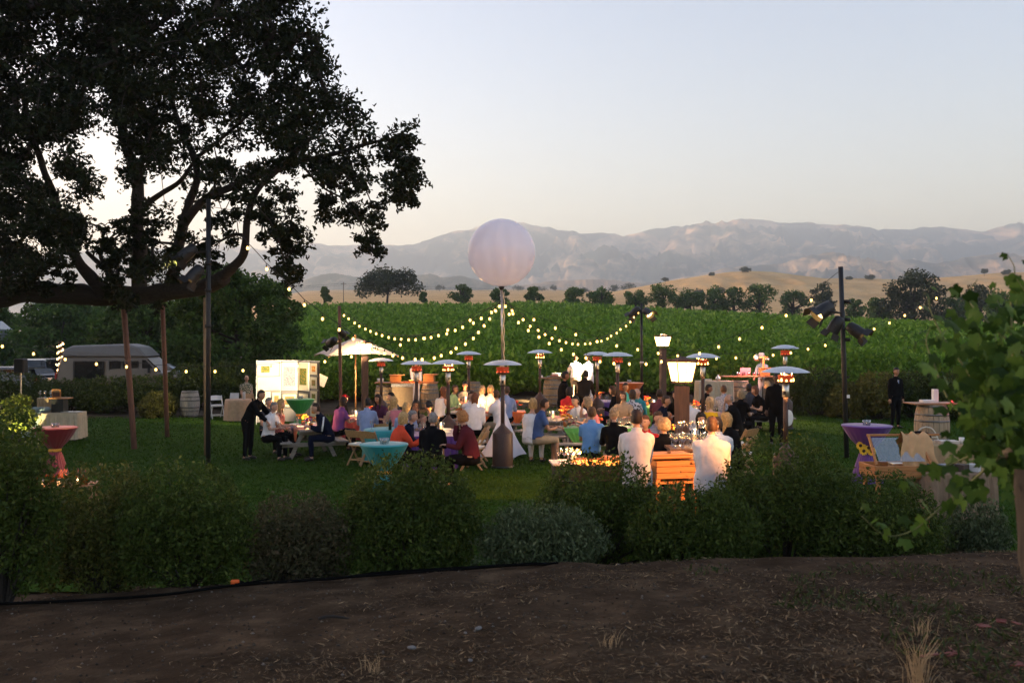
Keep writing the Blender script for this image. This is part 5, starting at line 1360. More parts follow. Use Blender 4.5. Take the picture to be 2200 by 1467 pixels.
        q.v += [tuple(P[v]-Nn[used[v]]*.003) for v in vs_]; q.f += [(c_, a_, jx[a_], jx[c_]) for a_, c_ in edge]; q.mi = [0]*len(q.f)
        return q.obj(name, m, t, True)
    garment('trousers', pants, .010, bottom, .006)
    garment('shoes', shoes, .007, m_shoe, 0)
    garment('shirt', shirt, .017 if sleeve != 'long' else .020, top, .009 if D > 15 else .010)
    if longcoat:
        q = MB(); q.tube([J['neck']-up2*.035+Vector((math.cos(k)*.072, math.sin(k)*.070, .012*math.sin(k))) for k in np.linspace(0, 2*math.pi, 17)], .017, 6, 0, False); q.obj('collar', top, t, True)
    hm = hair_mesh(style, hd)
    hm.obj('hair' if style != 'cap' else 'cap', hair if not isinstance(hair, str) else HAIR[hair], t, True)
    if hat == 'toque':
        q = MB(); q.lathe([(.092, .045), (.096, .05), (.094, .11), (.105, .14), (.108, .22), (.08, .245), (.001, .25)], 18, hd, 0, lambda a_, z, r: .004*math.sin(9*a_)*(z > .1)); q.obj('chef_hat', m_whitec, t, True)
    if tilt: t.rotation_euler.x = tilt
    return t, J, rot
P = person
pinkc = cloth('pink', (.55, .18, .20)); lav = cloth('violet top', (.20, .07, .22)); lblue = cloth('pale blue', (.26, .33, .52)); orr = cloth('orange red', (.62, .075, .035)); wine_ = cloth('maroon knit', (.085, .016, .022)); lime = cloth('pale lime', (.38, .52, .22))
bluep = cloth('blue polo', (.05, .09, .22)); skyb = striped('sky blue stripe', (.10, .24, .48), (.16, .32, .58), 14); redc = cloth('red top', (.50, .03, .03)); tealc = cloth('teal shirt', (.04, .26, .30)); mar = cloth('dusky maroon', (.16, .05, .06)); yel = cloth('yellow top', (.62, .36, .02))
plaid = checked('grey plaid', (.16, .18, .22), (.34, .36, .42), 30); bw = checked('black white print', (.03, .03, .035), (.55, .55, .58), 22); mp_ = checked('maroon print', (.22, .05, .05), (.36, .14, .12), 40); gstr = striped('grey stripe', (.16, .17, .22), (.34, .34, .40), 12, 'Z'); hawaii = checked('leafy print', (.55, .48, .36), (.10, .12, .08), 26)
beige = cloth('beige', (.45, .33, .22)); plum = cloth('plum', (.09, .03, .06)); dgrey = cloth('dark grey', (.05, .05, .06)); bvest = m_dark
# left picnic table
P('waiter in black bending over the left picnic table', 562, 844, 72, m_dark, m_dark, 'black', 'short', 'tan', 'stand', 'table', 'table', .42, .25, 'long', 22.3, 1.0, 'serving staff')
P('man with glasses in dark clothes beside the bending waiter', 578, 870, 62, dgrey, m_dark, 'grey', 'short', 'fair', lean=.05, Lh='lap', Rh='lap', D=23.7)
P('grey-haired man in white on the left bench of the left picnic table', 589, 863, 70, m_whitec, m_dark, 'grey', 'short', 'fair')
P('blond woman in a maroon print blouse at the left picnic table', 604, 877, 80, mp_, m_dark, 'blond', 'long', 'fair', lean=.02, Lh='lap', sleeve='none', D=23.0)
tt, J, rot = P('man in a navy track top with a white sleeve stripe', 679, 867, -75, m_navy, m_navy, 'dbrown', 'short', 'fair', sleeve='long', lean=.3, hunch=.2)
b = MB(); q = [J['shl'], J['ell']]
b.tube([J['shl']+Vector((-.045, -.045, .055)), J['shl'].lerp(J['ell'], .5)+Vector((-.05, -.045, .0)), J['ell']+Vector((-.03, -.045, 0))], .022, 6); b.obj('sleeve_stripe', m_whitec, tt, True)
# maroon round table
P('woman in a violet short-sleeved top, left of the maroon table', 738, 852, 135, lav, m_dark, 'dbrown', 'bob', 'tan')
P('man in black wearing a red cap, bent forward behind the woman in violet', 741, 846, 70, m_dark, m_dark, redc, 'cap', 'fair', sleeve='long', lean=.3)
P('man in a pale blue shirt seen from behind at the maroon table', 790, 854, 178, lblue, m_jeans, 'black', 'short', 'tan', sleeve='long')
P('woman with long dark hair facing us across the maroon table', 812, 847, -25, plum, m_dark, 'dbrown', 'long', 'tan')
P('dark-haired man in a grey shirt, turned left in front of the barrel bar', 840, 843, -85, dgrey, m_dark, 'black', 'short', 'fair', sleeve='long')
P('woman with long blond hair in pink, right of the maroon table', 846, 852, -150, pinkc, m_dark, 'blond', 'long', 'fair', sleeve='none')
# purple table
P('blond woman in an orange-red sweater at the left of the purple table', 867, 884, 120, orr, m_dark, 'blond', 'bob', 'fair', sleeve='long', Rh='low', Lh='table')
P('man in a blue shirt and dark jacket beside the woman in orange-red', 886, 880, 95, m_navy, m_dark, 'grey', 'short', 'fair', sleeve='long')
P('blond woman in a blue blouse with her back to us, behind the orange-red sweater', 873, 864, 175, lblue, m_jeans, 'blond', 'bob', 'fair')
P('dark-haired woman in black with her hands raised to her chin', 894, 859, -5, m_dark, m_dark, 'black', 'long', 'brown', Lh='chin', Rh='chin', sleeve='none')
P('woman with her dark hair in a bun and bare shoulders', 921, 861, -140, m_dark, m_dark, 'black', 'bun', 'tan', sleeve='none')
P('grey-haired man in a black suit seen from behind at the purple table', 930, 885, 180, m_dark, m_dark, 'grey', 'short', 'fair', sleeve='long', wide=1.12)
P('strawberry blond woman in a maroon knit resting her chin on her hand', 992, 884, -100, wine_, m_dark, 'ginger', 'curly', 'fair', sleeve='long', Rh='chin', Lh='table', wide=1.1)
# behind the white skirt
P('brown-haired woman in a white top, back to us before the orange cloth', 1020, 844, 180, m_whitec, m_dark, 'auburn', 'long', 'fair', sleeve='long', Lh='lap', Rh='lap', lean=.05)
P('man in a white polo shirt just left of the balloon pole, back to us', 1066, 838, -145, m_whitec, m_khaki, 'brown', 'short', 'fair')
P('man in a white T-shirt drinking, facing us behind the brown-haired woman', 1013, 839, 40, m_whitec, m_dark, 'dbrown', 'short', 'fair', Rh='mouth', Lh='table')
P('man in a pale lime shirt looking right', 978, 826, 65, lime, m_dark, 'brown', 'short', 'tan', sleeve='long')
P('man in a dark patterned shirt facing us left of the balloon pole', 999, 819, 10, dgrey, m_dark, 'black', 'short', 'tan')
P('woman with long brown hair in a white vest, left of the lime shirt', 953, 830, 140, m_whitec, m_dark, 'auburn', 'long', 'fair', sleeve='none')
P('woman with a blond bob in white, back to us left of the balloon pole', 1036, 828, 178, m_whitec, m_dark, 'ash', 'bob', 'fair')
P('woman with long blond hair in white, right next to the balloon pole', 1054, 827, 170, m_whitec, m_dark, 'blond', 'long', 'fair')
P('person in a pale blue shirt half hidden by the near heater', 1089, 829, 170, lblue, m_dark, 'brown', 'short', 'fair', sleeve='long')
# right of the white skirt
P('blond woman in a white sleeveless top and dark belt on the bench', 1145, 855, 160, m_whitec, m_whitec, 'blond', 'bob', 'fair', sleeve='none')
P('man in a blue polo shirt and khaki shorts at the end of the bench', 1170, 856, 105, bluep, m_khaki, 'dbrown', 'short', 'tan')
P('black-haired man in a white shirt bowing his head over the table', 1236, 850, -50, m_whitec, m_dark, 'black', 'short', 'fair', lean=.3, hunch=.2)
P('blond woman in pink raising her hand to her mouth', 1262, 852, -105, pinkc, m_dark, 'ash', 'bob', 'fair', sleeve='none', Rh='mouth')
P('black-haired woman in a red top, behind the man in white', 1224, 831, 130, redc, m_dark, 'black', 'bob', 'tan')
P('waiter in black standing beside the middle barrel', 1215, 797, 95, m_dark, m_dark, 'black', 'short', 'brown', 'stand', 'down', 'front', .05, .05, 'long', None, 1.0, 'serving staff')
P('waiter in dark brown bending over a table in front of the lit cooks', 1259, 806, 160, cloth('dark brown', (.022, .016, .012)), m_dark, 'black', 'short', 'tan', 'stand', 'table', 'table', .33, .2, 'long', 27.2, 1.0, 'serving staff', wide=1.1)
# lime green table
P('man in a sky blue polo shirt seen from behind at the lime green table', 1272, 873, 172, skyb, m_dark, 'brown', 'short', 'tan', wide=1.06)
P('woman with pinned-up blond curls in black, back to us at the lime green table', 1319, 870, 180, m_dark, m_khaki, 'ash', 'up', 'fair', sleeve='long')
P('man with reddish hair facing us right behind the first cook', 1386, 891, -30, redc, m_dark, 'auburn', 'short', 'fair')
# green and purple round tables
P('woman in black with brown hair in profile, by the purple round table', 1316, 829, -85, m_dark, m_dark, 'brown', 'bob', 'fair', sleeve='long')
P('brown-haired woman in beige half hidden by a heater pole', 1338, 840, -20, beige, m_dark, 'brown', 'bob', 'fair')
P('woman in a black and white print top, back to us at the green table', 1359, 837, 165, bw, m_dark, 'dbrown', 'bob', 'fair')
P('dark-haired man in teal under the orange cocktail table', 1344, 822, 25, tealc, m_dark, 'black', 'short', 'tan')
P('bald man in teal looking left, in front of the vineyard', 1368, 834, -60, tealc, m_dark, 'grey', 'bald', 'fair')
P('man in a dusky maroon shirt seen from behind below the far lamp post', 1417, 836, 175, mar, m_dark, 'dbrown', 'short', 'tan')
P('man in a dark suit looking right, left of the near lamp post', 1431, 849, 75, m_navy, m_dark, 'dbrown', 'short', 'tan', sleeve='long')
P('black-haired woman left of the near lamp post, farther back', 1452, 838, -40, m_dark, m_dark, 'black', 'long', 'fair')
P('man in a white shirt just right of the near lamp post', 1481, 847, 170, m_whitec, m_dark, 'dbrown', 'short', 'fair', sleeve='long')
# crimson table, near right
P('man in a grey striped shirt with his hand at his mouth', 1414, 883, 35, gstr, m_dark, 'brown', 'short', 'fair', Rh='mouth')
P('curly blond woman in black seen from behind, between the cook and the lamp post', 1427, 898, 165, m_dark, m_dark, 'ash', 'curly', 'fair', sleeve='long')
P('smiling dark-haired woman in black facing the camera', 1506, 886, 5, m_dark, m_dark, 'black', 'long', 'fair')
P('man with cropped brown hair in white, just behind the heavier cook', 1541, 895, -172, m_whitec, m_dark, 'brown', 'short', 'tan')
P('woman with long straight blond hair in black, right of the man in white', 1560, 886, -130, m_dark, m_dark, 'blond', 'long', 'fair')
# orange round table and beyond
P('woman in a yellow top with long hair, seen from behind', 1525, 852, 178, yel, m_jeans, 'ash', 'long', 'fair', sleeve='none')
P('dark-haired man in black looking right, behind the heater pole', 1523, 825, 85, m_dark, m_dark, 'black', 'short', 'brown')
P('man in a grey plaid shirt seen from behind in front of the right barrel', 1555, 827, 172, plaid, m_dark, 'brown', 'short', 'tan', sleeve='long')
P('old grey-haired man in a black vest leaning on his hands', 1566, 846, -110, m_dark, m_dark, 'grey', 'bald', 'fair', sleeve='short', Rh='chin', Lh='chin', wide=1.1)
P('woman with blond-streaked hair in a black T-shirt, left of the pale picnic table', 1593, 836, 140, m_dark, m_dark, 'ash', 'bob', 'fair')
P('man in a white shirt and grey vest, back to us at the pale picnic table', 1609, 824, 178, dgrey, m_dark, 'black', 'short', 'dark')
P('brown-haired woman in black leaning left over the pale picnic table', 1622, 829, -75, m_dark, m_dark, 'auburn', 'bob', 'fair', lean=.3)
P('woman in pink mostly hidden behind the standing waiter', 1648, 842, -90, pinkc, m_dark, 'ash', 'bob', 'fair', sleeve='none', D=27.2)
# staff on their feet
tw_, J, rot = P('waiter in black standing with a white tray, behind the near right heater', 1668, 802, -15, m_dark, m_dark, 'black', 'short', 'dark', 'stand', 'tray', 'down', .02, .05, 'long', None, 1.0, 'serving staff')
tr_ = MB(); tr_.lathe([(.001, 0), (.19, .004), (.20, .02), (.195, .022), (.001, .012)], 26); wl = Vector(tw_.location)+rot @ (J['wrl']+Vector((-.03, .02, -.17)))
o = tr_.obj('serving_tray', m_plate, None, True); o.location = wl; o.scale = (.62, 1, 1); o.rotation_euler = (R(90), 0, R(15)); setp(o, 'oval white tray hanging from the hand of the waiter at the right', 'tray')
P('man in a black suit and blue tie standing alone on the lawn at the right', 1926, 792, 18, m_dark, m_dark, 'black', 'short', 'tan', 'stand', 'down', 'down', 0, .03, 'long', 27.4, 1.0, 'serving staff')
ti = [o for o in COL.objects if o.get('label', '').startswith('man in a black suit and blue tie')][0]
b = MB(); b.box((0, .122, 1.385), (.045, .012, .10)); b.obj('shirt_front', m_whitec, ti); b = MB(); b.box((0, .134, 1.35), (.03, .010, .16), 0, None, .8); b.obj('tie', lblue, ti)
# cooks
m_cook = cloth('cook white', (.50, .48, .49), .06)
GC = 'cooks in white'
P('first cook in white at the grill, nearer the turquoise table', 1367, 896, 176, m_cook, m_dark, 'dbrown', 'short', 'tan', 'stand', 'low', 'low', .10, .12, 'long', 12.5, .98, GC, wide=1.10, longcoat=True)
P('heavier cook in white at the grill, right of the orange-lit food case', 1529, 911, 165, m_cook, m_dark, 'brown', 'short', 'fair', 'stand', 'low', 'low', .14, .14, 'long', 11.9, .96, GC, wide=1.18, longcoat=True)
P('cook in white lit brightly by the middle barrel, back to us', 1237, 764, 172, m_whitec, m_khaki, 'brown', 'short', 'fair', 'stand', 'out', 'low', .05, .1, 'long', 35.6, 1.0, GC, wide=1.1)
P('cook in a white apron lit brightly, right one of the far pair', 1263, 768, -150, m_whitec, m_whitec, 'brown', 'short', 'fair', 'stand', 'low', 'low', .05, .1, 'long', 35.8, 1.0, GC)
P('cook in a tall white hat behind the right barrel bar', 1636, 765, -40, m_whitec, m_whitec, 'brown', 'short', 'tan', 'stand', 'low', 'low', .08, .1, 'long', 35.2, 1.0, GC, hat='toque')
P('cook in white bowing over the left barrel bar', 894, 793, 10, m_whitec, m_whitec, 'dbrown', 'short', 'tan', 'stand', 'low', 'low', .30, .25, 'long', 36.2, 1.0, GC)
P('older man in a leafy print shirt sitting beside the print panels', 530, 806, 30, hawaii, m_dark, 'grey', 'bald', 'fair', Lh='lap', Rh='lap', lean=.0)
# ------------------------------------------------------------------ barrel bars
m_plankw = wood('orange bar plank', (.28, .12, .05), (.42, .20, .09), 2, 'X', .5)
m_crate = wood('pine crate', (.36, .135, .035), (.50, .215, .065), 3, 'X', .6)
m_copper = mat('copper pan', (.55, .22, .10), .25, .9, var=.1)
def crate(label, c, size, group, rz=0, m=None, lid=None):
    t = thing('wooden_crate', label, 'crate', c, rz, group); m = m or m_crate; lx, ly, h = size; n = 3
    for k in range(n):
        z = h*(k+.5)/n; hh = h/n-.006
        for s_ in (-1, 1):
            plank(t, 'slat', (0, s_*(ly/2-.008), z), (lx, .016, hh), m); plank(t, 'slat', (s_*(lx/2-.008), 0, z), (.016, ly-.036, hh), m)
    b = MB(); b.box((0, 0, .008), (lx-.04, ly-.04, .014)); b.obj('bottom', m, t)
    if lid: plank(t, 'lid', (lx*.12, 0, h+.018), (lx*1.35, ly*1.15, .026), m)
    return t
def top_board(label, c, size, rz, m):
    t = thing('bar_counter', label, 'bar top', c, rz, 'planks laid over barrels')
    for k in range(3): plank(t, 'plank', (0, (k-1)*size[1]/3, size[2]/2+.001), (size[0], size[1]/3-.006, size[2]), m)
    return t
GB = 'oak wine barrels'
pa, pb = on(825, 35.3), on(923, 35.0)
_, bh = barrel('left barrel of the bar between the umbrella and the heaters', pa, 1.0); barrel('right barrel of the bar between the umbrella and the heaters', pb, 1.0, .4)
c = (pa+pb)/2; c.z = max(pa.z, pb.z)+bh+.004
top_board('orange plank laid over the two left bar barrels', c, (2.35, .62, .04), 0, m_plankw); zt = c.z+.05
crate('open wooden crate at the left end of the left barrel bar', Vector((c.x-.42, c.y, zt)), (.42, .34, .24), 'crates on the left barrel bar', .1, None, True)
crate('open wooden crate at the right end of the left barrel bar', Vector((c.x+.85, c.y, zt)), (.40, .34, .26), 'crates on the left barrel bar', -.1, None, True)
b = MB(); b.lathe([(.0005, 0), (.11, 0), (.13, .13), (.125, .13), (.10, .012), (.0005, .012)], 18); o = b.obj('bowl', m_plate, None, True, Vector((c.x-.98, c.y-.05, zt))); setp(o, 'white bowl at the far left of the left barrel bar', 'bowl')
t = thing('food_tray', 'copper food tray on the left barrel bar in front of the bowing cook', 'tray', Vector((c.x+.25, c.y-.1, zt)))
b = MB(); b.box((0, 0, .02), (.7, .3, .035), 0, None, 1.06); b.obj('pan', m_copper, t)
for k in range(10):
    b = MB(); b.sphere((random.uniform(-.3, .3), random.uniform(-.1, .1), .055), .035, 7, 5); b.obj('bread_roll', mat('baked bread', (.55, .3, .1), .7, var=.3), t, True)
L = bpy.data.lights.new('bar_lamp', 'POINT'); L.energy = 14; L.color = (1, .5, .2); L.shadow_soft_size = .1
o = bpy.data.objects.new('bar_lamp', L); COL.objects.link(o); o.location = Vector((c.x+.25, c.y-.35, zt+.55))
ap_ = thing('hanging_cloth', 'tan apron cloth hanging between the two left bar barrels', 'cloth', Vector((c.x-.12, c.y-.33, c.z)))
b = MB(); V = []
for i in range(9):
    for j in range(13): V.append(((j/12-.5)*.78, -.02-.015*math.sin(j*1.9)*(i/8), -.01-.85*i/8))
b.add(V, [(i*13+j, i*13+j+1, (i+1)*13+j+1, (i+1)*13+j) for i in range(8) for j in range(12)]); b.obj('cloth_panel', mc['tan'], ap_, True)
b = MB(); b.box((0, -.05, -.06), (.84, .012, .12)); b.obj('printed_band', mat('white printed band', (.6, .56, .48), .7, var=.3, scale=25), ap_)
p = on(1016, 35.4); barrel('wine barrel standing alone behind the man in the dark patterned shirt', p, .95)
p = on(1187, 35.0); barrel('middle wine barrel with trays on top, left of the lit cooks', p, 1.03); c = p+Vector((0, 0, .97))
top_board('short board on top of the middle barrel', c, (1.05, .55, .03), .05, m_plankw)
t = thing('food_tray', 'foil food tray with red garnish on the middle barrel', 'tray', c+Vector((.12, -.05, .035)), .1)
b = MB(); b.box((0, 0, .03), (.62, .3, .05), 0, None, 1.08); b.obj('pan', m_steel, t)
b = MB(); b.sphere((-.05, 0, .06), .13, 10, 6, 0, (1.3, .8, .35)); b.obj('food', mat('red garnish', (.5, .10, .05), .6, var=.4), t, True)
b = MB(); b.lathe([(.0005, 0), (.12, 0), (.18, .16), (.175, .16), (.11, .012), (.0005, .012)], 20); o = b.obj('bowl', m_plate, None, True, c+Vector((.15, .22, .035))); setp(o, 'deep white bowl on the middle barrel', 'bowl')
b = MB(); b.box((0, 0, .04), (.12, .12, .08)); o = b.obj('napkin_stack', m_whitec, None, False, c+Vector((-.42, 0, .035))); setp(o, 'stack of white napkins at the left end of the middle barrel board', 'napkins')
pa, pb = on(1590, 34.2), on(1662, 34.8)
_, bh = barrel('left barrel of the right bar, below the pink drink trays', pa, 1.05, .2, GB, wood('pale barrel staves', (.26, .19, .12), (.44, .33, .21), 3, 'Z', .7)); barrel('right barrel of the right bar, in front of the cook in the tall hat', pb, 1.1, .5, GB, wood('greyed barrel staves', (.14, .11, .08), (.26, .2, .14), 3, 'Z', .8))
c = (pa+pb)/2; c.z = max(pa.z, pb.z)+1.06
top_board('orange plank of the right bar', c+Vector((-.15, 0, 0)), (2.3, .6, .04), 0, m_plankw); zt = c.z+.05
crate('orange wooden box on the right bar beside the cook in the tall hat', Vector((c.x+.28, c.y, zt)), (.36, .3, .26), 'boxes on the right bar', 0, None, True)
m_pink = mat('pink drink', (.75, .16, .22), .3, var=.2, trans=.2)
for k in range(9):
    x = c.x-.75+.10*k; y = c.y-.12+.2*(k % 2)
    q = thing('drink_glass', 'glass of pink drink on the right bar', 'glass', (x, y, zt), 0, 'pink drinks on the right bar'); b = MB(); b.lathe([(.0005, .002), (.035, 0), (.042, .13), (.040, .13), (.033, .01)], 10); b.obj('glass', m_glass, q, True); b = MB(); b.lathe([(.0005, .008), (.031, .008), (.036, .10), (.0005, .10)], 10); b.obj('drink', m_pink, q, True)
b = MB(); b.box((0, 0, .14), (.40, .03, .28)); o = b.obj('pink_sign', mat('pink card', (.75, .2, .26), .6, var=.08), None, False, Vector((c.x-.38, c.y+.2, zt)), .1); setp(o, 'pink card standing among the drinks on the right bar', 'card')
t = thing('tap_stand', 'wooden stand with hanging silver ladles on the right bar', 'stand', Vector((c.x+.22, c.y-.08, zt+.28)))
b = MB(); b.bar((0, 0, 0), (0, 0, .42), .05, .05, 0, (0, 1, 0)); b.obj('upright', m_crate, t); b = MB(); b.bar((-.30, 0, .40), (.16, 0, .40), .04, .04); b.obj('arm', m_crate, t)
b = MB(); b.lathe([(.0005, -.06), (.09, -.03), (.12, .06), (.02, .20), (.001, .21)], 14, (-.27, -.02, .32)); b.obj('copper_bell', m_steel, t, True)
for k in range(2): b = MB(); b.lathe([(.0005, -.04), (.035, -.02), (.03, .04), (.001, .06)], 10, (.10+.09*k, -.02, .32)); b.obj('ladle', m_steel, t, True)
L = bpy.data.lights.new('bar_lamp', 'POINT'); L.energy = 22; L.color = (1, .42, .3); L.shadow_soft_size = .1
o = bpy.data.objects.new('bar_lamp', L); COL.objects.link(o); o.location = Vector((c.x-.2, c.y-.45, zt+.75))
t = trestle('buffet table in a cream cloth, left of the right barrel bar', on(1534, 34.0), .05, (1.25, .7), .98, .92, mc['cream']); S = surf(t, .98)
b = MB(); b.box((0, 0, .03), (.30, .22, .06)); o = b.obj('tray_stack', m_steel, None, False, S(-.25, 0, .003)); setp(o, 'stack of steel trays on the cream buffet table', 'trays')
b = MB(); b.lathe([(.0005, 0), (.08, 0), (.10, .10), (.04, .16), (.02, .22), (.0005, .23)], 14); o = b.obj('serving_dish', m_steel, None, True, S(.15, 0, .003)); setp(o, 'silver lidded dish on the cream buffet table', 'dish')
p = on(2002, 22.6); barrel('big pale wine barrel beside the grapevine at the right', p, 1.16, .3, GB, wood('pale barrel staves', 0, 0)); c = p+Vector((0, 0, 1.085))
top_board('board on top of the big barrel at the right', c, (1.15, .6, .03), .1, m_plankw)
b = MB(); b.box((0, 0, .03), (.34, .26, .06)); b.box((.18, .05, .16), (.12, .12, .32)); o = b.obj('napkin_box', m_plate, None, False, c+Vector((-.08, 0, .035))); setp(o, 'white box and stand on the big barrel at the right', 'box')
for k, (dx, dz) in enumerate(((.62, .42), (.55, .12), (.78, .14), (.68, -.16))):
    p2 = c+Vector((dx, .1+.05*k, dz)); 
b = MB(); p = on(408, 34.0); barrel('upright empty wine barrel on the soil by the left hedge', p, 1.0, .8, GB, wood('silver barrel staves', (.26, .24, .21), (.42, .39, .34), 3, 'Z', .8))

# ------------------------------------------------------------------ art print panels
PD = 31.2
def art(t, c, w, h, rz, frame, imgs, seed):
    """framed print as part of the panel that carries it: frame > mat board, picture"""
    b = MB(); b.box((0, 0, 0), (w, .025, h)); f = b.obj('picture_frame', frame, t); f.location = c; f.rotation_euler = (0, 0, rz)
    b = MB(); b.box((0, -.016, 0), (w*.94, .008, h*.95)); b.obj('mat_board', mat('cream mat board', (.70, .64, .52), .8, var=.03), f)
    b = MB(); b.box((0, -.023, 0), (w*imgs, .006, h*imgs*.95)); b.obj('print', ART[seed % len(ART)], f)
ART = [checked('print lavender', (.20, .15, .24), (.40, .35, .40), 34), checked('print orchard', (.30, .22, .06), (.12, .16, .05), 14), checked('print orange', (.50, .16, .04), (.62, .36, .12), 12), checked('print meadow', (.20, .26, .08), (.35, .20, .10), 16), checked('print figures', (.36, .16, .10), (.5, .42, .34), 20)]
m_panel = mat('grey display board', (.28, .26, .27), .8, var=.06); m_blackf = mat('black picture frame', (.02, .018, .016), .4, var=0)
A_ = [at(550, 0, PD), at(604, 0, PD+.35), at(641, 0, PD+.4), at(668, 0, PD-.15), at(686, 0, PD-.65)]
zb = on(600, PD).z; H_ = at(0, 776, PD).z-zb
labels = ['white print panel at the left, glaring in the spotlight', 'print panel with the big purple bush picture', 'angled print panel right of the purple bush picture', 'narrow print panel at the right end with four small frames']
for i in range(4):
    a_, c_ = A_[i].copy(), A_[i+1].copy(); a_.z = c_.z = zb; mid = (a_+c_)/2; w = (c_-a_).length; rz = math.atan2(c_.y-a_.y, c_.x-a_.x)
    t = thing('art_display', labels[i], 'display panel', mid, rz, 'folding print display panels')
    b = MB(); b.box((0, 0, H_/2+.04), (w-.035, .03, H_-.08)); b.obj('board', m_panel, t)
    for s_ in (-1, 1): b = MB(); b.box((s_*(w/2-.012), 0, H_/2), (.022, .035, H_)); b.obj('upright', m_blackf if i else m_white, t)
    b = MB(); b.box((0, 0, H_+.012), (w, .04, .022)); b.obj('top_rail', m_white, t)
    if i == 0:
        art(t, (-.12, -.035, H_-.27), .56, .46, 0, m_white, .5, 1); art(t, (.22, -.04, H_-.27), .2, .44, 0, m_white, .01, 2); art(t, (0, -.035, H_-.76), w*.9, .44, 0, m_white, .01, 0); art(t, (-.16, -.035, H_-1.24), .42, .42, 0, m_white, .01, 0); art(t, (.25, -.035, H_-1.28), .30, .48, 0, m_blackf, .5, 3)
    elif i == 1:
        art(t, (0, -.035, H_-.52), w*.92, .95, 0, m_white, .72, 0); art(t, (0, -.035, H_-1.34), w*.86, .46, 0, m_blackf, .62, 3)
    elif i == 2:
        art(t, (0, -.035, H_-.52), w*.86, .95, 0, m_white, .62, 1); art(t, (0, -.035, H_-1.32), w*.8, .48, 0, m_blackf, .55, 4)
    else:
        for k in range(4): art(t, (0, -.035, H_-.24-.46*k), w*.86, .40, 0, m_blackf, .5, [2, 3, 1, 2][k])
b = MB(); b.box((0, 0, 0), (.34, .012, .36)); o = b.obj('price_sheet', m_whitec, None, False, at(691, 817, PD-.3), R(35)); o.rotation_euler.y = R(24); setp(o, 'loose white sheet hanging off the right side of the print panels', 'paper sheet')
t = thing('side_table', 'round table in a pink-lit cream cloth, left of the print panels', 'table', on(512, 32.6))
b = MB(); b.lathe([(.0005, .74), (.44, .74), (.45, .73), (.46, .6), (.47, .3), (.49, .02)], 80, (0, 0, 0), 0, pleats(20, .022, .72, .05)); b.obj('tablecloth', cloth('cream tinted pink-lit', (.58, .40, .28)), t, True)  # cream cloth, with the pink light put into its colour
b = MB(); b.tube([(0, 0, 0), (0, 0, .73)], .04, 8); b.obj('pedestal', m_black, t)
c = Vector(t.location)+Vector((0, 0, .742))
b = MB(); b.box((0, 0, .10), (.30, .04, .2), 0, Matrix.Rotation(-.35, 3, 'X')); o = b.obj('price_card', m_whitec, None, False, c+Vector((-.12, -.05, .02))); setp(o, 'white card leaning on the round table by the print panels', 'card')
b = MB(); b.lathe([(.0005, 0), (.05, 0), (.05, .24), (.045, .25), (.0005, .25)], 14); o = b.obj('paper_roll', m_whitec, None, True, c+Vector((.2, 0, 0))); setp(o, 'white roll standing on the round table by the print panels', 'roll')
chair('wooden chair of the older man beside the print panels', on(535, 33.6), 30)

# ------------------------------------------------------------------ buffet at the left
t = trestle('long buffet table in a cream cloth, left edge of the lawn', on(135, 26.6), R(6), (1.05, .75), .80, .74, mc['cream']); S = surf(t, .80)
t2 = trestle('buffet table in a pale blue cloth, left of the cream one', on(85, 26.9), R(2), (.75, .75), .80, .70, cloth('icy blue', (.36, .46, .50))); S2 = surf(t2, .80)
t = thing('glass_rack', 'tall tan rack full of upturned wine glasses on the buffet', 'rack', S2(.15, .15, .003))
b = MB(); b.box((0, 0, .01), (.46, .34, .02)); b.obj('rack_base', mc['tan'], t)
for k in range(5):
    for j in range(2): b = MB(); b.box((-.18+.09*k, -.12+.24*j, .20), (.075, .09, .36)); b.obj('rack_cell', mat('tan rack plastic', (.48, .34, .2), .5, var=.1), t)
for k in range(10): x = link('glass', wine_me, t, (-.2+.045*k, random.uniform(-.14, .14), .385), random.random())
for i, dx in enumerate((-.2, -.08, .05, .16)):
    b = MB(); b.sphere((0, 0, .07), .13, 10, 7, 0, (1, .9, .6)); o = b.obj('wrapped_bundle', cloth('icy blue', 0), None, True, S2(-.2+.16*i, -.18, .0)); setp(o, 'pale blue wrapped bundle heaped on the blue buffet table', 'bundle', 'pale blue bundles on the buffet')
t = thing('bread_board', 'dark stand with a pale board and a wooden frame on the cream buffet', 'stand', S(-.12, .1, .003))
b = MB(); b.box((0, 0, .19), (.34, .3, .38)); b.obj('dark_box', m_black, t); b = MB(); b.box((.03, 0, .395), (.56, .34, .03)); b.obj('board', m_crate, t); b = MB(); b.box((-.12, .05, .53), (.25, .02, .24), 0, Matrix.Rotation(.12, 3, 'X')); b.obj('frame', m_crate, t); b = MB(); b.box((-.12, .035, .53), (.19, .012, .18), 0, Matrix.Rotation(.12, 3, 'X')); b.obj('dark_panel', m_post, t)
for k in range(5): plate(S(.1+.09*k, -.1+.06*(k % 2), .003), 'white plate on the cream buffet table', 'plates on the cream buffet table')
t = thing('loudspeaker', 'black loudspeaker on a pale stand at the left edge', 'loudspeaker', on(45, 27.5)); h0 = at(0, 800, 27.5).z-t.location.z
b = MB(); b.tube([(0, 0, 0), (0, 0, h0)], .022, 8); b.obj('stand_pole', m_steel, t)
for k in range(3): th = 2.1*k+.4; b = MB(); b.tube([(0, 0, .5), (math.cos(th)*.45, math.sin(th)*.45, .01)], .014, 5); b.obj('leg', m_black, t)
b = MB(); b.box((0, 0, h0+.2), (.30, .28, .42), 0, None, .92); b.obj('cabinet', m_black, t, bevel=.02); b = MB(); b.box((0, -.145, h0+.2), (.25, .012, .36)); b.obj('grille', mat('speaker cloth', (.02, .02, .022), .9, var=.2, scale=80), t)
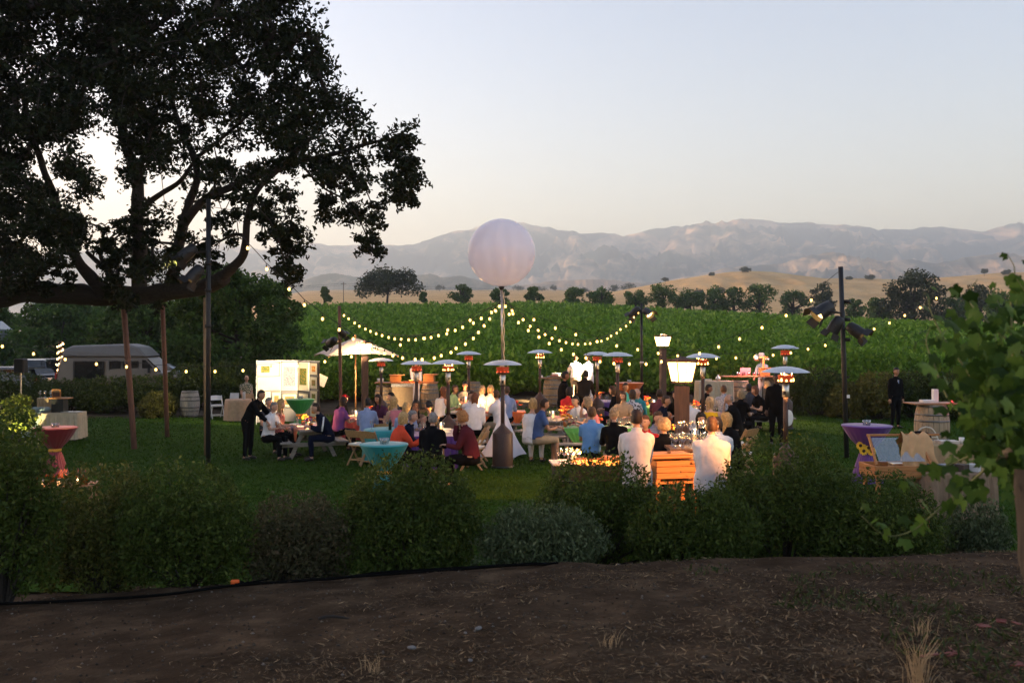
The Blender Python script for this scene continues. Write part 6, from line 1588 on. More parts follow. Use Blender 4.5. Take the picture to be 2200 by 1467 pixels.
tree('lit_bush', 'small bush glowing yellow-green in an uplight beside the loudspeaker', 42, 848, 925, 26, 26, leafmat('uplit leaves', (.16, .2, .03), (.26, .3, .05), (.36, .38, .08), .4), 'uplit planting', 'round', 1500, .10, 71, .04, None, .1)
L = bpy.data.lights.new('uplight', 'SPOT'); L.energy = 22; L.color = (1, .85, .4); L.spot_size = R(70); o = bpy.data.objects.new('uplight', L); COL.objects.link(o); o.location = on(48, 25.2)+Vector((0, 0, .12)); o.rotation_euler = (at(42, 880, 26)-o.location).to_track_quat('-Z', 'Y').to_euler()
ul = thing('garden_uplight', 'small black garden uplight below the glowing bush', 'uplight', on(48, 25.2)); b = MB(); b.lathe([(.06, 0), (.06, .08), (.045, .08), (.001, .06)], 12); b.obj('housing', m_black, ul)
# low bar under the crimson table
p = on(140, 15.6); t = thing('bar_cart', 'low wooden bar cart crowded with amber bottles, under the crimson table', 'cart', p, .2)
for k in range(4): plank(t, 'plank', (0, -.2+.135*k, .50), (1.0, .125, .03), m_plankw)
for sx in (-1, 1):
    for sy in (-1, 1): b = MB(); b.box((sx*.45, sy*.22, .24), (.05, .05, .48)); b.obj('leg', m_plankw, t)
amb = MB(); amb.lathe([(.0005, 0), (.038, 0), (.038, .15), (.015, .2), (.014, .25), (.0005, .25)], 12); amb = amb.mesh('amber_bottle', mat('amber bottle glass', (.30, .07, .012), .08, var=0, spec=.8, trans=.35), True)
for k in range(12): setp(link('amber_bottle', amb, None, p+Vector((-.42+.075*k, random.uniform(-.16, .16), .516))), 'amber bottle crowded on the low bar cart', 'bottle', 'amber bottles on the bar cart')
for k in range(3): candle(p+Vector((-.3+.3*k, -.2, .516)), ['lit candle at the left end of the bar cart', 'lit candle in the middle of the bar cart', 'lit candle at the right end of the bar cart'][k], 'candles on the tables', .6, False)
L = bpy.data.lights.new('cart_lamp', 'POINT'); L.energy = 1.8; L.color = (1, .45, .15); o = bpy.data.objects.new('cart_lamp', L); COL.objects.link(o); o.location = p+Vector((0, -.3, .95))

# ------------------------------------------------------------------ grill station of the two cooks
D_ = 13.6
p = on(1440, D_+.1); t = thing('food_case', 'orange-lit wooden food case with a hinged lid between the two cooks', 'food case', p, R(12))
hc = .99
for sx in (-1, 1):
    for sy in (-1, 1): b = MB(); b.box((sx*.28, sy*.22, .35), (.06, .06, .70)); b.obj('leg', m_crate, t)
for k in range(3):
    for s_ in (-1, 1): plank(t, 'side_board', (0, s_*.25, .72+.088*k), (.62, .022, .082), m_crate); 
    for s_ in (-1, 1): plank(t, 'end_board', (s_*.30, 0, .72+.088*k), (.022, .47, .082), m_crate)
plank(t, 'lid', (-.04, 0, hc), (.72, .58, .035), m_crate); plank(t, 'lid_batten', (-.04, -.20, hc+.03), (.68, .06, .022), m_crate); plank(t, 'shelf', (.0, 0, .62), (.70, .54, .03), m_crate); plank(t, 'drop_leaf', (.36, -.05, hc-.06), (.30, .5, .028), m_crate, (0, R(-10), 0))
b = MB(); b.sphere((-.02, 0, hc+.04), .03, 8, 6); b.obj('knob', m_post, t)
p = on(1298, D_+.2); t = thing('grill', 'long charcoal grill glowing orange left of the first cook', 'grill', p, R(-4))
b = MB(); b.box((0, 0, .74), (1.0, .5, .22), 0, None, 1.08); b.obj('fire_box', m_black, t)
for sx in (-1, 1):
    for sy in (-1, 1): b = MB(); b.tube([(sx*.42, sy*.2, 0), (sx*.42, sy*.2, .64)], .02, 6); b.obj('leg', m_black, t)
b = MB()
mcoal = mat('glowing charcoal', (.05, .02, .015), .9, var=.5, scale=30, emit=(1, .22, .03), es=.9)
for k in range(70): b.sphere((random.uniform(-.46, .46), random.uniform(-.2, .2), .855+random.random()*.02), random.uniform(.02, .035), 6, 4)
setp(b.obj('coals', mcoal, t), kind='stuff')
for k in range(14): b = MB(); b.tube([(-.48+.074*k, -.25, .895), (-.48+.074*k, .25, .895)], .006, 5); b.obj('grate_bar', m_steel, t)
b = MB(); b.box((.18, .12, .925), (.42, .18, .035)); b.obj('griddle_board', m_crate, t)
for k in range(7): b = MB(); b.sphere((-.4+.1*k, -.1+.08*(k % 2), .925), .045, 8, 5, 0, (1.3, .8, .45)); b.obj('meat', mat('roasted meat', (.30, .11, .04), .5, var=.4), t, True)
L = bpy.data.lights.new('grill_fire', 'AREA'); L.energy = 16; L.color = (1, .36, .07); L.size = .8; L.shape = 'RECTANGLE'; L.size_y = .35; o = bpy.data.objects.new('grill_fire', L); COL.objects.link(o); o.location = p+Vector((0, 0, .99)); o.rotation_euler = (math.pi, 0, 0)
p = on(1219, D_+.3); t = thing('serving_cart', 'black cart with a pale top holding glasses, left of the grill', 'cart', p, R(5))
b = MB(); b.box((0, 0, .62), (.44, .42, .42)); b.obj('cabinet', m_black, t, bevel=.01); b = MB(); b.box((0, 0, .85), (.50, .48, .035)); b.obj('top', mat('pale counter', (.5, .44, .38), .4, var=.06), t, bevel=.006); b = MB(); b.bar((-.16, -.245, .76), (.16, -.245, .76), .016, .016); b.obj('handle', m_steel, t)
b = MB(); b.box((0, -.215, .62), (.34, .012, .03)); b.obj('trim', m_steel, t)
for sx in (-1, 1):
    for sy in (-1, 1): b = MB(); b.tube([(sx*.18, sy*.17, 0), (sx*.18, sy*.17, .41)], .02, 6); b.obj('leg', m_black, t)
for k in range(5): wine(p+Vector((-.12+.07*k, random.uniform(-.1, .1), .869)), 'stemmed wine glass on the black serving cart', 'wine glasses on the serving cart')
candle(p+Vector((.1, .08, .869)), 'lit candle on the black serving cart', 'candles on the tables', .7)
p = on(1492, 14.6); t = thing('glass_table', 'dark table packed with sparkling wine glasses beside the heavier cook', 'table', p)
b = MB(); b.box((0, 0, .98), (.85, .6, .04)); b.obj('tabletop', m_post, t)
for sx in (-1, 1):
    for sy in (-1, 1): b = MB(); b.box((sx*.36, sy*.25, .48), (.05, .05, .96)); b.obj('leg', m_post, t)
for i in range(6):
    for j in range(6): wine(p+Vector((-.33+.12*i+.02*(j % 2), -.2+.09*j, 1.003)), 'wine glass in the sparkling cluster beside the heavier cook', 'glasses packed beside the heavier cook')
for i in range(12): wine(p+Vector((-.27+.06*i-.02, -.1+.1*(i % 3), 1.205)), 'wine glass in the sparkling cluster beside the heavier cook', 'glasses packed beside the heavier cook')
candle(p+Vector((.05, .22, 1.003)), 'candle glowing among the packed wine glasses', 'candles on the tables', 1.3)
# the lantern that lights this end of the party stands on the bank beside the vine
stand = thing('light_stand', 'black lantern stand on the bank beyond the grapevine', 'light stand', on(2480, 8.6)); b = MB(); b.tube([(0, 0, -.1), (0, 0, 3.3)], .03, 8); b.obj('shaft', m_black, stand)
sp_ = Vector(stand.location)+Vector((0, 0, 3.4))
par_can('black lantern on the stand beyond the grapevine', sp_+Vector((-.1, 0, .1)), at(1462, 985, 13.2), GP, .2, 720, (1, .38, .09), 25, sp_)

# ------------------------------------------------------------------ things at the right, behind the vine
p = on(1925, 13.4); t = thing('display_case', 'open wooden case with a slanting pale frame, right of the shrubs', 'food case', p, R(4))
hz = 1.0
for k in range(2):
    for s_ in (-1, 1): plank(t, 'side_board', (0, s_*.26, hz-.22+.085*k), (.86, .02, .08), m_crate); plank(t, 'end_board', (s_*.42, 0, hz-.22+.085*k), (.02, .50, .08), m_crate)
plank(t, 'floor_board', (0, 0, hz-.27), (.84, .5, .02), m_crate)
for sx in (-1, 1):
    b = MB(); b.bar((sx*.40, -.24, hz-.08), (sx*.36, .10, hz+.30), .03, .03, 0, (1, 0, 0)); b.obj('frame_upright', m_crate, t)
    for sy in (-1, 1): b = MB(); b.box((sx*.36, sy*.2, .35), (.05, .05, .72)); b.obj('leg', m_crate, t)
b = MB(); b.bar((-.38, .11, hz+.305), (.70, .11, hz+.305), .03, .03); b.obj('frame_rail', m_crate, t)
b = MB(); b.add([(-.34, -.19, hz-.04), (.34, -.19, hz-.04), (.33, .085, hz+.27), (-.33, .085, hz+.27)], [(0, 1, 2, 3)]); b.add([(-.34, -.185, hz-.045), (.34, -.185, hz-.045), (.33, .09, hz+.265), (-.33, .09, hz+.265)], [(3, 2, 1, 0)]); b.obj('glass_lid', m_glass, t)
for k in range(12): b = MB(); b.box((-.36+.065*k, random.uniform(-.15, .15), hz-.18+.02*random.random()), (.06, .16, .05), 0, Matrix.Rotation(random.random(), 3, 'Z')); b.obj('pastry', mat('glazed pastry', (.5, .22, .07), .4, var=.4), t, bevel=.012)
b = MB(); b.box((.05, .05, hz-.12), (.22, .16, .05)); b.obj('foil_tray', m_steel, t)
cl = MB(); V = []
for i in range(11):
    for j in range(15):
        u = j/14-.5; s_ = i/10; V.append((u*(.40+.18*s_)+.02*math.sin(i), -.03-.05*math.sin(j*1.35+i*.3)*s_-.22*s_**.7, .02-.62*s_+.03*math.cos(j*1.1)*(1-s_)))
for j in range(15): V.append(((j/14-.5)*.40, .10, -.15+.02*math.sin(j)))
cl.add(V, [(i*15+j, i*15+j+1, (i+1)*15+j+1, (i+1)*15+j) for i in range(10) for j in range(14)]+[(165+j, 165+j+1, j+1, j) for j in range(14)])
o = cl.obj('draped_cloth', cloth('apricot', (.60, .36, .18)), None, True, Vector(p)+Vector((.28, .06, hz+.32))); setp(o, 'apricot cloth thrown over the right end of the open wooden case', 'cloth')
t = trestle('tall counter in a tan cloth behind the grapevine', on(2025, 14.0), R(3), (.95, .6), 1.13, .46, mc['tan']); S = surf(t, 1.13)
bag = MB(); bag.sphere((0, 0, .09), .15, 12, 8, 0, (1.2, .8, .6)); o = bag.obj('black_bag', m_dark, None, True, S(-.33, .05, 0)); setp(o, 'black bag slumped on the tan counter', 'bag')
b = MB(); b.box((0, 0, .02), (.28, .2, .04)); o = b.obj('pale_tray', mat('pale counter', 0), None, False, S(.05, -.05, .003)); setp(o, 'pale tray on the tan counter', 'tray')
b = MB(); b.lathe([(.0005, 0), (.035, 0), (.04, .09), (.037, .09), (.03, .01)], 12); o = b.obj('paper_cup', m_plate, None, True, S(.24, -.1, .003)); setp(o, 'white paper cup on the tan counter', 'cup')
t = trestle('low front counter in a cream cloth, cluttered, behind the grapevine', on(2050, 13.2), R(3), (.95, .5), .82, .62, cloth('dusty tan', (.26, .18, .12))); S = surf(t, .82)
for i, (dx, c_) in enumerate(((-.3, (.03, .05, .14)), (-.12, (.3, .32, .36)), (.1, (.06, .04, .03)), (.28, (.5, .5, .5)))):
    b = MB(); b.box((0, 0, .05), (.15, .16, .10)); o = b.obj('packet', mat('packet %s' % 'abcd'[i], c_, .5), None, False, S(dx, 0, .003), .3*i); setp(o, ['dark blue packet on the cluttered counter', 'grey packet on the cluttered counter', 'brown packet on the cluttered counter', 'white packet on the cluttered counter'][i], 'packet', 'packets on the cluttered counter')
t = thing('garden_chair', 'cream wire garden chair in front of the big barrel', 'chair', on(2000, 17.2), R(172), 'garden chairs')
m_wire = mat('cream wire', (.6, .55, .45), .45, var=.05)
for s_ in (-1, 1):
    b = MB(); b.tube(curve([(s_*.20, -.22, 0), (s_*.21, -.20, .45), (s_*.21, -.24, .75), (s_*.12, -.27, .98), (0, -.28, 1.03)], 12), .012, 6); b.obj('back_post', m_wire, t, True)
    b = MB(); b.tube([(s_*.2, .2, 0), (s_*.2, .2, .45)], .012, 6); b.obj('front_leg', m_wire, t)
    b = MB(); b.tube(curve([(s_*.21, -.22, .66), (s_*.25, 0, .68), (s_*.22, .2, .45)], 8), .011, 6); b.obj('arm', m_wire, t, True)
b = MB(); b.box((0, 0, .455), (.42, .42, .02)); b.obj('seat', m_wire, t)
for k in range(3):
    z = .58+.13*k; b = MB(); b.tube([(-.2, -.24, z), (.2, -.24, z)], .010, 5); b.obj('back_rail', m_wire, t)
for k in range(5):
    b = MB(); b.box((-.15+.075*k, -.25, .64), (.05, .008, .05)); b.obj('lattice_plate', m_wire, t); b = MB(); b.box((-.15+.075*k, -.255, .77), (.05, .008, .05)); b.obj('lattice_plate', m_wire, t)
for k, (px, py) in enumerate(((2065, 838), (2046, 860), (2092, 861), (2068, 873))):
    q = at(px, py, 22.2+.1*k); gp = Vector((q.x, q.y, q.z))
    t = thing('red_lantern', ['topmost red lamp glowing through the grapevine', 'left red lamp glowing through the grapevine', 'right red lamp glowing through the grapevine', 'lowest red lamp glowing through the grapevine'][k], 'lamp', gp, 0, 'red lamps behind the grapevine')
    b = MB(); b.lathe([(.0005, -.05), (.045, -.03), (.05, .02), (.02, .06), (.0005, .065)], 10); b.obj('glass', glow('red lamp glass', (1, .06, .08), .9), t, True); b = MB(); b.tube([(0, 0, .06), (0, 0, 2.4-q.z)], .004, 4); b.obj('cord', m_socket, t)
# ------------------------------------------------------------------ vehicles
def bodyshell(prof, w, tum=.0, n=0):
    """side outline (y along the car, z up) swept across the width with a tumblehome above the waist"""
    b = MB(); k = len(prof); V = []
    zs = [p[1] for p in prof]; zw = min(zs)+(max(zs)-min(zs))*.5
    for x, s_ in ((-1, 1.), (-.86, 1.0), (.86, 1.0), (1, 1.)):
        for y, z in prof:
            inn = tum*max(0, (z-zw))/(max(zs)-zw)
            e = .05 if abs(x) == 1 else 0
            V.append((x*(w/2-inn)*(1 if abs(x) == 1 else 1.0), y*(1-.012*(abs(x) == 1)), z-(.03*(abs(x) == 1)*(z > zw))))
    Fc = [(c*k+i, c*k+(i+1) % k, (c+1)*k+(i+1) % k, (c+1)*k+i) for c in range(3) for i in range(k)]+[tuple(range(k-1, -1, -1)), tuple(3*k+i for i in range(k))]
    return b.add(V, Fc)
m_tyre = mat('tyre rubber', (.015, .015, .015), .85, var=.1); m_win = mat('dark car glass', (.012, .014, .016), .08, var=0, spec=.8); m_beige = mat('beige van paint', (.115, .09, .066), .45, .1, var=.03, coat=.4); m_vroof = mat('grey van roof', (.15, .145, .14), .55, var=.05)
m_dkcar = mat('black car paint', (.015, .016, .018), .2, var=0, coat=.6); m_silver = mat('silver blue paint', (.32, .36, .42), .3, .4, var=0, coat=.5); m_tail = glow('lit tail lamp', (1, .06, .03), .5); m_whp = mat('white vehicle paint', (.30, .31, .33), .4, var=.03, coat=.3)
def wheels(t, ys, w, r=.34):
    for y in ys:
        for s_ in (-1, 1):
            b = MB(); b.lathe([(r*.62, -.1), (r*.95, -.1), (r, -.06), (r, .06), (r*.95, .1), (r*.62, .1)], 20); o = b.obj('wheel', m_tyre, t, True, (s_*(w/2-.09), y, r)); o.rotation_euler = (0, math.pi/2, 0)
            b = MB(); b.lathe([(.0005, .07), (r*.3, .075), (r*.62, .05), (r*.62, -.09)], 16); b.obj('rim', m_steel, o, True); 
def pane(t, name, pts, x, m, th=.012):
    """a window set 2 mm proud of the side at x"""
    b = MB(); s_ = 1 if x > 0 else -1; k = len(pts)
    b.add([(x, y, z) for y, z in pts]+[(x+s_*th, y*.998, z) for y, z in pts], [tuple(range(k)), tuple(range(2*k-1, k-1, -1))]+[(i, (i+1) % k, k+(i+1) % k, k+i) for i in range(k)])
    return b.obj(name, m, t)
# van: its side faces us, nose to the right
p = on(276, 41.5); p.z = g(p.x, p.y); t = thing('van', 'beige high-roofed van parked behind the hedge at the left', 'van', p, R(-90))
# local +y becomes +x in the world
prof = [(-2.75, .35), (-2.80, .9), (-2.72, 1.6), (-2.62, 2.0), (1.05, 2.0), (1.75, 1.32), (2.55, 1.15), (2.72, .95), (2.75, .4)]
bodyshell(prof, 2.0, .16).obj('body', m_beige, t, False, bevel=.05)
prof = [(-2.60, 1.99), (-2.52, 2.32), (-2.2, 2.48), (.2, 2.56), (.72, 2.44), (1.15, 1.99)]
bodyshell(prof, 1.72, .18).obj('raised_roof', m_vroof, t, False, bevel=.05)
xs = .92
pane(t, 'window', [(-1.95, 1.02), (-.70, 1.02), (-.70, 1.78), (-1.95, 1.78)], xs+.052, m_win); pane(t, 'window', [(-.42, 1.28), (.02, 1.28), (.02, 1.78), (-.42, 1.78)], xs, m_win); pane(t, 'window', [(.18, 1.28), (.78, 1.28), (.78, 1.78), (.18, 1.78)], xs, m_win); pane(t, 'window', [(.98, 1.32), (1.62, 1.32), (1.12, 1.86), (.98, 1.86)], xs, m_win)
for k, (y0, y1) in enumerate(((-1.98, -.67), (-.45, .05), (.15, .81))):
    z0 = 1.0 if k == 0 else 1.25; x_ = xs+(.058 if k == 0 else .004)
    b = MB()
    for (a_, c_) in (((y0, z0), (y1, z0)), ((y1, z0), (y1, 1.8)), ((y1, 1.8), (y0, 1.8)), ((y0, 1.8), (y0, z0))): b.bar((x_, a_[0], a_[1]), (x_, c_[0], c_[1]), .03, .03)
    b.obj('window_frame', m_black, t)
pane(t, 'windscreen', [(1.2, 1.9), (1.75, 1.36), (1.70, 1.34), (1.15, 1.88)], .80, m_win)
b = MB(); b.bar((1.02, -2.7, .72), (1.02, 2.65, .72), .03, .06); b.obj('side_trim', m_black, t)
b = MB(); b.box((1.0, 1.3, 1.4), (.16, .06, .2)); b.obj('door_mirror', m_black, t); b = MB(); b.box((.8, 2.72, .82), (.3, .08, .2)); b.obj('headlight', m_plate, t); b = MB(); b.box((.9, -2.78, 1.1), (.14, .06, .4)); b.obj('tail_light', mat('red lamp lens', (.3, .02, .02), .3, var=0), t)
b = MB(); b.box((0, -2.84, .48), (1.9, .12, .2)); b.obj('bumper', m_black, t)
wheels(t, (-1.75, 1.85), 2.0)
def car(label, p, rz, m, lit=False, tall=False):
    t = thing('parked_car', label, 'car', p, rz, 'cars parked behind the hedge'); h = 1.75 if tall else 1.42
    prof = [(-2.2, .35), (-2.25, .75), (-2.15, .95), (-1.95, h-.05) if tall else (-1.5, h-.1), (-1.6, h), (.2, h), (1.0, .98), (2.1, .85), (2.25, .6), (2.2, .35)]
    bodyshell(prof, 1.8, .22).obj('body', m, t, False, bevel=.04)
    for s_ in (-1, 1): pane(t, 'window', [(-1.5, 1.0), (-.3, 1.0), (-.3, h-.12), (-1.4, h-.12)], s_*.73, m_win, .05); pane(t, 'window', [(-.2, 1.0), (.75, 1.0), (.25, h-.12), (-.2, h-.12)], s_*.73, m_win, .05)
    b = MB(); yb = -2.16 if tall else -1.95; b.add([(-.62, -2.2, 1.0), (.62, -2.2, 1.0), (.55, -2.0 if tall else -1.62, h-.1), (-.55, -2.0 if tall else -1.62, h-.1), (-.62, -2.1, 1.0), (.62, -2.1, 1.0), (.55, -1.9, h-.1), (-.55, -1.9, h-.1)], [(0, 1, 2, 3), (7, 6, 5, 4), (0, 4, 5, 1), (3, 2, 6, 7)]); b.obj('rear_window', m_win, t)
    for s_ in (-1, 1):
        b = MB(); b.box((s_*.76, -2.23, .88), (.20, .06, .22)); b.obj('tail_light', m_tail if lit else mat('red lamp lens', (.3, .02, .02), .3), t)
        b = MB(); b.box((s_*.68, 2.2, .7), (.32, .08, .14)); b.obj('headlight', m_plate, t)
    b = MB(); b.box((0, -2.26, .82), (.36, .02, .13)); b.obj('number_plate', mat('pale plate', (.6, .5, .35), .5, var=.05, emit=(1, .7, .4), es=.12) if lit else m_plate, t)
    b = MB(); b.box((0, -2.25, .5), (1.7, .1, .18)); b.obj('bumper', m_black, t)
    wheels(t, (-1.35, 1.4), 1.8, .33); return t
car('black car with lit tail lamps, left of the beige van', on(98, 47), R(6), m_dkcar, True, True)
car('dark car at the left edge of the picture', on(22, 45), R(75), m_dkcar)
car('silver-blue car whose bonnet shows past the nose of the van', on(352, 46), R(-75), m_silver)
p = on(-72, 66); t = thing('camper', 'white camper van under the trees at the far left', 'camper', p, R(-85))
bodyshell([(-3, .5), (-3.05, 2.6), (-2.8, 3.75), (2.0, 3.8), (2.7, 3.2), (2.75, .5)], 2.3, .05).obj('body', m_whp, t, False, bevel=.02); pane(t, 'window', [(.2, 1.9), (1.6, 1.9), (1.6, 2.7), (.2, 2.7)], 1.12, m_win, .06); b = MB(); b.bar((1.17, -2.9, 1.6), (1.17, 2.6, 1.6), .02, .12); b.obj('side_stripe', m_silver, t); wheels(t, (-1.9, 1.9), 2.3, .4)
# small tree wrapped in fairy lights, by the black car
p = on(130, 44); t = thing('wrapped_tree', 'slender trunk wound with tiny warm lights beside the beige van', 'tree', p); zt = at(0, 732, 44).z-p.z
b = MB(); b.tube(curve([(0, 0, 0), (.05, 0, zt*.5), (-.03, 0, zt)], 8), .09, 8); b.obj('trunk', m_bark, t, True)
fl = MB(); fl.sphere((0, 0, 0), .035, 6, 4); fl = fl.mesh('fairy_light', glow('fairy light', (1, .5, .18), 2.2))
for k in range(60): th = k*.9; z = zt*(.1+.9*k/60); link('fairy_light', fl, t, (math.cos(th)*.14+random.uniform(-.04, .04), math.sin(th)*.14, z))

# ------------------------------------------------------------------ lawn grass, bank litter
def grass():
    n = 150000; y = 11.2*np.exp(rng.random(n)*math.log(34/11.2)); u = -.62+rng.random(n)*1.25; x = u*y
    z = gz(x, y)+.02; s = .055*(y/11)**.55*(.6+.8*rng.random(n))
    V, Fc = leaves(np.stack([x, y, z], 1), s, .22, up=1.2, fold=.1)
    m = leafmat('lawn blades', (.018, .045, .003), (.038, .086, .006), (.075, .125, .014), .3, .9)
    setp(link('grass', npmesh('grass', V, Fc, m)), 'short mown grass of the lawn', 'grass', kind='stuff')
grass()
def litter():
    # straw, dead leaves and pebbles, thicker to the lower right as on the bank
    n = 80000; y = 3.6+rng.random(n)**1.3*6.2; x = (-.62+rng.random(n)*1.25)*y
    dens = np.array([.5+.9*noise.noise(Vector((a*.55, b*.8, 1.1))) for a, b in zip(x, y)])+.60*(x/5)+.85*(1-(y-3.6)/4.2)-.25
    k = rng.random(n) < np.clip(dens, .04, .95); x, y = x[k], y[k]; n = len(x)
    P = np.stack([x, y, gz(x, y)+.015+.035*np.array([noise.fractal(Vector((a*1.3, b*1.3, 3.1)), 1, 2, 5) for a, b in zip(x, y)])], 1)
    V, Fc = leaves(P, .035+.06*rng.random(n)**2, .16, up=0, fold=.15); V = V.reshape(-1, 4, 3); c = V.mean(1, keepdims=True); V = np.stack([V[..., 0], V[..., 1], c[..., 2]+(V[..., 2]-c[..., 2])*.35], -1).reshape(-1, 3)
    setp(link('straw', npmesh('straw', V, Fc, leafmat('straw bits', (.04, .028, .016), (.15, .10, .055), (.34, .235, .13), .1, .95))), 'dry straw and leaf litter strewn over the bank', 'litter', kind='stuff')
    n = 7000; y = 3.6+rng.random(n)*6; x = (-.62+rng.random(n)*1.25)*y; s = .004+.012*rng.random(n)**3
    ns = np.array([noise.fractal(Vector((a*1.3, b*1.3, 3.1)), 1, 2, 5) for a, b in zip(x, y)])
    c = np.stack([x, y, gz(x, y)+.035*ns+.003], 1)
    o8 = np.array([(1, 0, 0), (-1, 0, 0), (0, 1, 0), (0, -1, 0), (0, 0, .8), (0, 0, -.6)]); V = (c[:, None]+o8[None]*s[:, None, None]*(.7+.6*rng.random((n, 6, 1)))).reshape(-1, 3)
    f8 = np.array([(0, 2, 4), (2, 1, 4), (1, 3, 4), (3, 0, 4), (2, 0, 5), (1, 2, 5), (3, 1, 5), (0, 3, 5)]); Fc = (np.arange(n)[:, None, None]*6+f8[None]).reshape(-1, 3)
    setp(link('pebbles', npmesh('pebbles', V, Fc, leafmat('pebble stone', (.025, .019, .014), (.07, .057, .044), (.17, .145, .12), 0, .95))), 'small pebbles scattered over the bank', 'pebbles', kind='stuff')
    n = 5200; y = 4.2+rng.random(n)*4.6; x = (-.1+rng.random(n)*.68)*y
    k = np.array([noise.noise(Vector((a*.9+4, b*.9, 6.1)))+.12*min(1, a-1.6) for a, b in zip(x, y)]) > .24; x, y = x[k], y[k]
    V, Fc = leaves(np.stack([x, y, gz(x, y)+.03], 1), .05+.05*rng.random(len(x)), .2, up=1.1)
    setp(link('weeds', npmesh('weeds', V, Fc, leafmat('weed blades', (.03, .045, .012), (.06, .075, .02), (.13, .11, .05), .2))), 'low green and dry weeds on the right of the bank', 'weeds', kind='stuff')
litter()
def tuft(label, px, py, D, h, n, seed):
    p = at(px, py, D); p.z = g(p.x, p.y)+.0; rr = random.Random(seed); t = thing('dry_grass_tuft', label, 'grass tuft', p, 0, 'dry grass tufts on the bank'); b = MB()
    for i in range(n):
        a_ = rr.uniform(0, 6.28); l_ = h*rr.uniform(.4, 1); d = Vector((math.cos(a_)*rr.uniform(.05, .38), math.sin(a_)*.3, 1)); q = Vector((rr.gauss(0, .03), rr.gauss(0, .03), -.01))
        b.tube([q, q+d*l_*.6, q+d*l_+Vector((math.cos(a_)*.05, 0, -.03))*l_*3], [.0022, .0018, .0008], 3)
    setp(b.obj('blades', mat('dry grass blades', (.34, .24, .13), .8, var=.2), t), kind='stuff')
tuft('tall dry grass tuft at the right of the bank', 1975, 1370, 4.9, .34, 46, 1); tuft('short dry grass tuft behind the tall one on the right of the bank', 1985, 1262, 6.0, .16, 26, 2); tuft('small dry grass tuft in the middle of the bank', 1310, 1310, 5.9, .15, 16, 3); tuft('small dry grass tuft left of the middle of the bank', 800, 1395, 5.6, .14, 14, 4)
def bank_pt(px, py):
    D = 6.0
    for _ in range(40):
        x = (px-CX)/F*D; D = D*.5+.5*(CZ-g(x, D))*F/(py-HY)
    x = (px-CX)/F*D; return Vector((x, D, g(x, D)))
m_cable = mat('black cable rubber', (.004, .004, .004), .9, var=0, spec=.02)
def cable(label, pts, r):
    P = [bank_pt(q[0], q[1]+13)+Vector((0, 0, r*.9+.012)) for q in pts]; b = MB(); b.tube(curve(P, 60), r, 6)
    setp(b.obj('power_cable', m_cable, None, True), label, 'cable', 'cables along the shrubs')
cable('thick black power cable running the whole length of the shrubs', [(-60, 1292), (150, 1283), (350, 1270), (500, 1250), (640, 1240), (800, 1228), (1000, 1214), (1150, 1204), (1300, 1195), (1430, 1180), (1500, 1170), (1620, 1168)], .016)
cable('thinner black cable looping beside the thick one', [(505, 1246), (560, 1238), (620, 1228), (700, 1236), (800, 1222), (920, 1214), (1060, 1206), (1200, 1200)], .010)
p = bank_pt(505, 1258); t = thing('cable_plug', 'bright orange plug on the black cable in front of the shrubs', 'plug', p+Vector((0, 0, .035)), .25); b = MB(); b.box((0, 0, 0), (.085, .05, .05)); b.obj('plug_body', mat('orange plastic', (.75, .12, .02), .4, var=.05), t, bevel=.01); b = MB(); b.tube([(.04, 0, 0), (.085, 0, -.005)], .014, 8); b.obj('strain_relief', m_cable, t)
p = bank_pt(712, 1334); b = MB(); b.tube(curve([(-.10, 0, .02), (-.02, .01, .035), (.08, 0, .03), (.13, .01, .02)], 8), [.014, .016, .015, .013, .012, .011, .010, .008, .006], 6); o = b.obj('stick', m_bark, None, True, p); setp(o, 'short dark stick lying on the bank', 'stick')
m_stone = mat('pale stone', (.15, .14, .13), .9, var=.2, scale=20, bump=.4)
for k, (px, py, r, lb) in enumerate([(885, 1400, .028, 'palest stone on the bank, left of the middle'), (1028, 1358, .030, 'pale flat stone in the middle of the bank'), (1000, 1368, .016, 'little pale stone beside the pale flat one'), (694, 1218, .02, 'pale stone by the cable under the brownish shrub'), (545, 1332, .012, 'tiny pale stone on the left of the bank'), (1010, 1428, .018, 'grey stone near the bottom edge of the bank')]):
    p = bank_pt(px, py); b = MB(); b.sphere((0, 0, 0), r*.75, 9, 6, 0, (1.5, 1, .6)); b.v = [tuple(Vector(v)*(1+.25*noise.noise(Vector(v)*40+Vector((k, 0, 0))))) for v in b.v]; o = b.obj('stone', m_stone, None, False, p+Vector((0, 0, .03)), k); setp(o, lb, 'stone', 'pale stones on the bank')
for k, (px, py) in enumerate(((2165, 1345), (2120, 1352), (2045, 1412), (2010, 1418), (2185, 1440))):
    p = bank_pt(px, py); b = MB()
    for q in range(3): b.box((random.gauss(0, .04), random.gauss(0, .025), .012), (.06, .035, .004), 0, Matrix.Rotation(random.random()*6, 3, 'Z') @ Matrix.Rotation(random.uniform(-.5, .5), 3, 'X'))
    o = b.obj('fallen_leaf', mat('red fallen leaf', (.15, .03, .018), .7, var=.3), None, False, p+Vector((0, 0, .02))); setp(o, 'red fallen vine leaves on the bank below the grapevine', 'fallen leaves', 'red leaves below the grapevine'); o['kind'] = 'stuff'

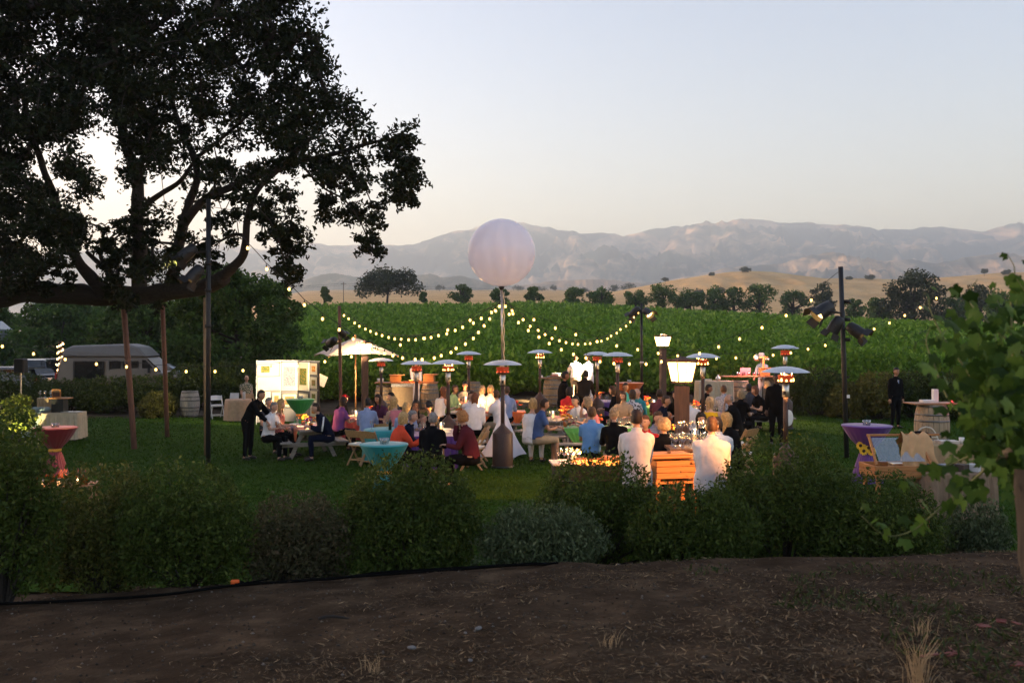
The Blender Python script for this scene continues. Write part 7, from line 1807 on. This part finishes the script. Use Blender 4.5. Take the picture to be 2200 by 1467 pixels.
# ------------------------------------------------------------------ grapevine at the right edge
def grapevine():
    t = thing('grapevine', 'leafy grapevine on a leaning wooden stake at the right edge', 'grapevine', (2.15, 3.75, g(2.15, 3.75))); o = Vector(t.location)
    b = MB(); b.tube(curve([at(2235, 1010, 3.75)-o, at(2240, 1150, 3.72)-o, at(2262, 1300, 3.7)-o, at(2300, 1560, 3.66)-o, at(2320, 1740, 3.66)-o], 12), [.095+.006*math.sin(k*1.9) for k in range(13)], 12); b.obj('stake', wood('weathered vine stake', (.013, .0095, .0065), (.036, .027, .019), 3, 'Z', .9), t, True)
    b = MB(); b.tube([at(2120, 1000, 3.9)-o, at(2240, 930, 3.8)-o, at(2420, 905, 3.8)-o], .022, 7); b.obj('cordon', m_bark2, t, True)
    rr = random.Random(4)
    kinds = []; raw = []
    for q in range(4):
        pts = []; n = 24
        for k in range(n):
            a_ = math.pi*2*k/n; r_ = .47+.075*math.cos(5*(a_-math.pi/2)+.12*q)+.035*math.sin(12*a_+q)
            if abs(a_-1.5*math.pi) < .3: r_ *= .45
            pts.append((r_*math.cos(a_)*1.06, r_*math.sin(a_)))
        V = [(0, -.06, .03)]+[(x, y, -.22*(x*x+y*y)+.07*abs(x)-.05*abs(math.sin(3*math.atan2(y, x)+q))) for x, y in pts]
        raw.append((V, [(0, 1+k, 1+(k+1) % n) for k in range(n)])); kinds.append(MB().add(*raw[-1]).mesh('leaf', [leafobj], True))
    spots = []
    def shoot(P, n, r0=.006, s0=.075, s1=.04, D=None):
        s0 *= .85
        c = curve([at(*q)-o for q in P], 14); k = len(c); b = MB(); b.tube(c, [r0*(1-.75*i/(k-1)) for i in range(k)], 5); b.obj('shoot', m_shoot, t, True)
        for i in range(n):
            u = (i+.6)/n*(k-1); j = min(int(u), k-2); p = c[j].lerp(c[j+1], u-j); sz = s0+(s1-s0)*i/n
            spots.append((p+Vector((rr.gauss(0, .03), rr.gauss(0, .04), rr.gauss(0, .03))), sz*rr.uniform(.8, 1.2)))
    shoot([(2180, 900, 3.8), (2176, 760, 3.85), (2172, 640, 3.9), (2180, 580, 3.9), (2165, 548, 3.92)], 9, .006, .09, .03)
    shoot([(2140, 900, 3.9), (2080, 800, 4.0), (2030, 730, 4.05), (2000, 670, 4.1), (1996, 640, 4.1)], 12, .006, .10, .03)
    shoot([(2120, 950, 3.9), (2040, 860, 4.0), (2010, 790, 4.05), (1990, 735, 4.1), (2000, 700, 4.1)], 12)
    shoot([(2150, 980, 3.8), (2080, 1040, 3.9), (2010, 1100, 3.95), (1960, 1140, 3.95), (1900, 1150, 4.0), (1852, 1108, 4.0)], 15, .006, .115, .035)
    shoot([(2120, 960, 3.8), (2060, 990, 3.95), (1990, 1020, 4.0), (1945, 1030, 4.0)], 9, .005, .09, .06)
    shoot([(2200, 760, 3.8), (2120, 690, 3.9), (2080, 640, 4.0), (2100, 600, 4.0)], 9, .006, .10, .04)
    shoot([(2230, 700, 3.7), (2210, 640, 3.8), (2185, 600, 3.8)], 6, .006, .10, .05)
    ns_ = len(spots)
    for i in range(560):
        x = 2205+rr.gauss(0, 92); y = 830+rr.gauss(0, 122)
        if x < 1990+max(0, (y-900))*.35 or y > 1075-max(0, 2120-x)*.1 or y < 640+max(0, 2140-x)*.35: continue
        spots.append((at(x, y, 3.85+rr.gauss(0, .24))-o, rr.uniform(.038, .078)))
    for i in range(90):
        x = 2150+rr.gauss(0, 50); y = rr.uniform(720, 1040); spots.append((at(x, y, 3.9+rr.gauss(0, .12))-o, rr.uniform(.05, .08)))
    tail = sorted(spots[ns_:], key=lambda s_: (s_[0]+o).y); spots = spots[:ns_]+tail
    rest = MB()
    for i, (p, s_) in enumerate(spots):
        e = (R(90)+rr.gauss(-.35, .5), rr.gauss(0, .5), rr.gauss(0, .65))
        if i < 300:
            l_ = link('leaf', kinds[i % 4], t, p); l_.scale = (s_, s_, s_); l_.rotation_euler = e
        else:
            from mathutils import Euler
            M = Euler(e).to_matrix(); V, Fc = raw[i % 4]; rest.add([M @ (Vector(v)*s_)+p for v in V], Fc)
    if rest.v: setp(rest.obj('inner_leaves', leafobj, t, True), kind='stuff')
def leaf_object_mat():
    m = leafmat('grape leaf', (.05, .10, .02), (.05, .10, .02), None, .45, .45); n = m.node_tree.nodes; l = m.node_tree.links
    oi = n.new('ShaderNodeObjectInfo'); ra = [x for x in n if x.type == 'VALTORGB'][0]
    ra.color_ramp.elements[0].color = (.018, .042, .007, 1); ra.color_ramp.elements[1].color = (.09, .165, .028, 1)
    l.new(oi.outputs['Random'], ra.inputs[0]); return m
leafobj = leaf_object_mat(); m_shoot = mat('green vine shoot', (.12, .13, .04), .6, var=.2)
grapevine()
